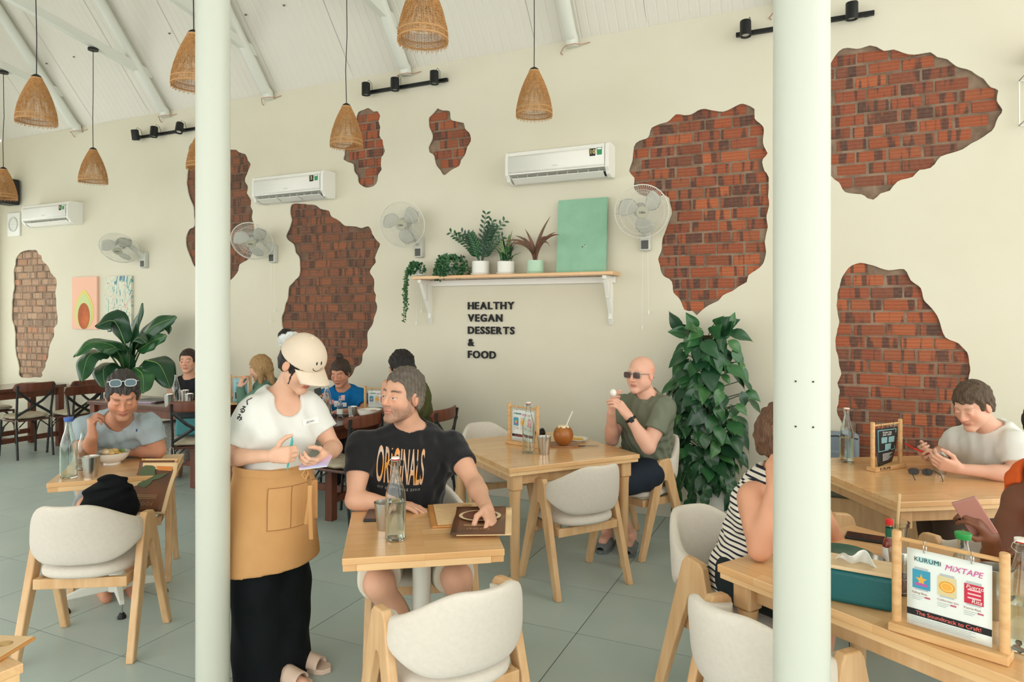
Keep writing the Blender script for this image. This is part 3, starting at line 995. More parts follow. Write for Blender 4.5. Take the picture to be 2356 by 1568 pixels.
def make_arm_chair():
    t = thing('cafe_chair', 'x', 'chair', group='wood and oatmeal fabric chairs')
    arch = [(-0.005 + 0.028 * math.cos(a), 0.475 + 0.045 * math.sin(a)) for a in [math.radians(q) for q in (10, 35, 62, 90, 118, 145, 170)]]
    out = [(0.052, 0.640), (0.232, 0.0), (0.190, 0.0)] + arch + [(-0.200, 0.0), (-0.242, 0.0), (-0.066, 0.640), (-0.045, 0.668), (0.032, 0.660)]
    for sx in (-1, 1):
        mb = MB()
        # outline drawn in (y, z), thickness along x, feet splayed a little outwards
        n = len(out)
        vs = []
        for w in (0.0, 0.036):
            for y, z in out:
                vs.append((sx * (0.262 + w - 0.036 + 0.016 * (1 - z / .66)), y, z))
        fs = [tuple(range(n)), tuple(range(2 * n - 1, n - 1, -1))] + [((i + 1) % n, i, n + i, n + (i + 1) % n) for i in range(n)]
        if sx < 0:
            fs = [f[::-1] for f in fs]
        mb.add(vs, fs)
        bm = bmesh.new()
        me = mb.mesh('leg_frame', M_leg, smooth=False)
        bm.from_mesh(me)
        bmesh.ops.recalc_face_normals(bm, faces=bm.faces)
        bm.to_mesh(me)
        bm.free()
        bevel(link('leg_frame', me, t), 0.007, 3)
    for y, z, h in ((0.145, 0.365, 0.05), (-0.150, 0.365, 0.05)):
        bevel(MB().box((0, y, z), (0.43, 0.024, h)).obj('seat_rail', M_leg, t, smooth=False), 0.004)
    for x in (-.2, .2):
        bevel(MB().box((x, 0, 0.365), (0.024, 0.29, 0.05)).obj('side_rail', M_leg, t, smooth=False), 0.004)

    def sup(a, e):
        c, s_ = math.cos(a), math.sin(a)
        return math.copysign(abs(c) ** e, c), math.copysign(abs(s_) ** e, s_)

    def seat(u, v):
        a = 2 * math.pi * u
        c, s_ = sup(a, 0.72)
        ph = math.pi * (v - .5)
        r = max(0.0, math.cos(ph)) ** 0.35
        z = 0.425 + (0.042 if ph > 0 else 0.033) * math.copysign(abs(math.sin(ph)) ** 0.8, ph)
        return (c * r * (0.232 - 0.02 * (s_ < 0)), s_ * r * 0.225 + 0.005, z)
    MB().grid(seat, 44, 15, cu=True).obj('seat', M_fab, t)

    def back(u, v):
        ph = 2 * u - 1
        a = ph * math.radians(98)
        hump = smooth01((1 - abs(ph)) / 0.80) ** 1.4
        zt = 0.640 + 0.137 * hump
        zb = 0.592 - 0.118 * smooth01((1 - abs(ph)) / 0.75)
        q = 2 * math.pi * v
        cq, sq = sup(q, 0.55)
        mid, half = (zt + zb) / 2, (zt - zb) / 2
        th = 0.021 * min(1.0, (1.02 - abs(ph)) / 0.12) + 0.003
        z = mid + half * cq
        lean = (z - 0.6) * 0.30
        rx, ry = 0.252 - lean * .5 + sq * th - .040 * smooth01((abs(ph) - .66) / .3), 0.262 + lean + sq * th
        return (rx * math.sin(a), -ry * math.cos(a) * (1.0 if abs(a) < 1.571 else 0.6) - 0.0, z)
    MB().grid(back, 49, 24, cv=True).obj('backrest', M_fab, t, ang=75)
    return t


def make_cross_chair():
    t = thing('bistro_chair', 'x', 'chair', group='dark bentwood chairs with crossed backs')
    for s in (-1, 1):
        MB().tube([(s * .185, -.235, 0), (s * .18, -.19, .44), (s * .178, -.195, .55), (s * .19, -.245, .85)], 0.0125, 8).obj('back_post', M_blk, t)
        MB().tube([(s * .19, .21, 0), (s * .18, .175, .44)], 0.0125, 8).obj('front_leg', M_blk, t)
        pts = [Vector((s * -.176, -.195, .50)), Vector((s * -.05, -.235, .585)), Vector((s * .06, -.252, .66)), Vector((s * .182, -.248, .775))]
        MB().tube(pts, 0.015, 6, flat=((0, 1, 0), 0.4)).obj('cross_bar', M_blk, t)
        for bp in ([(s * .185, .19, .22), (s * .17, .17, .34), (s * .08, .16, .425)], [(s * .182, -.2, .22), (s * .17, -.18, .34), (s * .08, -.165, .425)],
                   [(s * .185, .19, .22), (s * .18, .1, .36), (s * .175, 0, .425)]):
            MB().tube(bp, .007, 6).obj('curved_brace', M_blk, t)

    def rail(u, v):
        ph = 2 * u - 1
        q = 2 * math.pi * v
        c, s_ = math.cos(q), math.sin(q)
        c, s_ = math.copysign(abs(c) ** .5, c), math.copysign(abs(s_) ** .5, s_)
        end = min(1.0, (1.0 - abs(ph)) / 0.12) ** .5 if abs(ph) < 1 else 0.02
        return (ph * .225, -.262 + .055 * ph * ph + s_ * .011, .822 + c * .050 * max(end, .03))
    MB().grid(rail, 25, 16, cv=True).obj('top_rail', M_brownleg, t, ang=60)
    bevel(MB().prism([(-.19, -.18), (.19, -.18), (.2, .05), (.185, .2), (-.185, .2), (-.2, .05)], .425, .448).obj('seat', M_brown, t, smooth=False), .006)

    def pad(u, v):
        a = 2 * math.pi * u
        c, s_ = math.cos(a), math.sin(a)
        c, s_ = math.copysign(abs(c) ** .45, c), math.copysign(abs(s_) ** .45, s_)
        p = math.pi * (v - .5)
        r = max(0, math.cos(p)) ** .5
        return (c * r * .195, s_ * r * .19 + .01, .474 + .03 * math.sin(p) + .004 * math.sin(9 * a) * r)
    MB().grid(pad, 40, 11, cu=True).obj('seat_pad', M_cush, t)
    for s in (-1, 1):
        tie = MB()
        tie.tube([(s * .178, -.19, .46), (s * .2, -.215, .44), (s * .205, -.22, .36)], .004, 5)
        tie.tube([(s * .178, -.19, .46), (s * .17, -.215, .43), (s * .165, -.222, .33)], .004, 5)
        tie.obj('pad_tie', M_cush, t)
    return t


armc = make_arm_chair()
ARM = [((-3.335, 2.254), (-.50, .86), 'oatmeal fabric armchair at the left with a black jacket on its seat'),
       ((-1.235, 2.13), (-.84, .54), 'oatmeal fabric armchair seen from behind in the centre foreground'),
       ((-1.80, 2.87), (.566, -.824), 'wooden armchair under the man in the black lettered T-shirt'),
       ((-1.41, 4.03), (-.80, .60), 'empty oatmeal armchair tucked under the table of the bald man'),
       ((-2.32, 4.77), (.777, -.629), 'oatmeal armchair against the wall behind the menu stand and coconut'),
       ((-1.20, 4.83), (-.55, -.83), 'wooden armchair the bald man sits on'),
       ((-.32, 3.02), (.81, -.59), 'ribbed cream armchair the woman in the striped top sits on'),
       ((-.13, 2.385), (.54, .842), 'armchair back half hidden by the thick column at the bottom'),
       ((.66, 3.73), (-.517, .856), 'armchair at the near side of the white T-shirt man\'s table'),
       ((-.03, 4.0), (.856, .517), 'armchair beside the thick column at the corner of the far right table'),
       ((-4.03, 2.92), (.707, -.707), 'wooden armchair under the man in the pale grey T-shirt'),
       ((.92, 3.17), (-.54, -.842), 'armchair of the person with the phone at the right edge'),
       ((1.16, 4.86), (-.856, -.517), 'armchair of the man in the white T-shirt')]
for i, (p, f, l) in enumerate(ARM):
    placed(armc, i == 0, (p[0], p[1], 0), face(*f), l)

crs = make_cross_chair()
CROSS = [((-8.52, 4.9), (-1, .12), 'dark cross-back chair nearest the camera at the far left table'),
         ((-8.3, 5.33), (-.98, -.12), 'dark cross-back chair by the wall, right side of the far left table'),
         ((-9.62, 5.1), (1, 0), 'dark cross-back chair on the window side of the far left table'),
         ((-7.2, 4.86), (1, -.1), 'dark cross-back chair right behind the man with sunglasses on his head'),
         ((-6.27, 5.36), (.1, -1), 'dark cross-back chair the woman in the black sleeveless top sits on'),
         ((-5.40, 4.60), (-.75, .65), 'dark cross-back chair with a teal bag on its cream pad'),
         ((-3.52, 4.44), (-1, .08), 'dark cross-back chair behind the shoulder of the black T-shirt man'),
         ((-3.12, 4.98), (-1, -.05), 'dark cross-back chair under the man in the olive shirt'),
         ((-4.15, 5.33), (0, -1), 'dark cross-back chair under the woman in the blue T-shirt'),
         ((-5.02, 5.22), (-1, 0), 'dark cross-back chair under the blonde woman')]
for i, (p, f, l) in enumerate(CROSS):
    placed(crs, i == 0, (p[0], p[1], 0), face(*f), l)


def bistro_table(loc, rz, label, off=0.0):
    t = thing('bistro_table', label, 'table', (loc[0], loc[1], 0), rz, 'square bistro tables on white pedestals')
    bevel(MB().box((0, 0, .737), (.615, .615, .026)).obj('table_top', M_oak, t, smooth=False), .003)
    e = MB()
    for s in (-1, 1):
        e.box((s * .28, 0, .711), (.05, .60, .026))
        e.box((0, s * .28, .711), (.51, .05, .026))
    bevel(e.obj('edge_strip', M_oak2, t, smooth=False), .002)
    MB().box((0, off, .716), (.24, .24, .012)).obj('mount_plate', M_white, t, smooth=False)
    MB().lathe([(0, .08), (.05, .08), (.05, .12), (.039, .15), (.039, .71), (0, .71)], 28, T(0, off, 0)).obj('pedestal', M_white, t)
    for k in range(4):
        a = math.radians(15 + 90 * k)
        M = T(0, off, 0) @ RZ(a)
        arm = MB()
        arm.add([(.03, -.022, .085), (.03, .022, .085), (.03, .022, .165), (.03, -.022, .165), (.255, -.012, .075), (.255, .012, .075), (.255, .012, .098), (.255, -.012, .098)],
                [(0, 1, 2, 3), (4, 7, 6, 5), (0, 4, 5, 1), (1, 5, 6, 2), (2, 6, 7, 3), (3, 7, 4, 0)], M)
        ao = bevel(arm.obj('foot_arm', M_white, t, smooth=False), .004)
        MB().tube([(.245, 0, .08), (.245, 0, .03)], .006, 8, M).obj('glide_rod', mat('steel rod', (170, 170, 165), .3, .9), ao)
        MB().lathe([(0, 0), (.022, 0), (.022, .012), (.012, .03), (0, .03)], 14, M @ T(.245, 0, 0)).obj('glide', M_dark, ao)
    return t


bistro_table((-1.546, 2.466), math.radians(34.5), 'square wooden table of the man in the black T-shirt, white pedestal')
bistro_table((-3.80, 2.722), math.radians(45), 'square wooden table of the man in grey, with noodle bowl and bottles', -.15)
bistro_table((-2.225, .80), math.radians(-4), 'wooden table corner with a menu at the bottom left edge')


def wood_table(loc, rz, w, d, label, z=.75):
    t = thing('wooden_table', label, 'table', (loc[0], loc[1], 0), rz, 'four-legged light wood tables')
    bevel(MB().box((0, 0, z - .014), (w, d, .028)).obj('table_top', M_oak, t, smooth=False), .003)
    e = MB()
    for s in (-1, 1):
        e.box((s * (w / 2 - .032), 0, z - .039), (.05, d - .014, .022))
        e.box((0, s * (d / 2 - .032), z - .039), (w - .114, .05, .022))
    bevel(e.obj('edge_strip', M_oak2, t, smooth=False), .002)
    for s in (-1, 1):
        bevel(MB().box((s * (w / 2 - .085), 0, z - .085), (.022, d - .2, .07)).obj('apron', M_leg, t, smooth=False), .003)
        bevel(MB().box((0, s * (d / 2 - .085), z - .085), (w - .2, .022, .07)).obj('apron', M_leg, t, smooth=False), .003)
        for q in (-1, 1):
            x, y = s * (w / 2 - .075), q * (d / 2 - .075)
            lg = MB()
            lg.tube([(x, y, 0), (x, y, .012), (x, y, z - .2), (x, y, z - .15)], [.022, .026, .034, .038], 14)
            lg.box((x, y, z - .1), (.076, .076, .1), bev=.008)
            lg.obj('leg', M_leg, t)
    return t


wood_table((-1.765, 4.32), math.radians(51), .95, 1.0, 'light wood table with a coconut, beside the bald man')
wood_table((.505, 4.456), math.radians(31), 1.0, 1.0, 'light wood table of the man in the white T-shirt')
wood_table((.50, 2.533), math.radians(-32.7), 1.46, .86, 'light wood table in the right foreground with tissue box and condiments')


def dark_table(x0, x1, y0, y1, z, label):
    t = thing('dark_table', label, 'table', ((x0 + x1) / 2, (y0 + y1) / 2, 0), 0, 'dark red brown dining tables')
    w, d = x1 - x0, y1 - y0
    bevel(MB().box((0, 0, z - .02), (w, d, .04)).obj('table_top', M_brown, t, smooth=False), .006)
    for s in (-1, 1):
        bevel(MB().box((0, s * (d / 2 - .07), z - .085), (w - .16, .025, .09)).obj('apron', M_brownleg, t, smooth=False), .003)
        bevel(MB().box((s * (w / 2 - .07), 0, z - .085), (.025, d - .16, .09)).obj('apron', M_brownleg, t, smooth=False), .003)
        for q in (-1, 1):
            bevel(MB().box((s * (w / 2 - .055), q * (d / 2 - .055), (z - .04) / 2), (.07, .07, z - .04)).obj('leg', M_brownleg, t, smooth=False), .005)
        bevel(MB().box((s * (w / 2 - .055), 0, .16), (.035, d - .18, .06)).obj('stretcher', M_brownleg, t, smooth=False), .004)
    bevel(MB().box((0, 0, .16), (w - .14, .035, .06)).obj('stretcher', M_brownleg, t, smooth=False), .004)
    return t


dark_table(-4.72, -3.55, 4.33, 5.08, .76, 'dark red brown table of the woman in the blue T-shirt')
dark_table(-7.0, -5.42, 4.62, 5.18, .76, 'dark red brown table behind the slim column with cups and a laptop')
dark_table(-9.4, -8.72, 4.2, 5.5, .78, 'dark brown table at the far left end of the wall')

# upholstered wall bench behind the right-hand table
bn = thing('wall_bench', 'low grey green upholstered bench along the wall under the brick patch', 'bench', (.55, 5.42, 0))
M_bench = mat('grey green bench fabric', (104, 106, 92), .9, bump=(200, .3))
bevel(MB().box((0, 0, .19), (1.5, .33, .38)).obj('base', M_leg, bn, smooth=False), .006)
bevel(MB().box((0, -.01, .42), (1.5, .34, .08)).obj('seat', M_bench, bn, smooth=False), .025, 4)


def pillow(name, loc, size, rot, m, label, cat):
    def fn(u, v):
        a = 2 * math.pi * u
        c, s_ = math.cos(a), math.sin(a)
        c, s_ = math.copysign(abs(c) ** .4, c), math.copysign(abs(s_) ** .4, s_)
        p = math.pi * (v - .5)
        r = max(0, math.cos(p)) ** .6
        return (c * r * size[0] / 2, s_ * r * size[1] / 2, size[2] / 2 * math.sin(p))
    o = MB().grid(fn, 40, 13, cu=True).obj(name, m)
    o.location = loc
    o.rotation_euler = rot
    return tag(o, label, cat)


pillow('cushion', (.08, 5.36, .515), (.40, .20, .11), (.0, .0, .05), mat('black green cushion cloth', (30, 38, 36), .95, bump=(180, .3)), 'black green cushion on the grey wall bench', 'cushion')

# ------------------------------------------------------------------ things on the wall and under the roof
M_acw = mat('white plastic', (232, 232, 224), 0.4)
M_acs = mat('pale grey plastic', (212, 214, 206), 0.5)
M_black = mat('black plastic', (22, 23, 24), 0.4)
M_ink = mat('black print', (24, 26, 28), 0.7)
M_cap = mat('grey plastic hub', (170, 170, 150), 0.5)
M_green = mat('green label', (52, 140, 92), 0.6)
M_paper = mat('white paper', (232, 234, 228), 0.8)


def air_conditioner(x, z, w, label, flaps, mark):
    t = thing('air_conditioner', label, 'air conditioner', (x, WALL_Y, z), group='white wall air conditioners')
    h, d = .285, .20
    prof = [(0, -h / 2 + .012), (-d * .55, -h / 2), (-d * .80, -h / 2 + .022), (-d * .86, -h / 2 + .045), (-d, -h / 2 + .075), (-d * 1.0, h / 2 - .06), (-d * .93, h / 2 - .012), (-d * .8, h / 2), (0, h / 2)]
    n = len(prof)
    for s in (0, 1):
        x0, x1 = (-w / 2, -w / 2 + .035) if s == 0 else (w / 2 - .035, w / 2)
        mb = MB()
        vs = [(x0, y, q) for y, q in prof] + [(x1, y, q) for y, q in prof]
        mb.add(vs, [tuple(range(n))[::-1], tuple(range(n, 2 * n))] + [(i, (i + 1) % n, n + (i + 1) % n, n + i) for i in range(n)])
        bevel(mb.obj('end_cap', M_acw, t, smooth=False), .006, 2)
    mb = MB()
    a, b = -w / 2 + .036, w / 2 - .036
    cut = [(0, -h / 2 + .012), (-d * .35, -h / 2 + .012), (-d * .5, -h / 2 + .06), (-d * .93, -h / 2 + .078)] + prof[4:]
    cut = [(y * .985, q * .985) for y, q in cut]
    m = len(cut)
    mb.add([(a, y, q) for y, q in cut] + [(b, y, q) for y, q in cut], [(i, (i + 1) % m, m + (i + 1) % m, m + i) for i in range(m)])
    mb.obj('housing', M_acw, t, ang=30)
    MB().box((0, -d * .42, -h / 2 + .045), (w - .08, d * .12, .05)).obj('air_slot', M_black, t, smooth=False)
    fp = MB()
    fp.grid(lambda u, v: (a + (b - a) * u, -d * 1.02 - .006 * math.sin(math.pi * v), -h / 2 + .088 + (h - .135) * v), 2, 9)
    fo = fp.obj('front_panel', M_acw, t)
    k = fo.modifiers.new('s', 'SOLIDIFY')
    k.thickness = .008
    for i in range(flaps):
        fw = (w - .10) / flaps
        cx = -w / 2 + .05 + fw * (i + .5)
        bevel(MB().box((0, 0, 0), (fw - .012, .075, .007), T(cx, -d * .72, -h / 2 + .028) @ RX(math.radians(-22 if flaps > 1 else -30))).obj('louvre', M_acw, t, smooth=False), .002)
    for i in range(9):
        MB().box((-w / 2 + .1 + (w - .2) * i / 8, -d * .62, -h / 2 + .058), (.004, .05, .035)).obj('vane', M_acs, t, smooth=False)
    st = MB().box((w / 2 - .135, -d * 1.045, h / 2 - .085), (.05, .002, .062)).obj('rating_sticker', M_black, t, smooth=False)
    text('sticker_figure', mark, .05, mat('gold print', (220, 200, 130), .6), st, T(w / 2 - .135, -d * 1.045 - .002, h / 2 - .098) @ RX(math.pi / 2), align='CENTER', bold=.001)
    eg = MB().box((w / 2 - .075, -d * 1.045, h / 2 - .080), (.042, .002, .062)).obj('energy_sticker', M_green, t, smooth=False)
    MB().box((w / 2 - .075, -d * 1.052, h / 2 - .06), (.034, .001, .014)).obj('sticker_band', M_paper, eg, smooth=False)
    MB().box((0, -d * 1.06, -.02), (.05, .002, .012)).obj('badge', M_acs, t, smooth=False)
    return t


air_conditioner(-2.06, 2.945, .94, 'white air conditioner above the plant shelf, single long louvre, sticker 10', 1, '10')
air_conditioner(-5.02, 2.975, .95, 'white air conditioner above the middle brick patch, sticker 5', 3, '5')
air_conditioner(-9.02, 2.94, .95, 'small looking white air conditioner at the far left of the wall', 1, '8')


def wall_fan(x, z, off, axis, label, cords=True):
    """wall fan: bracket on the wall, head at offset off facing along axis"""
    t = thing('wall_fan', label, 'fan', (x, WALL_Y, z), group='grey wall fans')
    M_fg = mat('pale grey fan plastic', (196, 198, 188), .45)
    M_dk = mat('mid grey fan plastic', (140, 142, 132), .45)
    bevel(MB().box((0, -.028, 0), (.085, .056, .19)).obj('bracket', M_fg, t, smooth=False), .012, 3)
    bevel(MB().box((0, -.059, -.045), (.06, .006, .07)).obj('switch_panel', mat('dark switch panel', (70, 70, 64), .4), t, smooth=False), .003)
    hd = Vector(off)
    ax = Vector(axis).normalized()
    back = hd - ax * .15
    MB().tube([(0, -.04, .04), (0, -.09, .085), tuple((Vector((0, -.1, .1)) + back) / 2), tuple(back)], [.034, .03, .027, .03], 10).obj('neck', M_fg, t)
    zx = UP.cross(ax).normalized()
    zy = ax.cross(zx).normalized()
    M = frame(hd, zx, zy, ax)
    MB().lathe([(0, -.17), (.045, -.165), (.06, -.14), (.062, -.08), (.04, -.06), (0, -.06)], 24, M).obj('motor', M_dk, t)
    R = .212
    g = MB()
    nw = 76
    for k in range(nw):
        a = 2 * math.pi * k / nw
        c, s_ = math.cos(a), math.sin(a)
        g.tube([(c * r, s_ * r, q) for r, q in ((.05, .045), (.12, .044), (.18, .030), (R, -.015))], .0011, 4, M, cap=False)
        g.tube([(c * r, s_ * r, q) for r, q in ((.055, -.075), (.15, -.070), (R, -.022))], .0011, 4, M, cap=False)
    for r, q, w in ((.12, .044, .0014), (.175, .032, .0014), (R, -.015, .005), (.15, -.07, .0014)):
        g.tube([(r * math.cos(2 * math.pi * k / 56), r * math.sin(2 * math.pi * k / 56), q) for k in range(56)], w, 6, M, closed=True)
    g.obj('guard', mat('pale wire', (214, 214, 202), .35), t)
    hub = MB().lathe([(0, .052), (.048, .050), (.05, .044), (.05, .04), (0, .04)], 28, M).obj('hub_badge', M_cap, t)
    text('maker_name', 'Lifan', .026, M_ink, hub, M @ T(0, -.008, .054), align='CENTER')
    for k in range(3):
        a0 = 2 * math.pi * k / 3 + .5

        def bl(u, v):
            r = .035 + .15 * u
            sp = .30 + .5 * math.sin(math.pi * min(1, u * .85 + .12))
            a = a0 + (v - .5) * sp * 1.5 + u * .35
            return M @ Vector((r * math.cos(a), r * math.sin(a), -.018 + (v - .5) * .045))
        b = MB().grid(bl, 9, 9).obj('blade', mat('frosted fan blade', (206, 208, 198), .35, trans=.35), t)
        k2 = b.modifiers.new('s', 'SOLIDIFY')
        k2.thickness = .0025
    MB().lathe([(0, -.05), (.036, -.05), (.036, 0), (.02, .012), (0, .012)], 20, M).obj('spinner', M_fg, t)
    if cords:
        for dx, l in ((-.02, .62), (.02, .50)):
            c = MB().tube([(dx, -.035, -.09), (dx * 1.4, -.035, -.09 - l)], .0012, 5).obj('pull_cord', M_paper, t)
            MB().lathe([(0, -.03), (.008, -.028), (.006, 0), (0, .002)], 10, T(dx * 1.4, -.035, -.09 - l)).obj('pull_knob', M_paper, c)
    return t


wall_fan(-7.38, 2.31, (-.12, -.27, .12), (.42, -.62, -.66), 'wall fan farthest left, tilted down above the two paintings', False)
wall_fan(-5.36, 2.31, (-.07, -.26, .11), (.42, -.74, -.52), 'wall fan just right of the slim column')
wall_fan(-3.52, 2.30, (-.05, -.25, .20), (.30, -.92, -.22), 'wall fan between the centre brick patch and the shelf')
wall_fan(-1.325, 2.28, (.02, -.24, .20), (.30, -.92, -.25), 'wall fan overlapping the large right brick patch')


def track_light(x0, x1, z, spots, label):
    t = thing('track_light', label, 'track light', ((x0 + x1) / 2, WALL_Y, z), group='black track lights below the roof')
    c = (x0 + x1) / 2
    bevel(MB().box((0, -.022, 0), (x1 - x0, .03, .032)).obj('rail', M_dark, t, smooth=False), .003)
    for q in (x0 - c + .05, x1 - c - .05):
        MB().box((q, -.004, 0), (.03, .008, .03)).obj('rail_clip', M_dark, t, smooth=False)
    for x, yaw, tilt in spots:
        lamp = MB()
        M = T(x - c, -.115, 0) @ RZ(yaw) @ RX(tilt)
        lamp.lathe([(0, .062), (.040, .062), (.042, .056), (.042, -.058), (.034, -.058), (.030, -.045), (0, -.045)], 22, M)
        lo = lamp.obj('spotlight', M_dark, t)
        MB().lathe([(0, -.0462), (.029, -.0462), (.029, -.044), (0, -.044)], 16, M).obj('lens', mat('spot lens', (210, 208, 196), .2), lo)
        MB().tube([(x - c, -.03, 0), (x - c, -.08, .004)], .010, 8).obj('arm', M_dark, lo)
        MB().tube([(x - c + .01, -.03, .012), (x - c + .035, -.07, .07), (x - c + .03, -.11, .088), tuple(M @ Vector((.01, 0, .06)))], .0025, 6).obj('flex', M_dark, lo)
    return t


track_light(-7.53, -6.45, 3.79, [(-7.42, .2, .18), (-7.10, .2, -.1), (-6.68, .5, -.35)], 'black track light farthest left, three spots')
track_light(-4.17, -3.21, 3.875, [(-4.08, 0, 0), (-3.74, 0, 0), (-3.30, .1, 0)], 'black track light in the middle, three spots')
track_light(-.61, .35, 3.85, [(-.53, .2, -.12), (.20, 0, .05)], 'black track light at the top right behind the thick column')

# woven pendant lamps
M_rat = mat('rattan cane', (196, 148, 92), .65, var=((170, 122, 70), 60))
M_rat2 = mat('peeled rattan band', (192, 148, 98), .6)


def make_pendant():
    t = thing('pendant_lamp', 'x', 'pendant lamp', group='woven rattan pendant lamps')

    def prof(q):      # q 0 at the neck, 1 at the rim -> radius, height (0 = top of shade)
        r = .030 + .107 * (1 - (1 - q) ** 1.75)
        return r * (1 - .02 * max(0, q - .85) / .15), -.345 * q
    sh = MB()
    n = 84
    for k in range(n):
        a = 2 * math.pi * k / n
        pts = []
        for i in range(9):
            q = i / 8
            r, z = prof(q)
            j = .0016 * math.sin(k * 7.3 + i * 2.1)
            pts.append(((r + j) * math.cos(a + j * 4), (r + j) * math.sin(a + j * 4), z + (-.006 * (k % 3) if i == 8 else 0)))
        sh.tube(pts, .0017 if k % 2 else .0024, 4, cap=False)
    for i in range(44):
        q = .03 + .94 * i / 43
        if .62 < q < .72 and i % 2:
            continue
        r, z = prof(q)
        ph = i % 2
        sh.tube([((r + (.0022 if (k + ph) % 2 else -.0012)) * math.cos(2 * math.pi * k / 42), (r + (.0022 if (k + ph) % 2 else -.0012)) * math.sin(2 * math.pi * k / 42), z) for k in range(42)],
                .0021 if (q < .45 or q > .88) else .0015, 4, closed=True)
    so = sh.obj('shade', M_rat, t)
    so['kind'] = 'stuff'
    for q, w in ((.03, .005), (.86, .003), (.965, .0035)):
        r, z = prof(q)
        MB().tube([((r + .001) * math.cos(2 * math.pi * k / 40), (r + .001) * math.sin(2 * math.pi * k / 40), z) for k in range(40)], w, 6, closed=True, flat=((0, 0, 1), 1.4)).obj('rim_band', M_rat2, t)
    MB().lathe([(0, .022), (.012, .022), (.030, .010), (.038, -.006), (.034, -.012), (0, -.012)], 24).obj('top_cap', M_dark, t)
    MB().lathe([(0, -.02), (.018, -.02), (.018, -.07), (0, -.075)], 16).obj('lamp_holder', M_dark, t)
    MB().ball((0, 0, -.115), (.028, .028, .042), 16, 10).obj('bulb', mat('bulb glass', (236, 232, 220), .15, trans=.6), t)
    return t


pend = make_pendant()
PEND = [((-1.96, 4.70, 3.49), 'rattan pendant lamp hanging right of the middle track light'),
        ((-1.96, 3.139, 3.475), 'nearest rattan pendant lamp, cut off by the top edge'),
        ((-3.66, 4.65, 3.425), 'rattan pendant lamp in front of a small brick patch'),
        ((-3.66, 3.113, 3.46), 'rattan pendant lamp half hidden by the left column near the top'),
        ((-7.0, 4.69, 3.40), 'rattan pendant lamp hanging left of the farthest track light'),
        ((-5.41, 3.185, 3.455), 'large rattan pendant lamp at the upper left'),
        ((-8.6, 4.70, 3.34), 'rattan pendant lamp cut off by the left edge'),
        ((-5.41, 4.69, 3.40), 'rattan pendant lamp almost wholly hidden behind the left column')]
for i, (p, l) in reversed(list(enumerate(PEND))):
    o = placed(pend, i == 0, p, i * .7, l)
    top = 4.40 + (5.36 - p[1]) / (5.36 - RIDGE) * .55 - .055
    w_ = math.sin(i * 2.3)
    MB().tube([(0, 0, .02), (.006 * w_, .004, .3), (-.006 * w_, 0, .6), (0, 0, top - p[2])], .0035, 6).obj('cord', M_dark, o)
    MB().lathe([(0, -.022), (.05, -.022), (.05, 0), (0, 0)], 20, T(0, 0, top - p[2])).obj('ceiling_rose', M_dark, o)

# shelf with brackets
sh = thing('wall_shelf', 'long wooden shelf on white brackets carrying potted plants', 'shelf', (-2.505, WALL_Y, 2.0))
bevel(MB().box((0, -.12, 0), (1.92, .24, .028)).obj('board', M_oak, sh, smooth=False), .004)
bevel(MB().box((0, -.02, -.045), (1.84, .03, .055)).obj('rail', M_acw, sh, smooth=False), .003)
for x in (-.90, .88):
    br = MB()
    pr = [(0, -.016), (-.21, -.016), (-.21, -.045), (-.19, -.05), (-.035, -.33), (-.03, -.36), (-.045, -.375), (-.03, -.40), (-.012, -.43), (0, -.43)]
    n = len(pr)
    br.add([(x - .016, y, z) for y, z in pr] + [(x + .016, y, z) for y, z in pr], [tuple(range(n))[::-1], tuple(range(n, 2 * n))] + [(i, (i + 1) % n, n + (i + 1) % n, n + i) for i in range(n)])
    bo = br.obj('bracket', M_acw, sh, smooth=False)
    bevel(MB().box((x, -.10, -.13), (.036, .03, .15), None).obj('bracket_slot', M_acs, bo, smooth=False), .004)
SHZ = 2.0145

# lettering on the wall
lt = thing('wall_lettering', 'black raised letters reading HEALTHY VEGAN DESSERTS & FOOD under the shelf', 'lettering', (-2.999, WALL_Y, 1.25))
for row, (wd, zb) in enumerate((('HEALTHY', 1.709), ('VEGAN', 1.596), ('DESSERTS', 1.482), ('&', 1.369), ('FOOD', 1.257))):
    x = 0.0
    for ch in wd:
        me = text_mesh(ch, .094, .014, bold=.0022)
        xs = [v.co.x for v in me.vertices]
        me.transform(T(-min(xs), 0, 0))
        me.materials.clear()
        me.materials.append(M_ink)
        o = link('letter', me, lt)
        o.matrix_local = T(x, -.010, zb - 1.25) @ RX(math.pi / 2)
        x += max(xs) - min(xs) + .013

# canvases
cv = MB().box((0, 0, 0), (.44, .022, .635)).obj('canvas', mat('mint green canvas', (146, 192, 164), .85, bump=(260, .25), var=((138, 184, 156), 8)))
cv.location = (-1.865, 5.535, 2.335)
cv.rotation_euler = (math.radians(-5), 0, 0)
tag(cv, 'plain mint green canvas leaning on the wall at the shelf end', 'canvas')
for x, z, c in ((.01, -.10, (40, 44, 40)), (.035, -.085, (170, 70, 90)), (.04, -.093, (220, 220, 210))):
    MB().ball((x, -.012, z), (.006, .0015, .005), 8, 6).obj('paint_dab', mat('dab%d' % c[0], c, .7), cv)

av = MB().box((0, 0, 0), (.484, .028, .66)).obj('painting', mat('salmon pink paint', (238, 188, 164), .8))
av.location = (-8.486, 5.584, 1.805)
tag(av, 'pink painting of a halved avocado with orange stone', 'painting')


def flat_shape(name, pts, y, m, parent):
    return MB().add([(x, y, z) for x, z in pts] + [(x, y + .002, z) for x, z in pts],
                    [tuple(range(len(pts)))[::-1], tuple(range(len(pts), 2 * len(pts)))] + [(i, (i + 1) % len(pts), len(pts) + (i + 1) % len(pts), len(pts) + i) for i in range(len(pts))]).obj(name, m, parent, smooth=False)


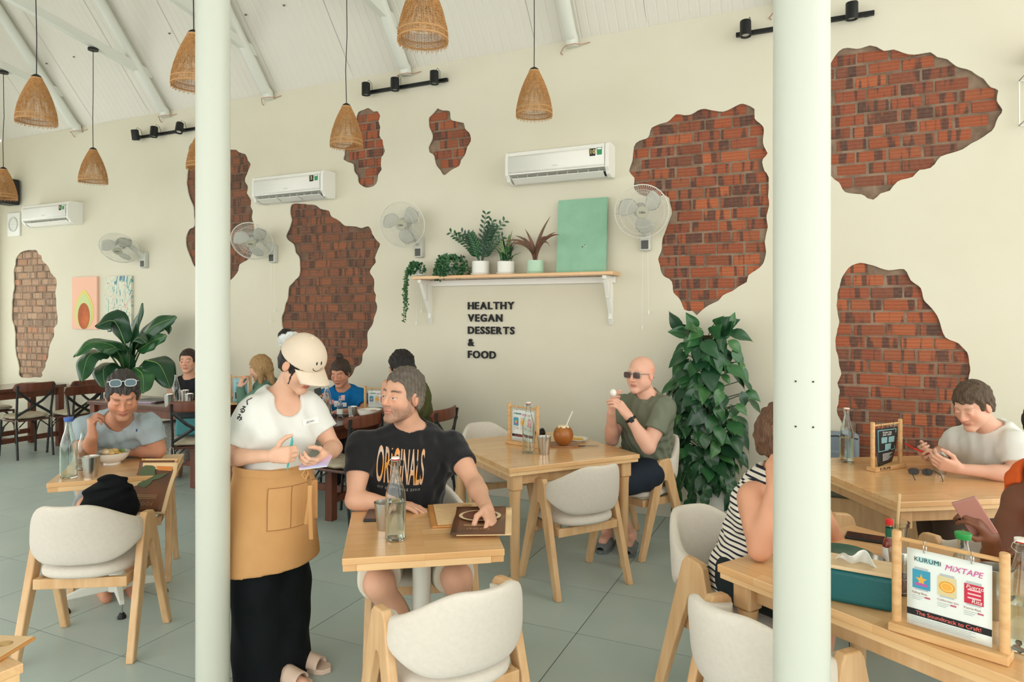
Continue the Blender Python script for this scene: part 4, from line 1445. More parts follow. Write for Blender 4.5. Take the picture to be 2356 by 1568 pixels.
def avo(s, dx=0.0):
    out = []
    for k in range(40):
        a = 2 * math.pi * k / 40
        x, z = math.cos(a), math.sin(a)
        w = .19 * s if z < 0 else .19 * s * (1 - .45 * z * z)
        out.append((x * w + dx, -.12 + (z * (.29 if z > 0 else .21)) * (s if z > 0 else 1)))
    return [(x, max(z, -.33)) for x, z in out][::-1]


flat_shape('avocado_rim', avo(1.0), -.0165, mat('yellow green paint', (222, 206, 120), .8), av)
flat_shape('avocado_flesh', avo(.82), -.0185, mat('pale green paint', (200, 212, 152), .8), av)
flat_shape('avocado_stone', [(.115 * math.cos(2 * math.pi * k / 32), -.165 + .165 * math.sin(2 * math.pi * k / 32)) for k in range(32)][::-1], -.0205, mat('burnt orange paint', (204, 110, 60), .75, var=((168, 84, 46), 5)), av)


def daub_mat():
    m = bpy.data.materials.new('abstract daubs')
    m.use_nodes = True
    nt = m.node_tree
    tc = nt.nodes.new('ShaderNodeTexCoord')
    mp = nt.nodes.new('ShaderNodeMapping')
    mp.inputs['Scale'].default_value = (9, 1, 3.2)
    n = nt.nodes.new('ShaderNodeTexNoise')
    n.inputs['Detail'].default_value = 3
    n.inputs['Scale'].default_value = 1.3
    n.inputs['Distortion'].default_value = 1.6
    r = nt.nodes.new('ShaderNodeValToRGB')
    r.color_ramp.interpolation = 'CONSTANT'
    e = r.color_ramp.elements
    e[0].position, e[0].color = 0, lin((60, 108, 150))
    e[1].position, e[1].color = .36, lin((120, 160, 150))
    for p, c in ((.42, (212, 212, 190)), (.50, (186, 200, 176)), (.55, (226, 206, 180)), (.61, (130, 176, 176)), (.66, (232, 176, 156)), (.72, (70, 130, 120))):
        x = e.new(p)
        x.color = lin(c)
    nt.links.new(tc.outputs['Object'], mp.inputs[0])
    nt.links.new(mp.outputs[0], n.inputs['Vector'])
    nt.links.new(n.outputs['Fac'], r.inputs[0])
    nt.links.new(r.outputs[0], nt.nodes['Principled BSDF'].inputs['Base Color'])
    return m


ab = MB().box((0, 0, 0), (.487, .028, .66)).obj('painting', daub_mat())
ab.location = (-7.852, 5.584, 1.80)
tag(ab, 'abstract painting with blue green and cream daubs', 'painting')

# small fittings at the far left corner and the right edge
sp = thing('wall_speaker', 'black box speaker high in the far left corner', 'speaker', (-9.93, WALL_Y, 3.30))
bevel(MB().box((0, -.13, 0), (.22, .2, .34)).obj('cabinet', M_black, sp, smooth=False), .012)
MB().box((0, -.235, 0), (.18, .008, .30)).obj('grille', mat('dark grille', (44, 42, 40), .8), sp, smooth=False)
MB().box((0, -.02, 0), (.06, .04, .1)).obj('mount', M_dark, sp, smooth=False)
ve = thing('wall_vent', 'white square wall vent with a round grille at the far left', 'vent', (-9.98, WALL_Y, 2.88))
bevel(MB().box((0, -.012, 0), (.27, .024, .32)).obj('frame', M_acw, ve, smooth=False), .006)
MB().lathe([(.10, 0), (.10, .012), (.085, .012), (.085, 0)], 28, T(0, -.024, 0) @ RX(math.pi / 2)).obj('ring', M_acs, ve)
for k in range(7):
    MB().box((0, -.028, -.075 + k * .025), (.17 * math.sqrt(max(.1, 1 - ((k - 3) / 3.6) ** 2)), .004, .008)).obj('slat', M_acs, ve, smooth=False)
wl = thing('wall_lantern', 'white wire box lantern with a rust brown shade at the right edge', 'lantern', (1.34, WALL_Y, 3.08))
fr = MB()
for x in (-.13, .13):
    for y in (-.03, -.27):
        fr.tube([(x, y, -.15), (x, y, .15)], .006, 6)
for z in (-.15, .15):
    fr.tube([(-.13, -.03, z), (.13, -.03, z), (.13, -.27, z), (-.13, -.27, z)], .006, 6, closed=True)
fr.obj('wire_frame', M_acw, wl)
MB().lathe([(.02, .22), (.075, .20), (.10, .10), (.094, .10), (.07, .19), (.02, .21)], 24, T(0, -.15, .14)).obj('shade', mat('rust brown shade', (176, 104, 76), .7), wl)
MB().tube([(0, 0, .32), (0, -.15, .36)], .008, 8).obj('arm', M_dark, wl)
MB().box((0, -.01, 0), (.06, .02, .34)).obj('back_plate', M_acw, wl, smooth=False)

# ------------------------------------------------------------------ tableware
M_glass = mat('clear glass', (240, 246, 242), .02, trans=1.0, ior=1.45)
M_gglass = mat('green tinted glass', (240, 248, 243), .03, trans=1.0, ior=1.45)
M_water = mat('water', (240, 248, 246), .0, trans=1.0, ior=1.33)
M_steel = mat('brushed steel', (196, 194, 186), .24, .95)
M_china = mat('white china', (236, 234, 224), .2, coat=.3)
M_red = mat('red plastic', (206, 44, 40), .4)
M_wire = mat('bright wire', (190, 190, 184), .25, .9)


def pose(o, p, rz=0.0):
    o.location = p
    o.rotation_euler = (0, 0, rz)
    return o


def bottle(p, h, r, label, cap='swing', tint=None, water=.45, name='glass_bottle', paper=False):
    t = thing(name, label, 'bottle', p, random.uniform(0, 6))
    g = M_gglass if tint else M_glass
    prof = [(0, .003), (r * .9, .0), (r, .008), (r, h * .50), (r * .96, h * .56), (r * .70, h * .68), (r * .44, h * .79), (r * .36, h * .86), (r * .36, h * .93), (r * .42, h * .935), (r * .42, h * .965)]
    inn = [(q - .0028 if q > .01 else 0, z + .004) for q, z in prof[::-1]]
    inn[0] = (r * .42 - .004, h * .965)
    inn[-1] = (0, .008)
    MB().lathe(prof + inn, 32).obj('glass', g, t)
    if water:
        zt = h * water
        MB().lathe([(0, .0085), (r - .0034, .012), (r - .0034, zt), (0, zt)], 28).obj('water', M_water, t)
    if cap == 'swing':
        c = MB().lathe([(0, h * .962), (r * .38, h * .962), (r * .40, h * .975), (0, h * .975)], 18).obj('red_seal', M_red, t)
        MB().lathe([(0, h * .975), (r * .42, h * .975), (r * .42, h * .995), (r * .3, h), (0, h)], 18).obj('stopper', M_china, t)
        w = MB()
        for s in (-1, 1):
            w.tube([(s * r * .44, 0, h * .88), (s * r * .62, r * .2, h * .92), (s * r * .6, r * .1, h * .96), (s * r * .40, 0, h * .985)], .0014, 6)
        w.tube([(-r * .44, 0, h * .88), (0, r * .44, h * .875), (r * .44, 0, h * .88), (0, -r * .44, h * .875)], .0014, 6, closed=True)
        w.obj('wire_bail', M_wire, t)
    elif cap == 'crown':
        MB().lathe([(r * .42, h * .955), (r * .45, h * .96), (r * .45, h * .975), (r * .42, h * .98)], 16, close=True).obj('lip', g, t)
    else:
        MB().lathe([(0, h * .935), (r * .50, h * .93), (r * .58, h * .985), (r * .55, h), (0, h)], 20).obj('stopper', cap, t)
    if paper:
        MB().lathe([(r + .0006, h * .16), (r + .0006, h * .40)], 24).obj('paper_label', paper, t)
    return t


def cup(p, label, h=.115, r=.046, name='steel_cup'):
    o = MB().lathe([(0, 0), (r * .72, 0), (r * .73, .003), (r * .98, h - .004), (r * 1.02, h - .003), (r * 1.02, h), (r * .97, h), (r * .70, .006), (0, .006)], 32).obj(name, M_steel)
    pose(o, p)
    return tag(o, label, 'cup', 'steel tumblers')


def bowl(p, r, h, label, food=None, name='white_bowl'):
    t = thing(name, label, 'bowl', p)
    prof = [(0, 0), (r * .48, 0), (r * .46, h * .14), (r * .72, h * .34), (r * .92, h * .66), (r, h), (r * .975, h), (r * .88, h * .66), (r * .66, h * .36), (r * .4, h * .2), (0, h * .18)]
    MB().lathe(prof, 40).obj('bowl_body', M_china, t)
    if food:
        random.seed(5)
        MB().lathe([(0, h * .86), (r * .6, h * .82), (r * .90, h * .7), (r * .7, h * .4), (0, h * .4)], 24).obj('broth', mat('pale broth', (214, 200, 160), .35), t)
        for k in range(food):
            a, q = random.uniform(0, 6.28), r * .62 * math.sqrt(random.random())
            c = random.choice([(226, 196, 130), (236, 224, 190), (120, 150, 70), (214, 170, 90), (240, 236, 220)])
            s = random.uniform(.014, .026)
            b = MB().ball((q * math.cos(a), q * math.sin(a), h * (.88 + .22 * random.random())), (s * 1.3, s, s * .7), 8, 6, None)
            b.v = [(x + random.uniform(-.002, .002), y + random.uniform(-.002, .002), z) for x, y, z in b.v]
            b.obj('food_piece', mat('food%d' % c[2], c, .6), t)
    return t


def plate(p, r, label, m=None, food=()):
    t = thing('plate', label, 'plate', p)
    MB().lathe([(0, 0), (r * .6, 0), (r * .66, .006), (r, .018), (r * .985, .021), (r * .64, .010), (0, .008)], 40).obj('plate_body', m or M_china, t)
    for k, (x, y, s, c) in enumerate(food):
        MB().ball((x, y, .016), (s, s * .7, .010), 10, 6).obj('food_piece', mat('food%d' % c[2], c, .6), t)
    return t


def phone(p, rz, label, c=(28, 30, 32), size=(.074, .152, .009), M=None, name='mobile_phone'):
    t = thing(name, label, 'phone', p, rz)
    bevel(MB().box((0, 0, size[2] / 2), size).obj('case', mat('phone case %d %d' % c[:2], c, .35), t, smooth=False), .003, 3)
    MB().box((0, 0, size[2] + .0003), (size[0] - .006, size[1] - .008, .0006)).obj('screen', mat('dark phone glass', (16, 18, 20), .08), t, smooth=False)
    if M is not None:
        t.matrix_world = M
    return t


def sunglasses(p, rz, label, s=1.0, lens=(40, 42, 40), rim=(60, 54, 48), M=None, top=True, parent=None, sq=.8):
    t = thing('sunglasses', label, 'sunglasses', p, rz) if top else None
    if not top:
        t = bpy.data.objects.new('sunglasses', None)
        COL.objects.link(t)
        t.parent = parent
    m1 = mat('glasses rim %d' % rim[0], rim, .35)
    m2 = mat('glasses lens %d %d' % (lens[0], lens[1]), lens, .05)
    for q in (-1, 1):
        pw = lambda v: math.copysign(abs(v) ** sq, v)
        ring = [(q * .034 * s + .026 * s * pw(math.cos(a)), 0, .018 * s * pw(math.sin(a))) for a in [2 * math.pi * k / 24 for k in range(24)]]
        MB().tube(ring, .0022 * s, 6, closed=True).obj('rim', m1, t)
        MB().add([(x, .001, z) for x, y, z in ring] + [(x, -.001, z) for x, y, z in ring], [tuple(range(24)), tuple(range(47, 23, -1))]).obj('lens', m2, t)
        MB().tube([(q * .060 * s, 0, .008 * s), (q * .068 * s, .012 * s, .010 * s), (q * .072 * s, .10 * s, .004 * s), (q * .068 * s, .135 * s, -.02 * s)], .0022 * s, 6).obj('temple', m1, t)
    MB().tube([(-.010 * s, 0, .006 * s), (0, -.003 * s, .010 * s), (.010 * s, 0, .006 * s)], .0022 * s, 6).obj('bridge', m1, t)
    if M is not None:
        t.matrix_local = M
    return t


M_sheet = mat('menu sheet white', (226, 232, 226), .6)
CANS = [((58, 150, 178), (180, 120, 170), (232, 170, 70)), ((214, 200, 150), (226, 160, 60), (240, 200, 110)), ((196, 44, 66), (236, 190, 196), (150, 20, 40))]


def menu_stand(p, rz, label, sheet='mixtape', w=.26, h=.285, sway=.0):
    """wooden stand: foot, two posts, cross rod, two rings and a hanging sheet; its front faces local -y"""
    t = thing('menu_stand', label, 'menu stand', p, rz, 'wooden table menu stands')
    wd = mat('menu stand wood', (218, 176, 122), .5, var=((204, 158, 104), 5, (2, 12, 12)))
    bevel(MB().box((0, 0, .0125), (w + .03, .062, .025)).obj('foot', wd, t, smooth=False), .004)
    for s in (-1, 1):
        MB().lathe([(0, .02), (.0125, .02), (.0125, h - .003), (.010, h), (0, h)], 16, T(s * w / 2, 0, 0)).obj('post', wd, t)
    MB().tube([(-w / 2, 0, h - .022), (w / 2, 0, h - .022)], .006, 12).obj('rod', wd, t)
    sw, sh_ = w - .055, h - .068
    for s in (-1, 1):
        MB().tube([(s * w * .22, .013 * math.cos(a), h - .032 + .016 * math.sin(a)) for a in [2 * math.pi * k / 18 for k in range(18)]], .0016, 6, closed=True).obj('ring', M_wire, t)
    z1 = h - .042
    pg = MB().grid(lambda u, v: (-sw / 2 + sw * u, sway * (1 - v) ** 2 * (u - .3), z1 - sh_ + sh_ * v), 8, 10).obj('sheet', M_sheet if sheet == 'mixtape' else mat('menu sheet %s' % sheet, {'qr': (30, 34, 36), 'blue': (150, 200, 206)}[sheet], .5), t)
    k = pg.modifiers.new('s', 'SOLIDIFY')
    k.thickness = .0022
    k.offset = 0

    def P(x, z):            # place on the front of the sheet, from its top left corner, in parts of its size
        return (-sw / 2 + sw * x, -.0024 + sway * z ** 2 * (x - .3), z1 - sh_ * z)

    def quad(name, x0, z0, x1, z1_, m, lift=0.0):
        a, b, c, d = P(x0, z0), P(x1, z0), P(x1, z1_), P(x0, z1_)
        return MB().add([(q[0], q[1] - lift, q[2]) for q in (a, d, c, b)], [(0, 1, 2, 3)]).obj(name, m, pg, smooth=False)

    def wr(txt, x, z, size, m, **kw):
        q = P(x, z)
        q = (q[0], q[1] - .0012, q[2])
        return text('print', txt, size * sw / .205, m, pg, T(*q) @ RX(math.pi / 2), depth=0, **kw)
    if sheet == 'mixtape':
        quad('emblem_wash', .14, .09, .40, .16, mat('pale teal print', (168, 214, 214), .7), -.0004)
        wr('KURUMI', .09, .15, .0175, M_ink, spacing=1.08)
        wr('MiXTAPE', .46, .18, .0225, mat('magenta print', (204, 74, 150), .7), shear=.25)
        for i, (c1, c2, c3) in enumerate(CANS):
            x0 = .07 + .31 * i
            zt = .23 + .012 * i
            quad('can_lid', x0 + .025, zt, x0 + .195, zt + .03, mat('print silver', (180, 186, 188), .5), .0002)
            can = quad('can', x0, zt + .03, x0 + .22, zt + .275, mat('print can %d' % i, c1, .6), .0002)
            quad('can_foot', x0 + .025, zt + .275, x0 + .195, zt + .295, mat('print silver', (180, 186, 188), .5), .0002)
            if i == 0:
                pts = [P(x0 + .11 + .075 * math.sin(a) * (1 if k % 2 == 0 else .4), zt + .16 - .085 * math.cos(a) * (1 if k % 2 == 0 else .4)) for k, a in enumerate([2 * math.pi * j / 10 for j in range(10)])]
                MB().add([(q[0], q[1] - .0005, q[2]) for q in pts], [tuple(range(10))[::-1]]).obj('star', mat('print amber', (226, 170, 70), .6), pg, smooth=False)
                quad('splash', x0 + .03, zt + .2, x0 + .19, zt + .235, mat('print violet', (176, 92, 160), .6), .0007)
            elif i == 1:
                for rr, cc, lf in ((.095, (226, 150, 50), .0005), (.075, (246, 206, 110), .0008), (.062, (232, 168, 70), .0011)):
                    pts = [P(x0 + .11 + rr * math.sin(a), zt + .155 - rr * .75 * math.cos(a)) for a in [2 * math.pi * j / 22 for j in range(22)]]
                    MB().add([(q[0], q[1] - lf, q[2]) for q in pts], [tuple(range(22))[::-1]]).obj('orange_slice', mat('print orange %d' % cc[1], cc, .6), pg, smooth=False)
            else:
                for j in range(3):
                    quad('swirl', x0 + .04, zt + .09 + .05 * j, x0 + .19, zt + .11 + .05 * j, mat('print pale pink', (236, 186, 192), .6), .0005)
                wr('Puerto', x0 + .02, zt + .085, .015, M_paper, shear=.2)
                wr('Rita', x0 + .08, zt + .26, .016, M_paper, shear=.2)
            wr(('Falling Blue', 'Californian Sun', 'Puerto Red')[i], x0 - .005, zt + .345, .0085, mat('print brown', (150, 96, 80), .7))
            for j in range(3):
                quad('small_print', x0 - .005, zt + .372 + .022 * j, x0 + (.14, .12, .10)[j], zt + .378 + .022 * j, mat('print grey', (176, 182, 178), .7), .0002)
            quad('price', x0 + .15, zt + .365, x0 + .22, zt + .385, mat('print price red', (190, 90, 110), .7), .0003)
        quad('black_band', 0, .78, 1, .865, M_ink, .0002)
        wr('The Soundtrack to Craft!', .5, .845, .0155, mat('coral print', (232, 108, 96), .6), align='CENTER', bold=.0001)
        for j in range(4):
            quad('small_print', .05, .885 + .022 * j, .82 - .05 * (j % 2), .893 + .022 * j, mat('print grey', (176, 182, 178), .7), .0002)
    elif sheet == 'qr':
        cy = mat('cyan print', (140, 206, 208), .6)
        for a in ((.08, .05, .93, .065), (.08, .05, .10, .62), (.91, .05, .93, .62), (.08, .61, .62, .625), (.74, .61, .93, .625)):
            quad('speech_bubble', *a, cy, .0003)
        wr('Know you', .5, .15, .020, M_paper, align='CENTER')
        wr('your cool!', .5, .21, .020, M_paper, align='CENTER')
        for a in ((.24, .25, .52, .41), (.58, .25, .86, .41), (.42, .44, .72, .60)):
            quad('pale_square', *a, mat('print pale teal', (128, 170, 172), .7), .0003)
        for j in range(6):
            quad('small_print', .30, .70 + .035 * j, .86 - .08 * (j % 3), .714 + .035 * j, M_sheet, .0003)
        foot_t = text('foot_lettering', 'KURUMI', .026, M_ink, t, T(-w / 2 + .02, -.0325, .006) @ RX(math.pi / 2))
    else:
        wr('KURUMI', .5, .22, .03, mat('print deep teal', (60, 120, 130), .6), align='CENTER')
        wr('TEA & COFFEE', .5, .36, .02, mat('print deep teal', (60, 120, 130), .6), align='CENTER')
        for x in (.12, .54):
            quad('drink_photo', x, .58, x + .34, .86, mat('print brown drink', (128, 70, 52), .6), .0003)
    return t


def menu_cover_mat(name, kind):
    """printed cover: warm photograph fading into a dark band with fine lines"""
    return mat(name, (150, 108, 62), .35, var=((92, 78, 60), 6))


def clip(name, p, rz, label, z=.75):
    t = thing(name, label, 'menu', (p[0], p[1], z), rz)
    return t


TZ = .7505
random.seed(21)
# --- table of the man in grey
bottle(on(158, 1097, TZ), .335, .043, 'clear green glass bottle with a blue stopper', cap=mat('blue rubber', (62, 98, 170), .5), tint=True, water=.0)
bottle(on(190, 1080, TZ), .235, .029, 'small empty glass bottle between blue-stoppered bottle and steel cup', cap='crown', water=.3)
cup(on(209, 1096, TZ), 'steel tumbler in front of the small bottle on the grey man\'s table')
bowl(on(258, 1066, TZ), .098, .072, 'white footed bowl of noodles on the grey man\'s table', food=16)
phone(on(346, 1058, TZ), math.radians(60), 'black phone by the elbow of the man in grey')
# --- table of the man in the black T-shirt
bottle(on(910, 1240, TZ), .335, .0415, 'half full swing-top water bottle in front of the lettered black T-shirt', water=.47)
cup(on(886, 1216, TZ), 'steel tumbler hidden behind the half full swing-top bottle')
phone(on(862, 1188, TZ), math.radians(28), 'black phone lying beside the swing-top bottle', size=(.078, .155, .012))
# --- table of the bald man
bottle(on(1216, 1041, TZ), .335, .040, 'clear swing-top bottle beside the coconut and menu stand', water=.0)
cup(on(1252, 1044, TZ), 'steel tumbler between bottle and coconut')
cc = thing('coconut_drink', 'brown young coconut with a straw on a wooden board', 'coconut', on(1296, 1024, TZ + .012))
ms = MB().ball((0, 0, .072), (.069, .069, .074), 32, 18)
ms.v = [(x, y, min(z, .128 + .010 * math.sin(7 * math.atan2(y, x)))) for x, y, z in ms.v]
ms.obj('shell', mat('glossy brown husk', (176, 112, 52), .3, var=((146, 86, 38), 9)), cc)
MB().lathe([(0, .131), (.038, .130), (.046, .124), (.034, .138), (0, .137)], 20).obj('white_flesh', mat('coconut flesh', (236, 222, 190), .7), cc)
MB().tube([(.005, 0, .10), (.06, .02, .235)], .0045, 10).obj('straw', M_paper, cc)
bd = MB().prism([(.11 * math.copysign(abs(math.cos(a)) ** .5, math.cos(a)), .085 * math.copysign(abs(math.sin(a)) ** .5, math.sin(a))) for a in [2 * math.pi * k / 32 for k in range(32)]], 0, .012).obj('wooden_board', mat('walnut board', (168, 118, 74), .5, var=((146, 98, 58), 4, (2, 14, 2))))
pose(bd, on(1296, 1024, TZ), .4)
tag(bd, 'small wooden serving board under the coconut', 'board')
plate(on(1326, 1014, TZ), .085, 'white plate of yellow food behind the coconut', food=[(-.03, .0, .03, (232, 190, 90)), (.02, .02, .028, (240, 204, 110)), (.0, -.03, .026, (226, 180, 80))])
kn = MB()
kn.tube([(0, 0, .006), (.10, 0, .006)], [.007, .006], 8, flat=((0, 0, 1), .6))
kn.tube([(.10, 0, .006), (.20, 0, .004)], [.006, .003], 6, flat=((0, 0, 1), .3))
pose(kn.obj('table_knife', mat('black cutlery', (30, 30, 30), .35)), on(1300, 1025, TZ) + Vector((.05, -.03, 0)), .55)
tag(bpy.data.objects['table_knife'], 'black knife resting beside the coconut board', 'knife')
cm = thing('camera_strap', 'coiled black strap behind the clear bottle', 'strap', on(1243, 1000, TZ), .4)
for k in range(4):
    a0 = k * .8
    MB().tube([(.035 * math.cos(a0 + q) * (1 - .08 * k), .03 * math.sin(a0 + q), .014 + .007 * k + .006 * math.sin(3 * q)) for q in [2 * math.pi * j / 20 for j in range(20)]], .006, 6, closed=True, flat=((0, 0, 1), 1.6)).obj('strap_loop', M_black, cm)
menu_stand(on(1204, 1024, TZ), YAW + math.radians(-42), 'menu stand with a drinks sheet on the bald man\'s table')
# --- table of the man in the white T-shirt
bottle(on(1948, 1062, TZ), .335, .041, 'half full glass bottle beside the black QR menu stand', water=.45)
menu_stand(on(2040, 1078, TZ), YAW + math.radians(28), 'menu stand with a black sheet on the white T-shirt man\'s table', sheet='qr', sway=.05)
sunglasses(on(2118, 1093, TZ) + Vector((0, 0, .021)), YAW + 2.9, 'folded black sunglasses lying on the right-hand table')
cup(on(2162, 1088, TZ), 'steel tumbler beside the folded sunglasses')
# --- right foreground table
phone(on(1996, 1240, TZ), YAW + math.radians(58), 'black phone with camera bump on the right foreground table', size=(.078, .16, .011))
plate(on(1940, 1282, TZ), .105, 'dark green plate behind the tissue box', m=mat('dark green glaze', (42, 92, 76), .25))
MB_b = MB().lathe([(0, 0), (.040, 0), (.046, .010), (.050, .045), (.052, .045), (.048, .008), (.040, .002), (0, .002)], 30)
pose(MB_b.obj('sauce_bowl', M_steel), on(2000, 1312, TZ))
tag(bpy.data.objects['sauce_bowl'], 'small steel sauce bowl behind the tissue box', 'bowl')
tb = thing('tissue_box', 'dark teal tissue box with pale wooden lid', 'tissue box', on(1962, 1375, TZ), YAW + math.radians(-31))
bevel(MB().box((0, 0, .052), (.235, .13, .104)).obj('box', mat('dark teal lacquer', (22, 92, 94), .45, bump=(300, .1)), tb, smooth=False), .014, 4)
bevel(MB().box((0, 0, .110), (.232, .127, .012)).obj('lid', mat('pale ash lid', (222, 198, 160), .5, var=((210, 182, 142), 4, (2, 16, 2))), tb, smooth=False), .004, 2)
lo = text('lid_print', 'K', .02, M_ink, tb, T(-.075, -.02, .1165), depth=0)


def tissue(u, v):
    x = (u - .5) * .105
    return (x + .018 * v, .02 * math.sin(9 * u + 2 * v) * (.5 + v) - .03 * v, .112 + .052 * v * (1 - .55 * abs(2 * u - 1.0)) + .006 * math.sin(11 * u))


tis = MB().grid(tissue, 26, 12).obj('tissue', M_paper, tb)
tis.modifiers.new('s', 'SOLIDIFY').thickness = .0015
hs = thing('sauce_bottle', 'hot sauce bottle with red cap and green neck label', 'sauce bottle', on(2046, 1300, TZ))
MB().lathe([(0, 0), (.021, 0), (.022, .004), (.022, .075), (.018, .092), (.0105, .105), (.010, .150), (0, .150)], 24).obj('glass', M_glass, hs)
MB().lathe([(0, .003), (.0195, .003), (.0195, .072), (.015, .09), (.004, .098), (0, .098)], 20).obj('sauce', mat('chili sauce', (176, 52, 26), .3), hs)
MB().lathe([(.0125, .106), (.0125, .138)], 20).obj('neck_label', mat('bottle green paper', (24, 96, 70), .5), hs)
MB().lathe([(0, .148), (.012, .148), (.0125, .166), (.010, .169), (0, .169)], 18).obj('cap', M_red, hs)
MB().lathe([(.0225, .02), (.0225, .068)], 24).obj('paper_label', M_paper, hs)
dg_ = thing('drinking_glass', 'empty tall drinking glass with a cane straw', 'glass', on(2066, 1285, TZ))
MB().lathe([(0, 0), (.030, 0), (.040, .140), (.0385, .140), (.0288, .008), (0, .008)], 32).obj('glass', M_glass, dg_)
MB().tube([(-.008, 0, .01), (.006, .012, .24)], .0055, 10).obj('straw', mat('cane straw', (214, 184, 136), .6), dg_)
sj = thing('spice_jar', 'glass spice jar of pink salt with steel cap in a wire rack', 'jar', on(2072, 1362, TZ))
MB().lathe([(0, 0), (.031, 0), (.031, .080), (.028, .085), (.0265, .082), (.029, .078), (.029, .003), (0, .003)], 28).obj('glass', M_glass, sj)
MB().lathe([(0, .004), (.0285, .004), (.0285, .058), (0, .060)], 24).obj('pink_salt', mat('pink salt', (206, 150, 132), .8, bump=(300, .8)), sj)
MB().lathe([(.032, .078), (.032, .098), (.036, .135), (.034, .139), (0, .139)], 28).obj('steel_cap', M_steel, sj)
for z in (.012, .055):
    MB().tube([(.038 * math.cos(2 * math.pi * k / 32), .038 * math.sin(2 * math.pi * k / 32), z) for k in range(32)], .0016, 6, closed=True).obj('wire_ring', M_wire, sj)
for k in range(4):
    a = .4 + math.pi / 2 * k
    MB().tube([(.038 * math.cos(a), .038 * math.sin(a), .002), (.038 * math.cos(a), .038 * math.sin(a), .10)], .0015, 6).obj('wire_post', M_wire, sj)
bottle(on(2216, 1420, TZ), .255, .040, 'bottle with a green rubber stopper behind the large menu stand', cap=mat('green rubber', (38, 150, 70), .5), water=.3)
cup(on(2290, 1418, TZ), 'tall steel tumbler right of the large menu stand', h=.15, r=.044)
bottle(on(2352, 1490, TZ), .30, .045, 'large swing-top water bottle cut off by the right edge', water=.42)
menu_stand(Vector((.318, 2.205, TZ)), math.radians(-22), 'large menu stand in the right foreground with a three-can drinks sheet', w=.258, h=.285)
# --- dark tables
DZ = .7605


def onF(px, y, z=DZ):
    """point on a dark table, at column px and distance y from the far wall line"""
    t = (px - CXP) / FPX
    k = y / (CS + t * SN)
    return Vector(((-SN + t * CS) * k, y, z))


bottle(onF(752, 4.62), .335, .041, 'half full swing-top bottle behind the brim of the waitress cap', water=.4)
bottle(onF(782, 4.78), .19, .026, 'small bottle with a paper straw on the blue T-shirt woman\'s table', cap='crown', water=.0, paper=M_paper)
cup(onF(811, 4.80), 'steel tumbler on the blue T-shirt woman\'s table', h=.10, r=.043)
bowl(onF(850, 4.80), .105, .085, 'large cream bowl on the blue T-shirt woman\'s table')
plate(onF(790, 4.93), .10, 'white plate in front of the woman in blue', food=[(.01, 0, .03, (90, 70, 50))])
nh = thing('napkin_holder', 'white curved napkin holder on the dark table', 'napkin holder', onF(818, 4.62))
MB().grid(lambda u, v: (-.05 + .1 * u, (-.02 if v < .5 else .02), .004 + .05 * (abs(2 * u - 1) ** 2 * .6 + .4) * (abs(2 * v - 1))), 15, 9).obj('holder', M_china, nh)
menu_stand(onF(868, 5.03), YAW - .1, 'menu stand beside the olive shirt man on the dark table', w=.22, h=.26)
bottle(onF(405, 4.74), .31, .039, 'empty clear bottle on the dark table behind the slim column', cap='crown', water=0)
cup(onF(388, 4.68), 'steel tumbler left of the empty clear bottle')
cup(onF(424, 5.0), 'steel tumbler behind the empty clear bottle')
cup(onF(434, 4.80), 'steel tumbler next to the slim column')
lp = thing('notebook_stack', 'grey notebook on lilac papers on the dark table', 'notebook', onF(352, 4.86), .1)
bevel(MB().box((0, 0, .014), (.30, .21, .012)).obj('notebook', mat('grey notebook', (128, 128, 124), .6), lp, smooth=False), .003)
bevel(MB().box((-.04, -.03, .004), (.32, .22, .008)).obj('papers', mat('lilac paper', (202, 176, 204), .7), lp, smooth=False), .002)
menu_stand(onF(553, 5.05), YAW + .15, 'menu stand with a pale blue sheet in front of the blonde woman', sheet='blue', w=.19, h=.30)
menu_stand(Vector((-9.2, 4.6, .7805)), YAW + .6, 'menu stand on the table at the far left edge', w=.2, h=.24)
tg = thing('shoulder_bag', 'teal bag with dark flap leaning on the cross-back chair', 'bag', (-5.40, 4.56, .505), .7)
bevel(MB().box((0, 0, .15), (.26, .09, .27), RX(-.25)).obj('body', mat('teal canvas bag', (62, 128, 132), .7), tg, smooth=False), .02, 3)
bevel(MB().box((0, -.008, .23), (.27, .10, .12), RX(-.25)).obj('flap', mat('dark bag flap', (30, 40, 44), .6), tg, smooth=False), .02, 3)
bg = thing('backpack', 'blue grey backpack on the bench behind the glass bottle', 'backpack', (.10, 5.53, .462), .0)
bevel(MB().box((0, 0, .17), (.30, .10, .34), None).obj('body', mat('blue grey nylon', (128, 140, 148), .7, bump=(90, .2)), bg, smooth=False), .04, 4)
bevel(MB().box((0, -.055, .12), (.22, .03, .18), None).obj('front_pocket', mat('blue grey nylon', (128, 140, 148), .7), bg, smooth=False), .02, 3)
MB().tube([(-.14, -.045, .30), (0, -.052, .315), (.14, -.045, .30)], .004, 6).obj('zip', M_dark, bg)

# open menu on the bistro table, clipboard with turned pages
M_kraft = mat('kraft page', (226, 194, 148), .75)
M_cover = mat('dark printed cover', (84, 62, 48), .38, var=((120, 74, 44), 5))


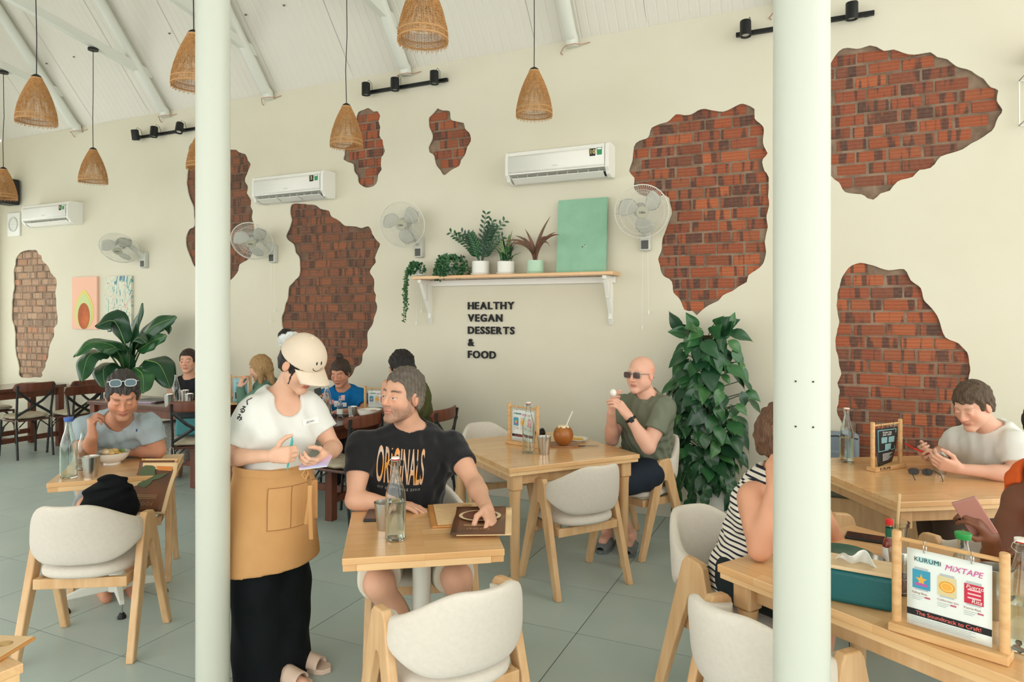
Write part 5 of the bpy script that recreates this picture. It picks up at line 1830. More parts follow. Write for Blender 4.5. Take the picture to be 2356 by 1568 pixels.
def menu_book(p, rz, label, board=(.215, .30), cover_shift=(.06, -.16), cover_rot=.0, upside='FOOD', art='bowl', M=None):
    t = thing('menu_board', label, 'menu', p, rz)
    bevel(MB().box((0, 0, .004), (board[0], board[1], .008)).obj('board', mat('wooden menu board', (206, 150, 86), .45, var=((188, 130, 70), 4, (14, 2, 2))), t, smooth=False), .002)
    MB().box((.008, .006, .0092), (board[0] - .03, board[1] - .02, .002)).obj('page', M_kraft, t, smooth=False)
    for k in range(3):
        MB().ball((.055, .10 - .05 * k, .0105), (.022, .018, .001), 14, 6).obj('dish_print', mat('dish print', (112, 84, 60), .6, var=((206, 170, 110), 30)), t)
    for k in range(9):
        MB().box((-.035, .10 - .022 * k, .0103), (.08 - .02 * (k % 3), .003, .0004)).obj('text_line', mat('tan print', (190, 156, 112), .7), t, smooth=False)
    cx, cy = cover_shift
    C = T(cx, cy, .012) @ RZ(cover_rot)

    def curl(u, v):
        return C @ Vector((-.10 + .20 * u, -.145 + .29 * v, .004 + .016 * math.sin(math.pi * min(1, v * 1.0)) ** 2 * .5 + .02 * max(0, v - .82) / .18 + .003 * u))
    kp = MB().grid(lambda u, v: curl(u, v) + Vector((.022, -.012, -.003)), 8, 14).obj('loose_page', M_kraft, t)
    kp.modifiers.new('s', 'SOLIDIFY').thickness = .0012
    cv_ = MB().grid(curl, 8, 14).obj('cover', M_cover, t)
    cv_.modifiers.new('s', 'SOLIDIFY').thickness = .003
    if art == 'bowl':
        for rr, c, lift in ((.072, (226, 206, 168), .0185), (.060, (112, 64, 44), .0195)):
            MB().lathe([(0, 0), (rr, 0)], 32, C @ T(.0, .045, lift) @ Matrix.Diagonal((1.15, 1, 1, 1))).obj('bowl_print', mat('print bowl %d' % c[0], c, .5), cv_)
        for k in range(6):
            MB().ball(tuple(C @ Vector((.012 + .012 * k * .7, .075 - .014 * k, .0205))), (.015, .013, .0012), 12, 6).obj('fritter_print', mat('print fritter', (216, 170, 92), .5), cv_)
    else:
        leaf = [(.0, .07), (.05, .05), (.07, 0), (.055, -.05), (.02, -.075), (-.03, -.06), (-.05, -.01), (-.04, .05)]
        MB().add([tuple(C @ Vector((x * .8 - .045, y + .06, .0165))) for x, y in leaf], [tuple(range(8))[::-1]]).obj('leaf_print', mat('print leaf', (78, 92, 60), .5), cv_, smooth=False)
        MB().add([tuple(C @ Vector((x, y, .0168))) for x, y in ((.0, .06), (.085, .075), (.04, .04), (.0, .03))], [(0, 1, 2, 3)]).obj('leaf_print', mat('print leaf', (78, 92, 60), .5), cv_, smooth=False)
        MB().add([tuple(C @ Vector((x, y, .0160))) for x, y in ((-.02, .14), (.098, .14), (.098, .085), (.02, .09))], [(3, 2, 1, 0)]).obj('fruit_print', mat('print orange fruit', (204, 124, 54), .5), cv_, smooth=False)
    for k in range(3):
        MB().box((0, 0, 0), (.11, .0025, .0004), C @ T(0, -.055 - .009 * k, .0135)).obj('text_line', mat('tan print', (190, 156, 112), .7), cv_, smooth=False)
    text('title', upside, .026, mat('faint title print', (170, 142, 108), .6), cv_, C @ T(0, -.095, .0125) @ RZ(math.pi), align='CENTER', depth=0, spacing=1.3)
    if M is not None:
        t.matrix_world = M
    return t


mp_ = on(1050, 1185, TZ)
menu_book(mp_, math.radians(34.5), 'open menu board with a food photograph under the man\'s hand', cover_shift=(.075, -.15), cover_rot=-.18).scale = (1.12, 1.12, 1.0)
HY_ = (UP * .82 - VIEW * .572)
HZ_ = (UP * .572 + VIEW * .82)
M_hang = frame(at(362, 1091, 3.885) - HY_ * .06 + HZ_ * .012, RIGHT, HY_, HZ_)
menu_book((0, 0, 0), 0, 'menu with leaf cover hanging over the table edge beside the black jacket', art='leaf', cover_shift=(.0, -.02), M=M_hang)
menu_book(Vector((-2.05, 1.0, TZ)), .35, 'menu on the table corner at the bottom left', art='leaf', cover_shift=(-.06, -.12))

# ------------------------------------------------------------------ people
def IV(r, u, v):
    """direction from its parts to the right, up and towards the camera"""
    return (RIGHT * r + UP * u + VIEW * v).normalized()


def decal(me, M, bvh, lift=.0025):
    """drape flat mesh data over a surface along -z of the frame M (world coordinates)"""
    n = (M.to_3x3() @ Vector((0, 0, 1))).normalized()
    last = 0.0
    for v in me.vertices:
        w = M @ v.co
        h = bvh.ray_cast(w + n * .25, -n, .6)
        if h[0] is not None:
            last = (h[0] - w).dot(n)
            v.co = h[0] + n * lift
        else:
            v.co = w + n * (last + lift)
    return me


def bvh_of(ob):
    me = ob.data
    off = ob.matrix_basis.translation
    p = ob.parent
    while p is not None:
        off = off + p.matrix_basis.translation
        p = p.parent
    return BVHTree.FromPolygons([v.co + off for v in me.vertices], [tuple(f.vertices) for f in me.polygons])


def grid_mesh(x0, x1, y0, y1, nx=14, ny=14, shape=None):
    vs = [(x0 + (x1 - x0) * i / nx, y0 + (y1 - y0) * j / ny, 0) for i in range(nx + 1) for j in range(ny + 1)]
    fs = [(i * (ny + 1) + j, (i + 1) * (ny + 1) + j, (i + 1) * (ny + 1) + j + 1, i * (ny + 1) + j + 1) for i in range(nx) for j in range(ny)]
    me = bpy.data.meshes.new('patch')
    me.from_pydata(vs, [], fs)
    return me


class Person:
    def __init__(s, label, neck, pelvis, sl, sr, head, hyaw, hpitch, skin, hroll=0.0, size=1.0, h=.009, hf=.0036, female=False, girth=1.0, full=1.0):
        s.full = full
        s.neck, s.pel, s.sl, s.sr = neck, pelvis, sl, sr
        s.u = (neck - pelvis).normalized()
        r = (sr - sl)
        s.r = (r - s.u * r.dot(s.u)).normalized()      # the person's right
        s.f = s.u.cross(s.r)                            # the way the chest faces
        s.k = size
        s.h, s.hf = h, hf
        s.female = female
        s.g = girth
        s.body, s.hands, s.headp, s.subs = [], [], [], []
        s.skin = np.array(lin(skin)[:3])
        s.label = label
        s.L = (neck - pelvis).length
        ya, pi_ = math.radians(hyaw), math.radians(hpitch)
        hf_ = VIEW * math.cos(ya) + RIGHT * math.sin(ya)
        hr = hf_.cross(UP)
        s.HF = (hf_ * math.cos(pi_) + UP * math.sin(pi_)).normalized()
        s.HU = hr.cross(s.HF).normalized()
        ro = math.radians(hroll)
        s.HR = (hr * math.cos(ro) + s.HU * math.sin(ro)).normalized()
        s.HU = s.HR.cross(s.HF).normalized()
        s.hc = head
        s.base = Vector((pelvis.x, pelvis.y, 0))
        s.fine = []
        s.colour = []

    def H(s, x, y, z):
        return s.hc + (s.HR * x + s.HF * y + s.HU * z) * s.k

    def B(s, x, y, t):
        """torso point: x to the right, y forward, t along the spine (0 pelvis, 1 neck)"""
        return s.pel + s.r * x * s.k + s.f * y * s.k + s.u * s.L * t

    def torso(s):
        k, g = s.k, s.g
        ax = (s.r, s.f, s.u)
        L = s.L
        w = .92 if s.female else 1.0
        out = [(egg(s.B(0, .0, .70), (.152 * k * w * g, .104 * k * g, .20 * L / .52 * k), ax), .04),
               (egg(s.B(0, -.01, .86), (.150 * k * w, .085 * k, .11 * k), ax), .04),
               (egg(s.B(0, .012, .34), (.138 * k * w * g, .102 * k * g, .17 * k), ax), .05),
               (egg(s.B(0, 0, .03), (.166 * k * g, .118 * k * g, .135 * k), ax), .05)]
        for S in (s.sl, s.sr):
            out.append((cone(s.neck - s.u * .045 * k, S - s.u * .004, (.042 if s.female else .052) * k, (.044 if s.female else .052) * k), .045))
            out.append((cone(S - s.u * .06 * k - (S - s.neck).normalized() * .035, s.B(0, 0, .55) + (S - s.neck) * .45, .07 * k, .07 * k), .05))
        if s.female:
            for q in (-1, 1):
                out.append((egg(s.B(q * .068, .083, .64), (.062 * k, .052 * k, .062 * k), ax), .035))
        return out

    def build_head(s, lids=0.0):
        k, H = s.k, s.H
        ax = (s.HR, s.HF, s.HU)
        P = lambda p, kk=.012, op='u': s.headp.append((p, kk, op))
        E = lambda c, r, kk=.014: P(egg(H(*c), tuple(q * k for q in r), ax), kk)
        C = lambda a, b, ra, rb, kk=.010: P(cone(H(*a), H(*b), ra * k, rb * k), kk)
        j = .92 if s.female else 1.0
        fm = s.female
        E((0, -.016, .034), (.078, .098, .088))
        E((0, .024, -.028), (.064 * j, .064, .082))
        for q in (-1, 1):
            C((q * .051 * j, -.004, -.050), (q * .014, .066, -.100), .021, .016, .022)
            E((q * .040, .052, -.022), (.026, .026, .026), .02)
            E((q * .042 * j, .022, -.050), (.024 * s.full, .034 * s.full, .034), .025)
        E((0, .069, -.098), (.023 * j, .018, .017), .016)
        C((-.034, .074, .027), (.034, .074, .027), .010 if fm else .0125, .010 if fm else .0125, .016)
        C((0, .083, .014), (0, .100 if fm else .104, -.027), .008, .0105 if fm else .0125, .010)
        for q in (-1, 1):
            E((q * .0120, .092, -.032), (.0088, .011, .0078), .006)
            P(egg(H(q * .031, .094, .000), (.019 * k, .012 * k, .011 * k), ax), .010, 's')
        C((-.020, .077, -.059), (.020, .077, -.059), .0065, .0065, .007)
        E((0, .085, -.058), (.014, .007, .0058), .006)
        E((0, .082, -.069), (.018, .0085, .0070), .006)
        for q in (-1, 1):
            E((q * .031, .0765, .0075 - .007 * lids), (.0160, .0140, .0078 + .004 * lids), .003)
            E((q * .031, .0755, -.0100), (.0150, .0125, .0060), .004)
            P(egg(H(q * .078, -.008, -.004), (.009 * k, .020 * k, .032 * k), (s.HR * 1.0, (s.HF * .93 - s.HU * .2).normalized(), (s.HU * .98 + s.HF * .2).normalized())), .006)
            P(egg(H(q * .088, -.002, .002), (.006 * k, .010 * k, .017 * k), ax), .004, 's')
        s.body.append((cone(s.neck + s.u * .01, H(0, -.022, -.055), .056 * k * j, .050 * k * j), .03))
        s.body.append((cone(s.neck - s.u * .02, H(0, .0, -.075), .050 * k * j, .042 * k * j), .03))
        lo = np.array(s.hc) - .155 * k
        hi = np.array(s.hc) + .155 * k
        s.fine.append((lo, hi, s.hf))

    def arm(s, S, E, W, fat=1.0):
        k = s.k * fat * (.90 if s.female else 1.0)
        s.body += [(cone(S, E, .050 * k, .039 * k), .03), (egg((S * .55 + E * .45), (.047 * k, .047 * k, .09 * k), frame_to(E - S)), .03),
                   (cone(E, W, .040 * k, .0265 * k), .02), (egg(E * .72 + W * .28, (.042 * k, .040 * k, .075 * k), frame_to(W - E)), .02)]

    def leg(s, hip, knee, ankle, toe=None, fat=1.0):
        k = s.k * fat
        s.body += [(cone(hip, knee, .088 * k, .060 * k), .04), (cone(knee, ankle, .053 * k, .034 * k), .03),
                   (egg(knee * .70 + ankle * .30 - (toe - ankle if toe is not None else s.f * .1).normalized() * .018, (.052 * k, .055 * k, .11 * k), frame_to(ankle - knee)), .03)]
        if toe is not None:
            heel = ankle - (toe - ankle).normalized() * .035
            heel.z = ankle.z - .045
            s.body += [(cone(ankle, heel, .034 * k, .03 * k), .02), (cone(heel, toe, .032 * k, .026 * k), .02), (cone(ankle, toe, .034 * k, .022 * k), .02)]

    def hand(s, W, d, n, right=True, curl=.4, scale=1.0, spread=.0, thumb=None, fingers=None):
        d = d.normalized()
        n = (n - d * n.dot(d)).normalized()
        l = d.cross(n) if right else -d.cross(n)
        q = s.k * scale * (.88 if s.female else 1.0)
        X = lambda a, b, c: W + (d * a + l * b + n * c) * q
        out = s.hands
        kn = [(.088, .030), (.092, .010), (.088, -.011), (.079, -.030)]
        ln = [(.042, .026, .020), (.046, .030, .021), (.042, .028, .020), (.033, .020, .018)]
        tips = []
        for i in range(4):
            K = X(kn[i][0], kn[i][1], 0)
            out.append((cone(X(.008, kn[i][1] * .55, .002), K, .019 * q, .0125 * q), .012))
            c = (curl if fingers is None else fingers[i])
            a, p = 0.0, K
            sd = (1.5 - i) * spread
            for m in range(3):
                a += c * (1.15, 1.45, .95)[m]
                dr = (d * math.cos(a) + n * math.sin(a) + l * sd * .25).normalized()
                e = p + dr * ln[i][m] * q
                rr = (.0100, .0090, .0082, .0072)
                out.append((cone(p, e, rr[m] * q, rr[m + 1] * q), .004))
                p = e
            tips.append(p)
        out.append((egg(X(.045, .0, .004), (.036 * q, .040 * q, .0165 * q), (l, d, n)), .012))
        t0 = X(.020, .026, .006)
        t = [(.70, .62, .35), (.92, .15, .40), (.95, -.05, .45)] if thumb is None else thumb
        p = t0
        out.append((cone(X(.01, .01, .004), t0, .018 * q, .016 * q), .012))
        for (a, b, c), le, r0, r1 in zip(t, (.043, .033, .027), (.0145, .0115, .0105), (.0118, .0108, .0085)):
            e = p + (d * a + l * b + n * c).normalized() * le * q
            out.append((cone(p, e, r0 * q, r1 * q), .006))
            p = e
        cc = np.array(X(.07, 0, .02))
        s.fine.append((cc - .10 * q, cc + .10 * q, max(.0046, s.hf)))
        return X, tips, p

    def paint(s, V):
        c = np.tile(s.skin, (len(V), 1))
        n = 0.04 * np.sin(V[:, 0] * 61 + V[:, 2] * 47) * np.sin(V[:, 1] * 53)
        c *= (1 + n)[:, None]
        D = V - np.array(s.hc)
        x, y, z = (D @ np.array(s.HR)) / s.k, (D @ np.array(s.HF)) / s.k, (D @ np.array(s.HU)) / s.k
        ax = np.abs(x)

        def mix(w, col):
            nonlocal c
            w = np.clip(w, 0, 1)[:, None]
            c = c * (1 - w) + np.array(lin(col)[:3]) * w
        near = (D ** 2).sum(1) < .2 ** 2
        g = lambda v, m, sd: np.exp(-((v - m) / sd) ** 2)
        red = s.skin * np.array((1.05, .78, .72))
        w = np.clip(.5 * g(ax, .042, .02) * g(z, -.025, .022) * (y > .03) + .6 * (y > .098) * g(z, -.028, .014) + .5 * (ax > .074) * (np.abs(z) < .05), 0, .6) * near
        c = c * (1 - w[:, None]) + red * w[:, None]
        for fn in s.colour:
            fn(c, x, y, z, mix, g, near)
        return c

    def finish(s, name='person', lip=(168, 92, 84), brow=(58, 44, 36), browk=.8):
        def face(c, x, y, z, mix, g, near):
            ax = np.abs(x)
            m = (y > .066) & (ax < .025)
            mix(.75 * (y > .06) * np.clip((.026 - ax) / .008, 0, 1) * (g(z, -.0575, .0055) + g(z, -.069, .0065)) * near, lip)
            mix(.8 * m * np.clip((.023 - ax) / .006, 0, 1) * g(z, -.0632, .0018) * near, tuple(q * .45 for q in lip))
            mix(browk * (y > .055) * g(z, .027 + .004 * np.clip(1 - ((ax - .035) / .022) ** 2, -.4, 1), .0046) * np.clip((ax - .011) / .006, 0, 1) * np.clip((.056 - ax) / .010, 0, 1) * near, brow)
            mix(.55 * (y > .066) * g(z, .0005, .0022) * g(ax, .031, .013) * near, brow)
        s.colour.insert(0, face)
        every = s.torso() + s.body
        lo = np.min([p[0] for p, *_ in every + s.headp + s.hands], axis=0) - .03
        hi = np.max([p[1] for p, *_ in every + s.headp + s.hands], axis=0) + .03
        F = Field(lo, hi, s.h, s.fine)
        for p, k in s.torso():
            F.put(p, k)
        for p, k in s.body:
            F.put(p, k)
        for p, k, op in s.headp:
            F.put(p, k, op)
        for p, k in s.hands:
            F.put(p, k)
        mt = mat('skin', (200, 150, 120), .5, spec=.35, vcol=True, bump=(220, .05))
        me = F.mesh(name, mt, s.base, 1, s.paint)
        s.o = link(name, me)
        s.o.location = s.base
        tag(s.o, s.label, 'person')
        return s.o

    def child(s, name, F, m, relax=1, paint=None):
        return link(name, F.mesh(name, m, s.base, relax, paint), s.o)

    def attach(s, ob):
        """parent something built in world coordinates"""
        ob.parent = s.o
        ob.matrix_basis = T(-s.base.x, -s.base.y, 0)
        return ob

    def eyes(s, gaze=(0, 1, 0), iris=(92, 70, 50)):
        w_, i_, p_ = mat('eye white', (196, 188, 178), .25), mat('iris %d' % iris[0], iris, .2), mat('pupil', (14, 12, 12), .1)
        gz = (s.HR * gaze[0] + s.HF * gaze[1] + s.HU * gaze[2]).normalized()
        for q in (-1, 1):
            c = s.H(q * .031, .0745, -.001)
            r = .0123 * s.k
            X = gz.cross(UP).normalized()
            M = frame(c - s.base, X, X.cross(gz) * -1, gz)
            mb = MB()
            an = [0, 10, 19, 29, 32, 60, 90, 130, 180]
            for i in range(8):
                mb.cur = 2 if i < 2 else (1 if i < 4 else 0)
                a, b = math.radians(an[i]), math.radians(an[i + 1])
                mb.lathe([(r * math.sin(a) if i else 0, r * math.cos(a)), (r * math.sin(b) if i < 7 else 0, r * math.cos(b))], 18, M)
            mb.obj('eye', [w_, i_, p_], s.o)

    # clothing ------------------------------------------------------------
    def shirt(s, name, m, sl=None, sr=None, sleeve=.55, grow=.014, neck=.062, drop=0.0, hem=-.12, wave=.0062, wide=.062, scoop=0.0, tank=False, tube=True, loose=.0, res=None):
        k = s.k
        prim = s.torso()
        if tube:
            prim.append((cone(s.B(0, .01, .75), s.B(0, .012, min(0, hem) - .02), (.15 + loose) * k * s.g, (.158 + loose) * k * s.g, flat=(s.f, .74)), .03))
        arms = [(S, E) for S, E in ((s.sl, sl), (s.sr, sr)) if E is not None]
        lo = np.min([p[0] for p, _ in prim] + [np.minimum(np.array(a), np.array(b)) - .1 for a, b in arms], axis=0) - .05
        hi = np.max([p[1] for p, _ in prim] + [np.maximum(np.array(a), np.array(b)) + .1 for a, b in arms], axis=0) + .05
        F = Field(lo, hi, res or min(s.h, .0095))
        for p, kk in prim:
            F.put(p, kk, grow=grow)
        rs = np.random.RandomState(int(abs(s.base.x * 1000)) % 999)
        wv = [(rs.uniform(-1, 1, 3) * np.array((38, 38, 22)), rs.uniform(0, 6)) for _ in range(5)]
        fold = lambda X, Y, Z: wave * sum(np.abs(np.sin(1.15 * (a[0] * X + a[1] * Y + a[2] * Z) + ph + 1.6 * np.sin(11 * Z + ph))) ** 1.6 * 1.6 - .8 for a, ph in wv) / 2.0
        F.ripple(fold)
        G = Field.__new__(Field)
        G.ax, G.f = F.ax, np.full(F.f.shape, .2, np.float32)
        for S, E in arms:
            d = E - S
            dn = d.normalized()
            if not tank:
                e = S + d * sleeve
                G.put(cone(S - d * .02 + s.u * .004, S + d * (sleeve + .12), (wide - .006) * k, wide * k), .01)
        G.ripple(lambda X, Y, Z: .45 * fold(X, Y, Z))
        for S, E in arms:
            d = E - S
            dn = d.normalized()
            if not tank:
                e = S + d * sleeve
                G.plane_cut(e, dn, near=(e + dn * .14, .17))
                G.put(cone(e - dn * .015, e + dn * .1, .049 * k, .048 * k), .004, 's')
        kk = .035
        hh = np.clip(.5 + .5 * (F.f - G.f) / kk, 0, 1)
        F.f = F.f * (1 - hh) + G.f * hh - kk * hh * (1 - hh)
        for S, E in arms:
            d = E - S
            dn = d.normalized()
            if tank:
                F.put(cone(S + s.u * .02 + (S - s.neck).normalized() * .018, E, .060 * k, .055 * k), .01, 's')
        nk = s.neck + s.u * (.004 - drop) + s.f * scoop
        F.put(cone(nk + s.f * .012, s.neck + s.u * .25 + s.f * .02, neck * k, (neck + .035) * k), .006, 's')
        if scoop:
            F.put(egg(s.neck + s.f * .085 * k - s.u * .01, (.062 * k, .075 * k, (.055 + scoop) * k), (s.r, s.f, s.u)), .012, 's')
        F.plane_cut(s.B(0, 0, hem), -s.u)
        return s.child(name, F, m)

    def legs_cloth(s, name, m, legs, t=.8, r0=.098, r1=.086, wave=.003, waist=.14, hip=True, h=None):
        prim = [(p, k) for p, k in s.torso()[2:4]] if hip else []
        lo = np.min([p[0] for p, _ in prim] + [np.minimum(np.array(q), np.array(e)) - .13 for a in legs for q, e in zip(a[:-1], a[1:])], axis=0) - .03
        hi = np.max([p[1] for p, _ in prim] + [np.maximum(np.array(q), np.array(e)) + .13 for a in legs for q, e in zip(a[:-1], a[1:])], axis=0) + .03
        F = Field(lo, hi, h or max(s.h, .009))
        for p, k in prim:
            F.put(p, k, grow=.010)
        for a in legs:
            G = Field.__new__(Field)
            G.ax, G.f = F.ax, np.full(F.f.shape, .2, np.float32)
            for i, (q, e) in enumerate(zip(a[:-1], a[1:])):
                last = i == len(a) - 2
                (G if last else F).put(cone(q, q + (e - q) * (t + .08 if last else 1), (r0 + (r1 - r0) * i / max(1, len(a) - 1)) * s.k, (r0 + (r1 - r0) * (i + 1) / max(1, len(a) - 1)) * s.k), .035)
            q, e = a[-2], a[-1]
            d = (e - q).normalized()
            p = q + (e - q) * t
            G.plane_cut(p, d, near=(p + d * .16, .21))
            kk = .035
            hh = np.clip(.5 + .5 * (F.f - G.f) / kk, 0, 1)
            F.f = F.f * (1 - hh) + G.f * hh - kk * hh * (1 - hh)
        F.ripple(lambda X, Y, Z: wave * (np.sin(43 * X + 17 * Z) + np.sin(37 * Y - 25 * Z + 1) + np.sin(29 * (X + Y) + 31 * Z)) / 1.7)
        if hip:
            F.plane_cut(s.pel + UP * (waist + .12) * s.L, UP)
        return s.child(name, F, m)

    def hair(s, m, grow=.012, line=None, lump=.004, freq=70, extra=(), top=0.0, name='hair', face_cut=True, h=.0042, shape=None, paint=None, ear=True):
        k = s.k
        line = line or [(-.15, -.062), (-.06, -.060), (-.022, -.030), (-.012, .012), (.012, .014), (.02, -.012), (.036, -.008), (.042, .030), (.062, .062), (.2, .070)]
        lo = np.array(s.hc) - .17 * k
        hi = np.array(s.hc) + .17 * k
        for p, _ in extra:
            lo = np.minimum(lo, p[0] - .03)
            hi = np.maximum(hi, p[1] + .03)
        F = Field(lo, hi, h)
        ax = (s.HR, s.HF, s.HU)
        F.put(egg(s.H(0, -.018, .034 + top / 2), ((.077 + grow) * k, (.097 + grow) * k, (.087 + grow + top) * k), ax), .01)
        F.put(egg(s.H(0, -.03, -.02), ((.070 + grow) * k, (.075 + grow) * k, (.07) * k), ax), .03)
        hc, HR, HF, HU = (np.array(v) for v in (s.hc, s.HR, s.HF, s.HU))

        def cut(X, Y, Z):
            dx, dy, dz = X - hc[0], Y - hc[1], Z - hc[2]
            y = (dx * HF[0] + dy * HF[1] + dz * HF[2]) / k
            z = (dx * HU[0] + dy * HU[1] + dz * HU[2]) / k
            g = np.interp(y, [a for a, _ in line], [b for _, b in line])
            return (g - z) * k * .7
        X, Y, Z = F.pts((slice(None),) * 3)
        F.f = np.maximum(F.f, cut(X, Y, Z).astype(np.float32))
        for p, kk in extra:
            F.put(p, kk)
        F.ripple(lambda X, Y, Z: lump * (np.sin(freq * X + 3 * np.sin(freq * .5 * Z)) * np.sin(freq * Y + 2 * np.sin(freq * .4 * X)) + .6 * np.sin(freq * 1.7 * (X + Y) + freq * Z) * np.sin(freq * 1.3 * Z - freq * Y)))
        return s.child(name, F, m, relax=0, paint=paint)


def frame_to(d):
    d = d.normalized()
    a = UP if abs(d.z) < .9 else Vector((1, 0, 0))
    x = d.cross(a).normalized()
    return (x, d.cross(x), d)


def hair_mat(name, c1, c2, sx=(60, 60, 8)):
    return mat(name, c1, .55, spec=.35, var=(c2, 2.5, sx), bump=(3, .7, sx))


M_cotton_black = mat('charcoal black cotton', (34, 35, 37), .9, spec=.15, sheen=.2, bump=(14, .25))
M_cotton_white = mat('white cotton', (225, 227, 221), .85, spec=.15, bump=(12, .3))
M_cotton_grey = mat('pale blue grey cotton', (166, 180, 184), .9, spec=.15, bump=(13, .35), var=((150, 166, 172), 5))
M_cotton_green = mat('moss green cotton', (116, 122, 104), .9, spec=.15, bump=(14, .35))
M_cotton_olive = mat('olive cotton', (86, 88, 56), .9, spec=.15, bump=(13, .3))
M_cotton_blue = mat('bright blue cotton', (18, 104, 164), .85, spec=.15, bump=(13, .3))
M_knit_green = mat('sage green knit', (98, 130, 114), .95, spec=.1, bump=(40, .4))

# --- man in the black lettered T-shirt
P = Person('man in a black ORIGINALS T-shirt looking up at the waitress', at(945, 990, 3.36), at(925, 1228, 3.44), at(1040, 1024, 3.40), at(832, 1024, 3.30), at(925, 912, 3.27), -36, 4, (214, 166, 138), hroll=4, h=.010, hf=.0035, size=1.04)
P.build_head(lids=.08)
eL, eR, wL, wR = at(1092, 1112, 3.22), at(816, 1150, 3.16), at(1122, 1172, 2.95), at(898, 1158, 3.17)
P.arm(P.sl, eL, wL)
P.arm(P.sr, eR, wR)
P.hand(wL, IV(.22, -.42, .80), IV(-.75, -.65, 0), right=False, curl=.55, thumb=[(.6, .5, .6), (.8, .0, .6), (.8, -.2, .6)])
P.hand(wR, IV(.95, -.03, .25), IV(0, -1, .1), right=True, curl=.16)
kR, kL = at(872, 1342, 2.80), at(1052, 1330, 2.88)
hR, hL = at(880, 1242, 3.36), at(980, 1242, 3.42)
P.leg(hR, kR, at(985, 1560, 3.0), at(975, 1600, 2.85))
P.leg(hL, kL, at(1080, 1555, 3.02), at(1090, 1595, 2.87))


def stubble(col, amt=.55):
    def fn(c, x, y, z, mix, g, near):
        ax = np.abs(x)
        jaw = np.clip((-.024 - z) / .030, 0, 1) * (z > -.135) * (y > -.01 + .0 * z) * np.clip((y - .0) / .02, 0, 1)
        gap = (ax < .022) * (z > -.075) * (z < -.052) * (y > .07)
        side = (y > -.005) * (y < .03) * (z < .01) * (z > -.07) * (ax > .05)
        cheek = np.clip((z + .045) / .015, 0, 1) * (ax > .02) * (y > .04)
        nz = .72 + .28 * np.sin(x * 900 + 3 * np.sin(z * 700)) * np.sin(z * 1100 + y * 600)
        mix(amt * nz * near * np.clip(jaw * (1 - .7 * cheek) + .6 * side, 0, 1) * (1 - gap), col)
    return fn


P.colour.append(stubble((92, 78, 66), .72))
P.finish(lip=(190, 116, 100), brow=(52, 44, 38), browk=.95)
P.eyes((.25, 1, .28), (70, 56, 44))
tee = P.shirt('t_shirt', M_cotton_black, eL, eR, sleeve=.54, grow=.013, neck=.066, hem=-.15, wide=.067, drop=.004, loose=.01, res=.0062, wave=.0055)
bv = bvh_of(tee)
CF = frame(P.B(.045, .2, .755), -P.r, P.u, P.f)
M_stripe = mat('faded grey and orange print', (198, 192, 182), .7, var=((226, 150, 56), 14, (1.2, 1.2, .8)))
me = text_mesh('ORIGINALS', .1, 0, bold=.0012, align='CENTER', sub=2)
bx = [v.co.x for v in me.vertices]
by = [v.co.y for v in me.vertices]
me.transform(Matrix.Diagonal((.225 / (max(bx) - min(bx)), .175 / (max(by) - min(by)), 1, 1)) @ T(-(max(bx) + min(bx)) / 2, -(max(by) + min(by)) / 2, 0))
me.materials.clear()
me.materials.append(M_stripe)
o = link('chest_print', decal(me, CF, bv, .0022))
P.attach(o)
me = text_mesh('SIT DOWN LIKE ZERO', .0155, 0, align='CENTER', spacing=1.35, sub=1)
me.materials.clear()
me.materials.append(mat('faded grey print', (178, 174, 166), .7))
P.attach(link('chest_print', decal(me, CF @ T(0, -.115, 0), bv, .0022)))
P.legs_cloth('shorts', mat('cream cotton twill', (214, 208, 190), .85, bump=(16, .25)), [(hR, kR), (hL, kL)], t=.93, r0=.108, r1=.088)
P.hair(mat('grey hair', (112, 106, 98), .6, spec=.3, vcol=True, bump=(3, .8, (70, 70, 14))), grow=.006, top=.012, lump=.0035, freq=95, line=[(-.15, -.055), (-.06, -.055), (-.022, -.03), (-.012, .012), (.012, .014), (.02, -.020), (.034, -.012), (.040, .035), (.058, .072), (.2, .082)],
       paint=lambda V: np.array(lin((104, 96, 86))[:3]) * (1 + .55 * np.clip((.045 - ((V - np.array(P.hc)) @ np.array(P.HU))) / .05, 0, 1))[:, None] * (1 + .22 * np.sin(V[:, 0] * 260) * np.sin(V[:, 1] * 240))[:, None])

# --- waitress
W = Person('waitress in white T-shirt, cream cap and tan apron taking an order', at(648, 914, 3.14), at(628, 1128, 3.14), at(710, 938, 3.20), at(582, 948, 3.03), at(692, 838, 3.08), 62, -34, (222, 176, 148), h=.010, hf=.0035, female=True, size=.98, hroll=-2)
W.build_head(lids=1.0)
eR, wR, eL, wL = at(520, 1052, 3.06), at(628, 1048, 2.86), at(768, 1030, 3.20), at(748, 1048, 2.98)
W.arm(W.sr, eR, wR, 1.05)
W.arm(W.sl, eL, wL, 1.05)
XR, _, _ = W.hand(wR, IV(.93, .12, .30), IV(-.12, -.05, -1), right=True, curl=1.02, thumb=[(.35, .75, .3), (.75, .55, .45), (.85, .2, .5)])
XL, _, _ = W.hand(wL, IV(-.35, -.22, .85), IV(-.75, .6, .2), right=False, curl=.55, thumb=[(.5, .5, .7), (.75, .1, .6), (.8, -.1, .5)])
aR, aL = at(648, 1540, 3.08), at(688, 1528, 3.20)
W.leg(at(598, 1150, 3.08), at(610, 1335, 3.08), aR, aR + IV(.92, -.06, .45) * .13 - UP * .03)
W.leg(at(650, 1150, 3.18), at(662, 1335, 3.18), aL, aL + IV(.95, -.06, .30) * .15 - UP * .03)
W.finish(lip=(186, 84, 78), brow=(60, 48, 40), browk=.6)
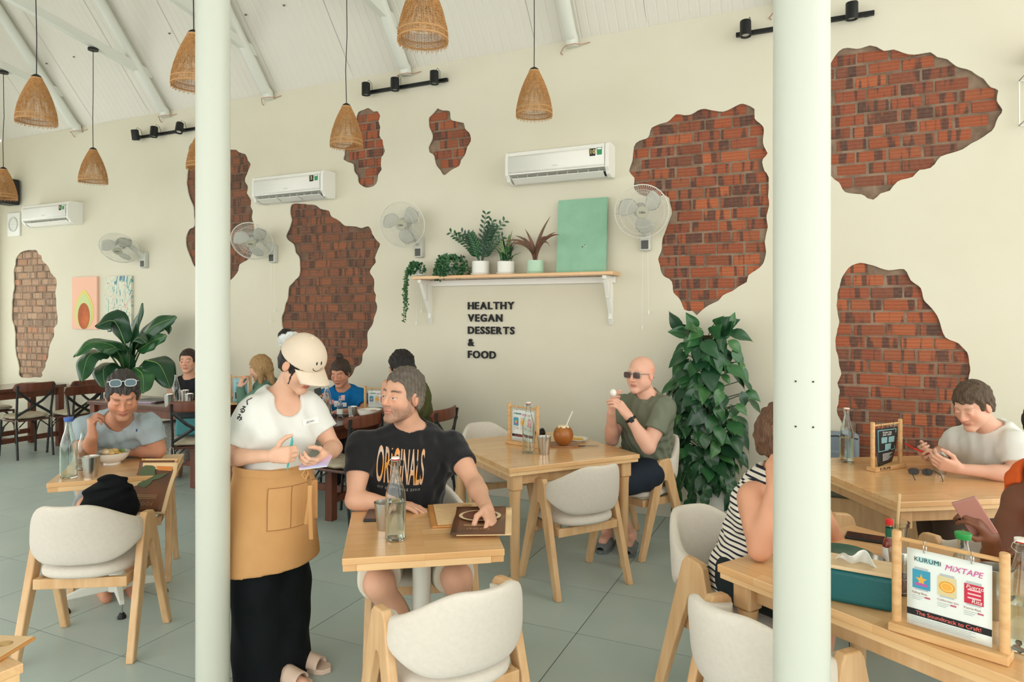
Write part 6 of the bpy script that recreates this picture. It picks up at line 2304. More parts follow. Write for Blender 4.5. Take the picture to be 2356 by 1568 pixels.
tee = W.shirt('t_shirt', M_cotton_white, eL, eR, sleeve=.60, grow=.017, neck=.072, scoop=.008, hem=.13, wide=.070, wave=.0055, drop=.004, tube=False, res=.0062)
bv = bvh_of(tee)
pk = W.legs_cloth('trousers', mat('black crepe', (14, 20, 22), .8, spec=.2, bump=(9, .3, (3, 3, .6))), [(at(592, 1140, 3.08), at(596, 1340, 3.10), at(606, 1595, 3.12)), (at(652, 1140, 3.19), at(650, 1340, 3.19), at(648, 1590, 3.17))], t=.91, r0=.115, r1=.135, wave=.004)
# apron
M_apron = mat('tan apron cloth', (204, 158, 106), .85, spec=.15, bump=(8, .35), var=((194, 146, 94), 4))
ac = Vector((W.pel.x, W.pel.y, 0))
F = Field(np.array(ac) + (-.32, -.32, .45), np.array(ac) + (.32, .32, 1.06), .008)
F.put(cone(ac + UP * .99 + W.f * .006, ac + UP * .44 + RIGHT * -.005 + W.f * .02, .172, .228, flat=(W.f, .82)), .01)
F.put(egg(ac + UP * .82 + W.f * .005, (.192, .158, .18), (W.r, W.f, UP)), .03)
F.ripple(lambda X, Y, Z: .0035 * np.clip((1.0 - Z) / .3, 0, 1) * (np.sin(31 * X - 9 * Y + 6 * Z) + np.sin(23 * Y + 17 * X)))
F.plane_cut(ac + UP * .972, UP)
F.plane_cut(ac + UP * .52, (-UP + RIGHT * .10).normalized())
ap = W.child('apron', F, M_apron)
bva = bvh_of(ap)
FA = frame(at(668, 1165, 3.0), RIGHT, UP, VIEW)
pm = grid_mesh(-.088, .078, -.095, .085)
pm.materials.append(M_apron)
pkt = link('apron_pocket', decal(pm, FA, bva, .004))
W.attach(pkt)
for a in (((-.088, -.095), (-.088, .085)), ((-.088, -.095), (.078, -.095)), ((-.088, .085), (.078, .085)), ((.0, -.095), (.0, .085))):
    x0, x1 = min(a[0][0], a[1][0]) - .0012, max(a[0][0], a[1][0]) + .0012
    y0, y1 = min(a[0][1], a[1][1]) - .0012, max(a[0][1], a[1][1]) + .0012
    sm = grid_mesh(x0, x1, y0, y1, 2 if x1 - x0 < .01 else 20, 2 if y1 - y0 < .01 else 20)
    sm.materials.append(mat('apron seam', (150, 104, 60), .9))
    W.attach(link('seam', decal(sm, FA, bva, .0055)))
bd_ = MB().grid(lambda u, v: tuple(ac + W.r * (.180 * math.cos(2 * math.pi * u)) + W.f * (.150 * math.sin(2 * math.pi * u) + .006) + UP * (.942 + .034 * v)), 40, 3, cu=True).obj('waistband', M_apron)
W.attach(bd_)
for k_, (x1, y1) in enumerate(((716, 1240), (704, 1205))):
    p0, p1, p2 = at(706, 1082, 2.98), at(712, 1150, 2.97), at(x1, y1, 2.99)
    W.attach(MB().tube([p0, (p0 + p1) / 2 + RIGHT * .008, p1, p2], [.004, .009, .009, .009], 6, flat=(tuple(VIEW), .25)).obj('apron_tie', M_apron))
W.attach(MB().tube([at(704, 1078, 2.97), at(696, 1092, 2.96), at(703, 1102, 2.96), at(710, 1088, 2.96)], .006, 6, closed=True).obj('apron_knot', M_apron))
# sleeve lettering and badge
me = None
for i, ch in enumerate('くるみ'):
    me = text_mesh(ch, .034, 0, bold=.0008, align='CENTER', sub=1)
    me.materials.clear()
    me.materials.append(M_ink)
    c = at((561, 555, 549)[i], (930, 948, 966)[i], 2.96)
    P0 = frame(c, (RIGHT * .96 - UP * .2).normalized(), (UP * .96 + RIGHT * .2).normalized(), (VIEW * .94 - RIGHT * .34).normalized())
    W.attach(link('sleeve_character', decal(me, P0, bv, .002)))
bm_ = grid_mesh(-.026, .026, -.014, .014, 6, 4)
bm_.materials.append(mat('white badge', (238, 238, 232), .3))
FB = frame(at(709, 972, 3.06), (RIGHT * .98 + UP * .14).normalized(), (UP * .98 - RIGHT * .14).normalized(), VIEW)
bo = link('name_badge', decal(bm_, FB, bv, .006))
bo.modifiers.new('s', 'SOLIDIFY').thickness = .004
W.attach(bo)
me = text_mesh('JENN', .011, 0, align='CENTER', sub=0)
me.materials.clear()
me.materials.append(mat('blue badge print', (90, 120, 150), .6))
W.attach(link('badge_name', decal(me, FB @ T(0, -.004, 0), bv, .0085)))
# hair, scrunchie, cap
M_hairb = hair_mat('black hair', (20, 18, 18), (40, 34, 30))
W.hair(M_hairb, grow=.006, line=[(-.15, -.05), (-.06, -.055), (-.02, -.05), (.0, .0), (.025, -.055), (.045, -.045), (.055, .03), (.07, .05), (.2, .05)], lump=.0015, freq=120,
       extra=[(egg(W.H(0, -.150, .055), (.034, .034, .036)), .01), (cone(W.H(.062, .030, .0), W.H(.066, .036, -.075), .009, .003), .004), (cone(W.H(0, -.09, .05), W.H(0, -.14, .055), .03, .026), .02)])
sc_ = MB()
for q in range(3):
    M0 = frame(W.H(0, -.108 - .014 * q, .046 + .006 * q), W.HR, (W.HU * .8 + W.HF * .5).normalized(), (W.HF * -.8 + W.HU * .5).normalized())
    sc_.tube([M0 @ Vector(((.034 + .005 * math.sin(5 * a + q)) * math.cos(a), (.034 + .005 * math.sin(5 * a + q)) * math.sin(a), .004 * math.sin(7 * a))) for a in [2 * math.pi * k / 30 for k in range(30)]], .013, 8, closed=True)
W.attach(sc_.obj('scrunchie', mat('pale grey satin', (208, 212, 210), .45, bump=(60, .4))))
M_capc = mat('cream cap twill', (222, 206, 184), .85, bump=(260, .25))
k = W.k
F = Field(np.array(W.hc) - .2, np.array(W.hc) + .22, .0045)
ax = (W.HR, W.HF, W.HU)
F.put(egg(W.H(0, -.006, .045), (.098 * k, .112 * k, .104 * k), ax), .01)
F.ripple(lambda X, Y, Z: .0012 * np.sin(60 * X + 40 * Z))
F.plane_cut(W.H(0, .0, .030), (-W.HU + W.HF * -.06).normalized())
F.put(egg(W.H(0, -.112, .058), (.045, .05, .042), ax), .008, 's')
F.put(egg(W.H(0, -.015, .02), (.088 * k, .104 * k, .10 * k), ax), .004, 's')
F.put(egg(W.H(0, -.006, .150), (.008, .008, .005), ax), .003)
cap = W.child('cap', F, M_capc)
W.attach(MB().grid(lambda u, v: tuple(W.H((2 * u - 1) * .088 * (1 - .10 * v * v), (.100 * math.sqrt(max(0, 1 - (.86 * (2 * u - 1)) ** 2))) + .082 * v * (1 - .32 * (2 * u - 1) ** 2), .034 - .020 * v - .034 * (2 * u - 1) ** 2 * (.35 + .65 * v))), 25, 9).obj('cap_brim', M_capc)).modifiers.new('s', 'SOLIDIFY').thickness = .004
bvc = bvh_of(cap)
fd = (W.HF * .80 + W.HR * -.02 + W.HU * .42).normalized()
xr = fd.cross(W.HU).normalized() * -1
FC = frame(W.H(.010, .16, .10), xr * 1.0, xr.cross(fd) * -1, fd)
if (FC.to_3x3() @ Vector((0, 1, 0))).dot(W.HU) < 0:
    FC = FC @ RZ(math.pi)
for x in (-.012, .012):
    b = bpy.data.meshes.new('e')
    b.from_pydata([(x + .0035 * math.cos(a), .010 + .008 * math.sin(a), 0) for a in [2 * math.pi * q / 12 for q in range(12)]], [], [tuple(range(12))])
    b.materials.append(M_ink)
    W.attach(link('smiley_eye', decal(b, FC, bvc, .002)))
sv, n = [], 16
for q in range(n + 1):
    a = math.radians(200 + 140 * q / n)
    sv += [(.024 * math.cos(a), -.004 + .022 * math.sin(a), 0), (.0262 * math.cos(a), -.004 + .0245 * math.sin(a), 0)]
b = bpy.data.meshes.new('m')
b.from_pydata(sv, [], [(2 * q, 2 * q + 1, 2 * q + 3, 2 * q + 2) for q in range(n)])
b.materials.append(M_ink)
W.attach(link('smiley_mouth', decal(b, FC, bvc, .002)))
# sandals, pen, notepad
M_sand = mat('blush leather', (220, 196, 176), .6)
for a, dv in ((aR, IV(.92, -.0, .45)), (aL, IV(.95, 0, .30))):
    g0 = Vector((a.x, a.y, 0)) - dv * .05
    side = dv.cross(UP)
    M0 = frame(g0, dv, -side, UP)
    ol = [(-.03, -.034), (.02, -.036), (.10, -.034), (.16, -.044), (.20, -.036), (.222, 0), (.20, .036), (.16, .044), (.10, .034), (.02, .036), (-.03, .034), (-.042, 0)]
    so_ = MB().prism(ol, .0, .024, M0).obj('sandal_sole', M_sand, None, smooth=False)
    bevel(W.attach(so_), .004, 2)
    st_ = MB().grid(lambda u, v: tuple(M0 @ Vector((.085 + .085 * v, .045 * math.cos(math.pi * u), .022 + (.062 - .022 * v) * math.sin(math.pi * u)))), 17, 6).obj('sandal_strap', M_sand)
    W.attach(st_).modifiers.new('s', 'SOLIDIFY').thickness = .004
pen = thing('pen', 'turquoise pen in the fist of the waitress', 'pen', (0, 0, 0))
pd = IV(.17, 1, .05)
pc = XR(.075, .0, .030)
M0 = frame(pc, pd.cross(VIEW).normalized(), pd.cross(pd.cross(VIEW)).normalized(), pd)
pen.matrix_world = M0
M_pen = mat('turquoise plastic', (70, 176, 168), .35)
MB().lathe([(0, -.072), (.0012, -.072), (.0045, -.055), (.0045, .06), (0, .06)], 12).obj('barrel', M_pen, pen)
MB().lathe([(0, .06), (.0035, .06), (.0035, .07), (0, .071)], 10).obj('clicker', M_pen, pen)
MB().box((.006, 0, .04), (.002, .003, .035)).obj('pocket_clip', M_pen, pen, smooth=False)
nb = thing('notepad', 'pink and lilac notepad in the waitress hand', 'notepad', (0, 0, 0))
nb.matrix_world = frame(at(726, 1062, 2.93), IV(.92, .32, -.1), IV(.15, .35, -.9), IV(.05, .9, .35))
bevel(MB().box((0, 0, 0), (.125, .085, .006)).obj('cover', mat('pink cover', (226, 186, 214), .6, var=((186, 190, 230), 6)), nb, smooth=False), .002)
MB().box((0, 0, -.005), (.121, .081, .005)).obj('pages', M_paper, nb, smooth=False)

# --- man in pale grey at the left table
P = Person('man in a pale grey T-shirt eating, sunglasses on his hair', at(272, 968, 4.26), at(255, 1102, 4.64), at(343, 978, 4.28), at(196, 985, 4.18), at(283, 912, 4.02), 30, -24, (204, 146, 116), h=.0105, hf=.0046, size=1.05)
P.build_head(lids=.8)
eL, eR, wL, wR = at(362, 1036, 4.30), at(196, 1046, 4.06), at(306, 1038, 4.30), at(212, 1004, 3.94)
P.arm(P.sl, eL, wL, 1.1)
P.arm(P.sr, eR, wR, 1.1)
P.hand(wR, IV(-.05, .98, .1), IV(.75, 0, -.65), right=True, curl=.85)
P.hand(wL, IV(-.95, 0, .15), IV(0, -1, .1), right=False, curl=.4)
hR, hL, kR, kL = at(225, 1140, 4.42), at(290, 1140, 4.50), at(205, 1165, 3.98), at(300, 1165, 4.05)
P.leg(hR, kR, at(235, 1345, 4.05), at(245, 1375, 3.92))
P.leg(hL, kL, at(300, 1345, 4.12), at(310, 1372, 4.0))
P.colour.append(stubble((120, 90, 74), .35))
P.finish(lip=(178, 108, 96), brow=(50, 40, 34))
tee = P.shirt('t_shirt', M_cotton_grey, eL, eR, sleeve=.62, grow=.015, neck=.068, hem=-.15, wide=.072, loose=.02, res=.007)
lg = grid_mesh(-.004, .005, -.008, .008, 3, 3)
lg.materials.append(mat('navy thread', (34, 56, 110), .8))
P.attach(link('chest_emblem', decal(lg, frame(at(299, 994, 4.13), RIGHT, UP, VIEW), bvh_of(tee), .002)))
P.legs_cloth('shorts', mat('grey shorts cloth', (150, 156, 154), .9), [(hR, kR), (hL, kL)], t=.9, r0=.105, r1=.085)
P.hair(hair_mat('dark greying hair', (44, 40, 38), (78, 74, 70)), grow=.010, top=.016, lump=.005, freq=85)
sg = sunglasses((0, 0, 0), 0, '', 1.12, sq=.75, lens=(66, 96, 104), rim=(206, 214, 214), top=False, parent=P.o)
sg.matrix_local = frame(P.H(0, .072, .128) - P.base, P.HR, (P.HF * -.80 - P.HU * .45).normalized(), (P.HU * .8 - P.HF * .45).normalized())

# --- bald man
P = Person('bald man in a green T-shirt and sunglasses peeling an egg', at(1490, 915, 4.74), at(1490, 1082, 4.93), at(1528, 938, 4.58), at(1432, 932, 4.92), at(1474, 862, 4.70), -46, 0, (226, 176, 152), h=.0105, hf=.0045, size=1.05, full=1.25)
P.build_head()
eL, eR, wL, wR = at(1492, 1028, 4.48), at(1408, 1010, 4.82), at(1446, 956, 4.50), at(1406, 950, 4.66)
P.arm(P.sl, eL, wL, 1.08)
P.arm(P.sr, eR, wR, 1.08)
P.hand(wL, IV(-.62, .78, .05), IV(-.55, -.45, -.6), right=False, curl=.45, thumb=[(.7, .6, .3), (.9, .1, .4), (.9, -.1, .4)])
P.hand(wR, IV(-.02, .98, .1), IV(.85, .1, .3), right=True, curl=.42)
hL, hR, kL, kR = at(1490, 1090, 4.70), at(1462, 1088, 4.92), at(1392, 1120, 4.46), at(1362, 1110, 4.72)
aL_, aR_ = at(1452, 1228, 4.80), at(1398, 1222, 4.86)
P.leg(hL, kL, aL_, aL_ + IV(-.3, -.25, .9) * .13)
P.leg(hR, kR, aR_, aR_ + IV(-.4, -.25, .9) * .13)
P.finish(lip=(192, 118, 106), brow=(150, 112, 90), browk=.35)
P.shirt('t_shirt', M_cotton_green, eL, eR, sleeve=.60, grow=.015, neck=.066, hem=-.16, wide=.072, loose=.015, res=.007)
P.legs_cloth('shorts', mat('dark navy shorts', (22, 34, 48), .85), [(hL, kL), (hR, kR)], t=.78, r0=.108, r1=.088)
sg = sunglasses((0, 0, 0), 0, '', 1.12, sq=.5, lens=(92, 70, 66), rim=(122, 128, 118), top=False, parent=P.o)
sg.matrix_local = frame(P.H(0, .096, .004) - P.base, P.HR, -P.HF, P.HU)
wb = MB()
wd_ = (wL - eL).normalized()
M0 = frame(wL - wd_ * .025, *frame_to(wd_))
wb.tube([M0 @ Vector((.0315 * math.cos(a), .0315 * math.sin(a), 0)) for a in [2 * math.pi * q / 24 for q in range(24)]], .010, 8, closed=True, flat=(tuple(wd_), 1.0))
P.attach(wb.obj('watch_strap', M_black))
M1 = frame(wL - wd_ * .025 + VIEW * .033, wd_, VIEW.cross(wd_).normalized(), VIEW)
P.attach(bevel(MB().box((0, 0, .003), (.034, .028, .010), M1).obj('watch_face', mat('dark watch glass', (40, 52, 54), .1), None, smooth=False), .003))
eg_ = MB().ball(tuple(at(1411, 903, 4.56)), (.022, .022, .026), 18, 12).obj('boiled_egg', mat('egg white', (240, 238, 230), .4))
tag(eg_, 'white boiled egg between the fingers of the bald man', 'egg')
for a, dv in ((aL_, IV(-.3, 0, .9)), (aR_, IV(-.4, 0, .9))):
    M0 = frame(Vector((a.x, a.y, 0)) - dv * .06, dv, UP.cross(dv), UP)
    ol = [(-.03, -.04), (.05, -.042), (.15, -.052), (.22, -.042), (.245, 0), (.22, .042), (.15, .052), (.05, .042), (-.03, .04), (-.045, 0)]
    bevel(P.attach(MB().prism(ol, .0, .028, M0).obj('clog_sole', mat('grey foam clog', (112, 118, 118), .7), None, smooth=False)), .006, 2)
    P.attach(MB().grid(lambda u, v: tuple(M0 @ Vector((.08 + .165 * v, .052 * math.cos(math.pi * u) * (1 - .35 * v ** 3), .024 + (.075 - .045 * v * v) * math.sin(math.pi * u)))), 17, 8).obj('clog_upper', MATS['grey foam clog'])).modifiers.new('s', 'SOLIDIFY').thickness = .005

# --- woman in the striped top, mostly behind the column
P = Person('woman in a striped sleeveless top, half hidden by the thick column', at(1788, 1105, 2.72), at(1715, 1318, 2.82), at(1850, 1128, 2.86), at(1735, 1140, 2.58), at(1812, 1012, 2.70), 96, -10, (212, 156, 124), h=.0105, hf=.006, female=True, size=1.0)
P.build_head(lids=.4)
eR, wR, eL, wL = at(1748, 1262, 2.50), at(1782, 1118, 2.48), at(1912, 1232, 2.78), at(1870, 1150, 2.62)
P.arm(P.sr, eR, wR, 1.15)
P.arm(P.sl, eL, wL, 1.15)
P.hand(wR, IV(.0, .95, -.1), IV(.85, 0, -.4), right=True, curl=.6)
P.hand(wL, IV(-.2, .9, .1), IV(-.6, 0, .5), right=False, curl=.6)
hR, hL, kR, kL = at(1712, 1325, 2.70), at(1745, 1325, 2.92), at(1850, 1390, 2.42), at(1890, 1370, 2.62)
P.leg(hR, kR, at(1850, 1600, 2.50), at(1900, 1620, 2.42), 1.1)
P.leg(hL, kL, at(1885, 1580, 2.66), at(1930, 1600, 2.58), 1.1)
P.finish()


def stripes():
    m = mat('cream and navy stripes', (226, 220, 206), .9, bump=(14, .3))
    nt = m.node_tree
    tc = nt.nodes.new('ShaderNodeTexCoord')
    wv = nt.nodes.new('ShaderNodeTexWave')
    wv.bands_direction = 'Z'
    wv.inputs['Scale'].default_value = 14.5
    wv.inputs['Distortion'].default_value = .5
    wv.inputs['Detail Scale'].default_value = .4
    mp = nt.nodes.new('ShaderNodeMapping')
    mp.inputs['Rotation'].default_value = (.10, -.22, 0)
    nt.links.new(tc.outputs['Object'], mp.inputs[0])
    nt.links.new(mp.outputs[0], wv.inputs['Vector'])
    r = nt.nodes.new('ShaderNodeValToRGB')
    r.color_ramp.elements[0].position, r.color_ramp.elements[0].color = .68, lin((226, 220, 206))
    r.color_ramp.elements[1].position, r.color_ramp.elements[1].color = .74, lin((28, 34, 44))
    nt.links.new(wv.outputs['Fac'], r.inputs[0])
    nt.links.new(r.outputs[0], nt.nodes['Principled BSDF'].inputs['Base Color'])
    return m


P.shirt('striped_top', stripes(), eL, eR, grow=.014, neck=.08, hem=-.12, tank=True, scoop=.01, loose=.012)
P.legs_cloth('trousers', mat('black green trousers', (16, 30, 34), .85), [(hR, kR), (hL, kL)], t=.95, r0=.112, r1=.085)
P.hair(hair_mat('short brown hair', (82, 56, 42), (120, 88, 64)), grow=.018, lump=.006, freq=60, top=.01, line=[(-.15, -.07), (-.06, -.07), (-.02, -.03), (.0, -.02), (.03, .02), (.05, .045), (.07, .06), (.2, .07)])

# --- man in the white T-shirt
P = Person('man in a white T-shirt bent over a red phone', at(2282, 992, 3.92), at(2320, 1165, 4.02), at(2336, 1022, 3.74), at(2205, 1012, 4.10), at(2238, 934, 3.84), -66, -24, (224, 176, 152), h=.0105, hf=.0045, size=1.05)
P.build_head(lids=.9)
eL, eR, wL, wR = at(2344, 1092, 3.68), at(2178, 1040, 4.22), at(2205, 1078, 3.78), at(2140, 1046, 4.04)
P.arm(P.sl, eL, wL, 1.05)
P.arm(P.sr, eR, wR, 1.05)
P.hand(wL, IV(-.92, .28, -.1), IV(.05, .55, -.8), right=False, curl=.55)
P.hand(wR, IV(-.75, .12, .45), IV(.3, .4, .4), right=True, curl=.55)
hL, hR, kL, kR = at(2310, 1180, 3.90), at(2270, 1170, 4.12), at(2190, 1185, 3.66), at(2150, 1175, 3.92)
P.leg(hL, kL, at(2200, 1390, 3.75), at(2170, 1410, 3.7))
P.leg(hR, kR, at(2160, 1370, 4.0), at(2130, 1385, 3.95))
P.finish(lip=(196, 122, 110), brow=(120, 92, 70), browk=.5)
P.shirt('t_shirt', M_cotton_white, eL, eR, sleeve=.62, grow=.015, neck=.066, hem=-.15, wide=.074, loose=.02, wave=.0055, res=.007)
P.legs_cloth('trousers', mat('brown grey trousers', (84, 68, 58), .9), [(hL, kL, at(2200, 1390, 3.75)), (hR, kR, at(2160, 1370, 4.0))], t=.9, r0=.11, r1=.07)
P.hair(hair_mat('mid brown hair', (70, 56, 44), (100, 82, 64)), grow=.010, top=.006, lump=.004, freq=75, line=[(-.15, -.06), (-.06, -.058), (-.022, -.03), (-.012, .012), (.012, .014), (.02, -.006), (.034, .0), (.042, .030), (.058, .056), (.2, .064)])
phone((0, 0, 0), 0, 'red phone held by the man in the white T-shirt', c=(206, 44, 34), M=frame(at(2112, 1034, 3.98), IV(.30, -.25, .9), IV(-.85, .45, .2), IV(.3, .85, .3)))

# --- person at the right edge with a phone
P = Person('person in an orange top at the right edge holding up a phone', at(2420, 1090, 2.62), at(2450, 1330, 2.72), at(2475, 1120, 2.44), at(2345, 1150, 2.66), at(2425, 985, 2.55), -35, -18, (118, 76, 56), h=.010, hf=.006, female=True, size=1.0)
P.build_head(lids=.6)
eR, wR, eL, wL = at(2292, 1300, 2.56), at(2278, 1232, 2.34), at(2500, 1270, 2.36), at(2400, 1260, 2.26)
P.arm(P.sr, eR, wR, 1.15)
P.arm(P.sl, eL, wL, 1.1)
P.hand(wR, IV(-.60, .70, .2), IV(-.45, -.35, -.75), right=True, curl=.62, thumb=[(.6, .6, .4), (.9, .2, .4), (.95, 0, .3)])
P.hand(wL, IV(-.9, 0, .2), IV(0, -1, 0), right=False, curl=.3)
P.leg(at(2420, 1340, 2.70), at(2330, 1420, 2.40), at(2330, 1650, 2.5), at(2300, 1680, 2.4), 1.05)
P.leg(at(2480, 1340, 2.62), at(2400, 1430, 2.30), at(2400, 1660, 2.4), at(2380, 1690, 2.3), 1.05)
P.finish(lip=(120, 64, 56), brow=(30, 24, 22))
P.shirt('orange_top', mat('orange cotton', (222, 96, 34), .85), eL, eR, tank=True, grow=.012, neck=.08, scoop=.01, hem=-.1)
P.legs_cloth('trousers', mat('dark brown trousers', (60, 44, 36), .9), [(at(2420, 1340, 2.70), at(2330, 1420, 2.40)), (at(2480, 1340, 2.62), at(2400, 1430, 2.30))], t=.95)
P.hair(M_hairb, grow=.016, lump=.006, freq=60)
phone((0, 0, 0), 0, 'rose gold phone held up at the right edge', c=(176, 128, 118), size=(.076, .158, .010), M=frame(at(2243, 1192, 2.32), IV(.72, .35, .55), IV(-.50, .80, .15), IV(.25, .35, -.85)))

# --- woman in the blue T-shirt
P = Person('woman in a bright blue T-shirt with a hair bun looking at her phone', at(790, 896, 6.45), at(800, 1010, 6.62), at(830, 912, 6.45), at(746, 912, 6.42), at(783, 858, 6.36), -12, -18, (202, 146, 118), h=.011, hf=.0055, female=True, size=1.03)
P.build_head(lids=.8)
eL, eR, wL, wR = at(842, 945, 6.25), at(728, 948, 6.25), at(795, 945, 6.05), at(742, 932, 6.02)
P.arm(P.sl, eL, wL)
P.arm(P.sr, eR, wR)
P.hand(wR, IV(.05, .95, .2), IV(.5, 0, .6), right=True, curl=.5)
P.hand(wL, IV(-.95, 0, .2), IV(0, -1, 0), right=False, curl=.25)
hL, hR, kL, kR = at(815, 1015, 6.55), at(775, 1015, 6.55), at(815, 1022, 6.15), at(770, 1022, 6.15)
P.leg(hL, kL, at(815, 1120, 6.2), at(815, 1130, 6.05))
P.leg(hR, kR, at(772, 1120, 6.2), at(770, 1130, 6.05))
P.finish(lip=(170, 100, 92), brow=(60, 46, 38))
tee = P.shirt('t_shirt', M_cotton_blue, eL, eR, sleeve=.72, grow=.015, neck=.068, hem=-.1, wide=.072)
bvb = bvh_of(tee)
for i, (px, py, w_, h_, c) in enumerate(((764, 924, 10, 11, (226, 150, 160)), (776, 928, 14, 14, (232, 232, 232)), (790, 914, 9, 12, (226, 190, 196)), (793, 930, 10, 10, (236, 236, 236)))):
    b = grid_mesh(-w_ * .002, w_ * .002, -h_ * .002, h_ * .002, 3, 3)
    b.materials.append(mat('shirt print %d' % c[1], c, .8))
    P.attach(link('shirt_print', decal(b, frame(at(px, py, 6.36), RIGHT, UP, VIEW), bvb, .003)))
P.legs_cloth('trousers', mat('black cotton trousers', (20, 22, 24), .9), [(hL, kL, at(815, 1120, 6.2)), (hR, kR, at(772, 1120, 6.2))], t=.9, r0=.105, r1=.07)
P.hair(hair_mat('dark brown hair', (46, 36, 30), (74, 58, 46)), grow=.010, lump=.002, freq=80, h=.006, extra=[(egg(P.H(0, -.03, .150), (.036, .036, .034)), .012)], line=[(-.15, -.06), (-.06, -.058), (-.02, -.03), (.0, -.01), (.03, -.005), (.045, .03), (.06, .055), (.2, .066)])
phone((0, 0, 0), 0, 'dark phone in the hand of the woman in blue', M=frame(at(734, 912, 5.98), IV(.9, .2, .3), IV(-.25, .9, -.1), IV(.3, .1, -.9)))

# --- man in the olive shirt
P = Person('dark haired man in an olive shirt seen from behind the grey haired man', at(950, 890, 5.86), at(965, 1020, 5.95), at(945, 918, 5.62), at(968, 900, 6.05), at(922, 848, 5.74), -118, -14, (206, 156, 128), h=.011, hf=.0055, size=1.05)
P.build_head(lids=.5)
eL, eR, wL, wR = at(905, 985, 5.52), at(915, 965, 6.05), at(885, 905, 5.60), at(880, 945, 5.95)
P.arm(P.sl, eL, wL)
P.arm(P.sr, eR, wR)
P.hand(wL, IV(.2, .95, 0), IV(.3, 0, -.8), right=False, curl=.8)
P.hand(wR, IV(-.9, 0, 0), IV(0, -1, 0), right=True, curl=.4)
hL, hR, kL, kR = at(955, 1025, 5.82), at(965, 1020, 6.05), at(865, 1035, 5.75), at(870, 1030, 5.98)
P.leg(hL, kL, at(880, 1150, 5.8), at(850, 1165, 5.8))
P.leg(hR, kR, at(885, 1140, 6.0), at(855, 1150, 6.0))
P.finish()
P.shirt('t_shirt', M_cotton_olive, eL, eR, sleeve=.7, grow=.016, neck=.066, hem=-.15, wide=.07, loose=.02)
P.legs_cloth('trousers', mat('olive black trousers', (40, 40, 34), .9), [(hL, kL, at(880, 1150, 5.8)), (hR, kR, at(885, 1140, 6.0))], t=.9, r0=.105, r1=.07)
P.hair(hair_mat('black wavy hair', (22, 20, 20), (48, 42, 40)), grow=.018, top=.012, lump=.006, freq=62, h=.0055)

# --- blonde woman
P = Person('blonde woman in a sage green sweater facing left', at(612, 880, 6.92), at(622, 975, 7.02), at(606, 898, 6.72), at(622, 885, 7.10), at(598, 846, 6.86), -92, -16, (214, 168, 142), h=.011, hf=.006, female=True, size=1.03)
P.build_head(lids=.7)
eL, eR, wL, wR = at(560, 930, 6.72), at(572, 925, 7.05), at(552, 890, 6.75), at(545, 910, 6.95)
P.arm(P.sl, eL, wL)
P.arm(P.sr, eR, wR)
P.hand(wL, IV(.2, .9, 0), IV(.5, 0, -.5), right=False, curl=.6)
P.hand(wR, IV(-.9, .2, 0), IV(0, -1, 0), right=True, curl=.4)
hL, hR, kL, kR = at(618, 980, 6.92), at(624, 978, 7.1), at(552, 985, 6.85), at(555, 982, 7.02)
P.leg(hL, kL, at(560, 1080, 6.9), at(540, 1090, 6.9))
P.leg(hR, kR, at(562, 1075, 7.05), at(542, 1085, 7.05))
P.finish()
F_ = P.shirt('sweater', M_knit_green, eL, eR, sleeve=.98, grow=.02, neck=.07, hem=-.1, wide=.062)
sl_ = Field(np.min([np.array(v) for v in (eL, eR, wL, wR)], axis=0) - .1, np.max([np.array(v) for v in (eL, eR, wL, wR)], axis=0) + .1, .011)
for e_, w_ in ((eL, wL), (eR, wR)):
    sl_.put(cone(e_, e_ + (w_ - e_) * .85, .056, .042), .02)
P.child('sweater_cuffs', sl_, M_knit_green)
P.legs_cloth('trousers', mat('stone trousers', (176, 170, 154), .9), [(hL, kL, at(560, 1080, 6.9)), (hR, kR, at(562, 1075, 7.05))], t=.9, r0=.105, r1=.07)
P.hair(hair_mat('blonde hair', (186, 152, 104), (150, 116, 74)), grow=.012, lump=.003, freq=80, h=.006,
       extra=[(cone(P.H(.066, -.03, -.02), P.H(.066, .01, -.17), .036, .022), .02), (cone(P.H(-.066, -.03, -.02), P.H(-.066, .01, -.17), .036, .022), .02), (cone(P.H(0, -.075, -.02), P.H(0, -.07, -.18), .05, .035), .03)],
       line=[(-.15, -.09), (-.06, -.09), (-.02, -.08), (.0, -.07), (.03, -.04), (.045, .02), (.06, .055), (.2, .066)])

# --- woman in black by the left column
P = Person('woman in a black sleeveless top sitting next to the slim column', at(436, 872, 7.34), at(438, 985, 7.46), at(476, 888, 7.32), at(398, 888, 7.30), at(433, 830, 7.28), 4, -3, (214, 164, 136), h=.011, hf=.0055, female=True, size=1.04)
P.build_head(lids=.1)
eL, eR, wL, wR = at(482, 942, 7.25), at(392, 942, 7.25), at(455, 925, 7.05), at(415, 925, 7.05)
P.arm(P.sl, eL, wL)
P.arm(P.sr, eR, wR)
P.hand(wL, IV(-.9, 0, .3), IV(0, -1, 0), right=False, curl=.3)
P.hand(wR, IV(.9, 0, .3), IV(0, -1, 0), right=True, curl=.3)
hL, hR, kL, kR = at(455, 990, 7.4), at(420, 990, 7.4), at(425, 995, 7.0), at(388, 995, 7.0)
P.leg(hL, kL, at(410, 1080, 6.95), at(405, 1090, 6.8))
P.leg(hR, kR, at(376, 1082, 6.95), at(370, 1092, 6.8))
P.finish(lip=(184, 104, 98), brow=(60, 46, 38))
P.eyes((0, 1, 0), (80, 60, 46))
P.shirt('black_top', mat('black jersey', (22, 24, 28), .85), eL, eR, tank=True, grow=.012, neck=.058, hem=-.05)
P.legs_cloth('skirt', mat('grey patterned skirt', (150, 148, 138), .9, var=((110, 110, 104), 90)), [(hL, kL, at(410, 1080, 6.95)), (hR, kR, at(376, 1082, 6.95))], t=.8, r0=.115, r1=.14)
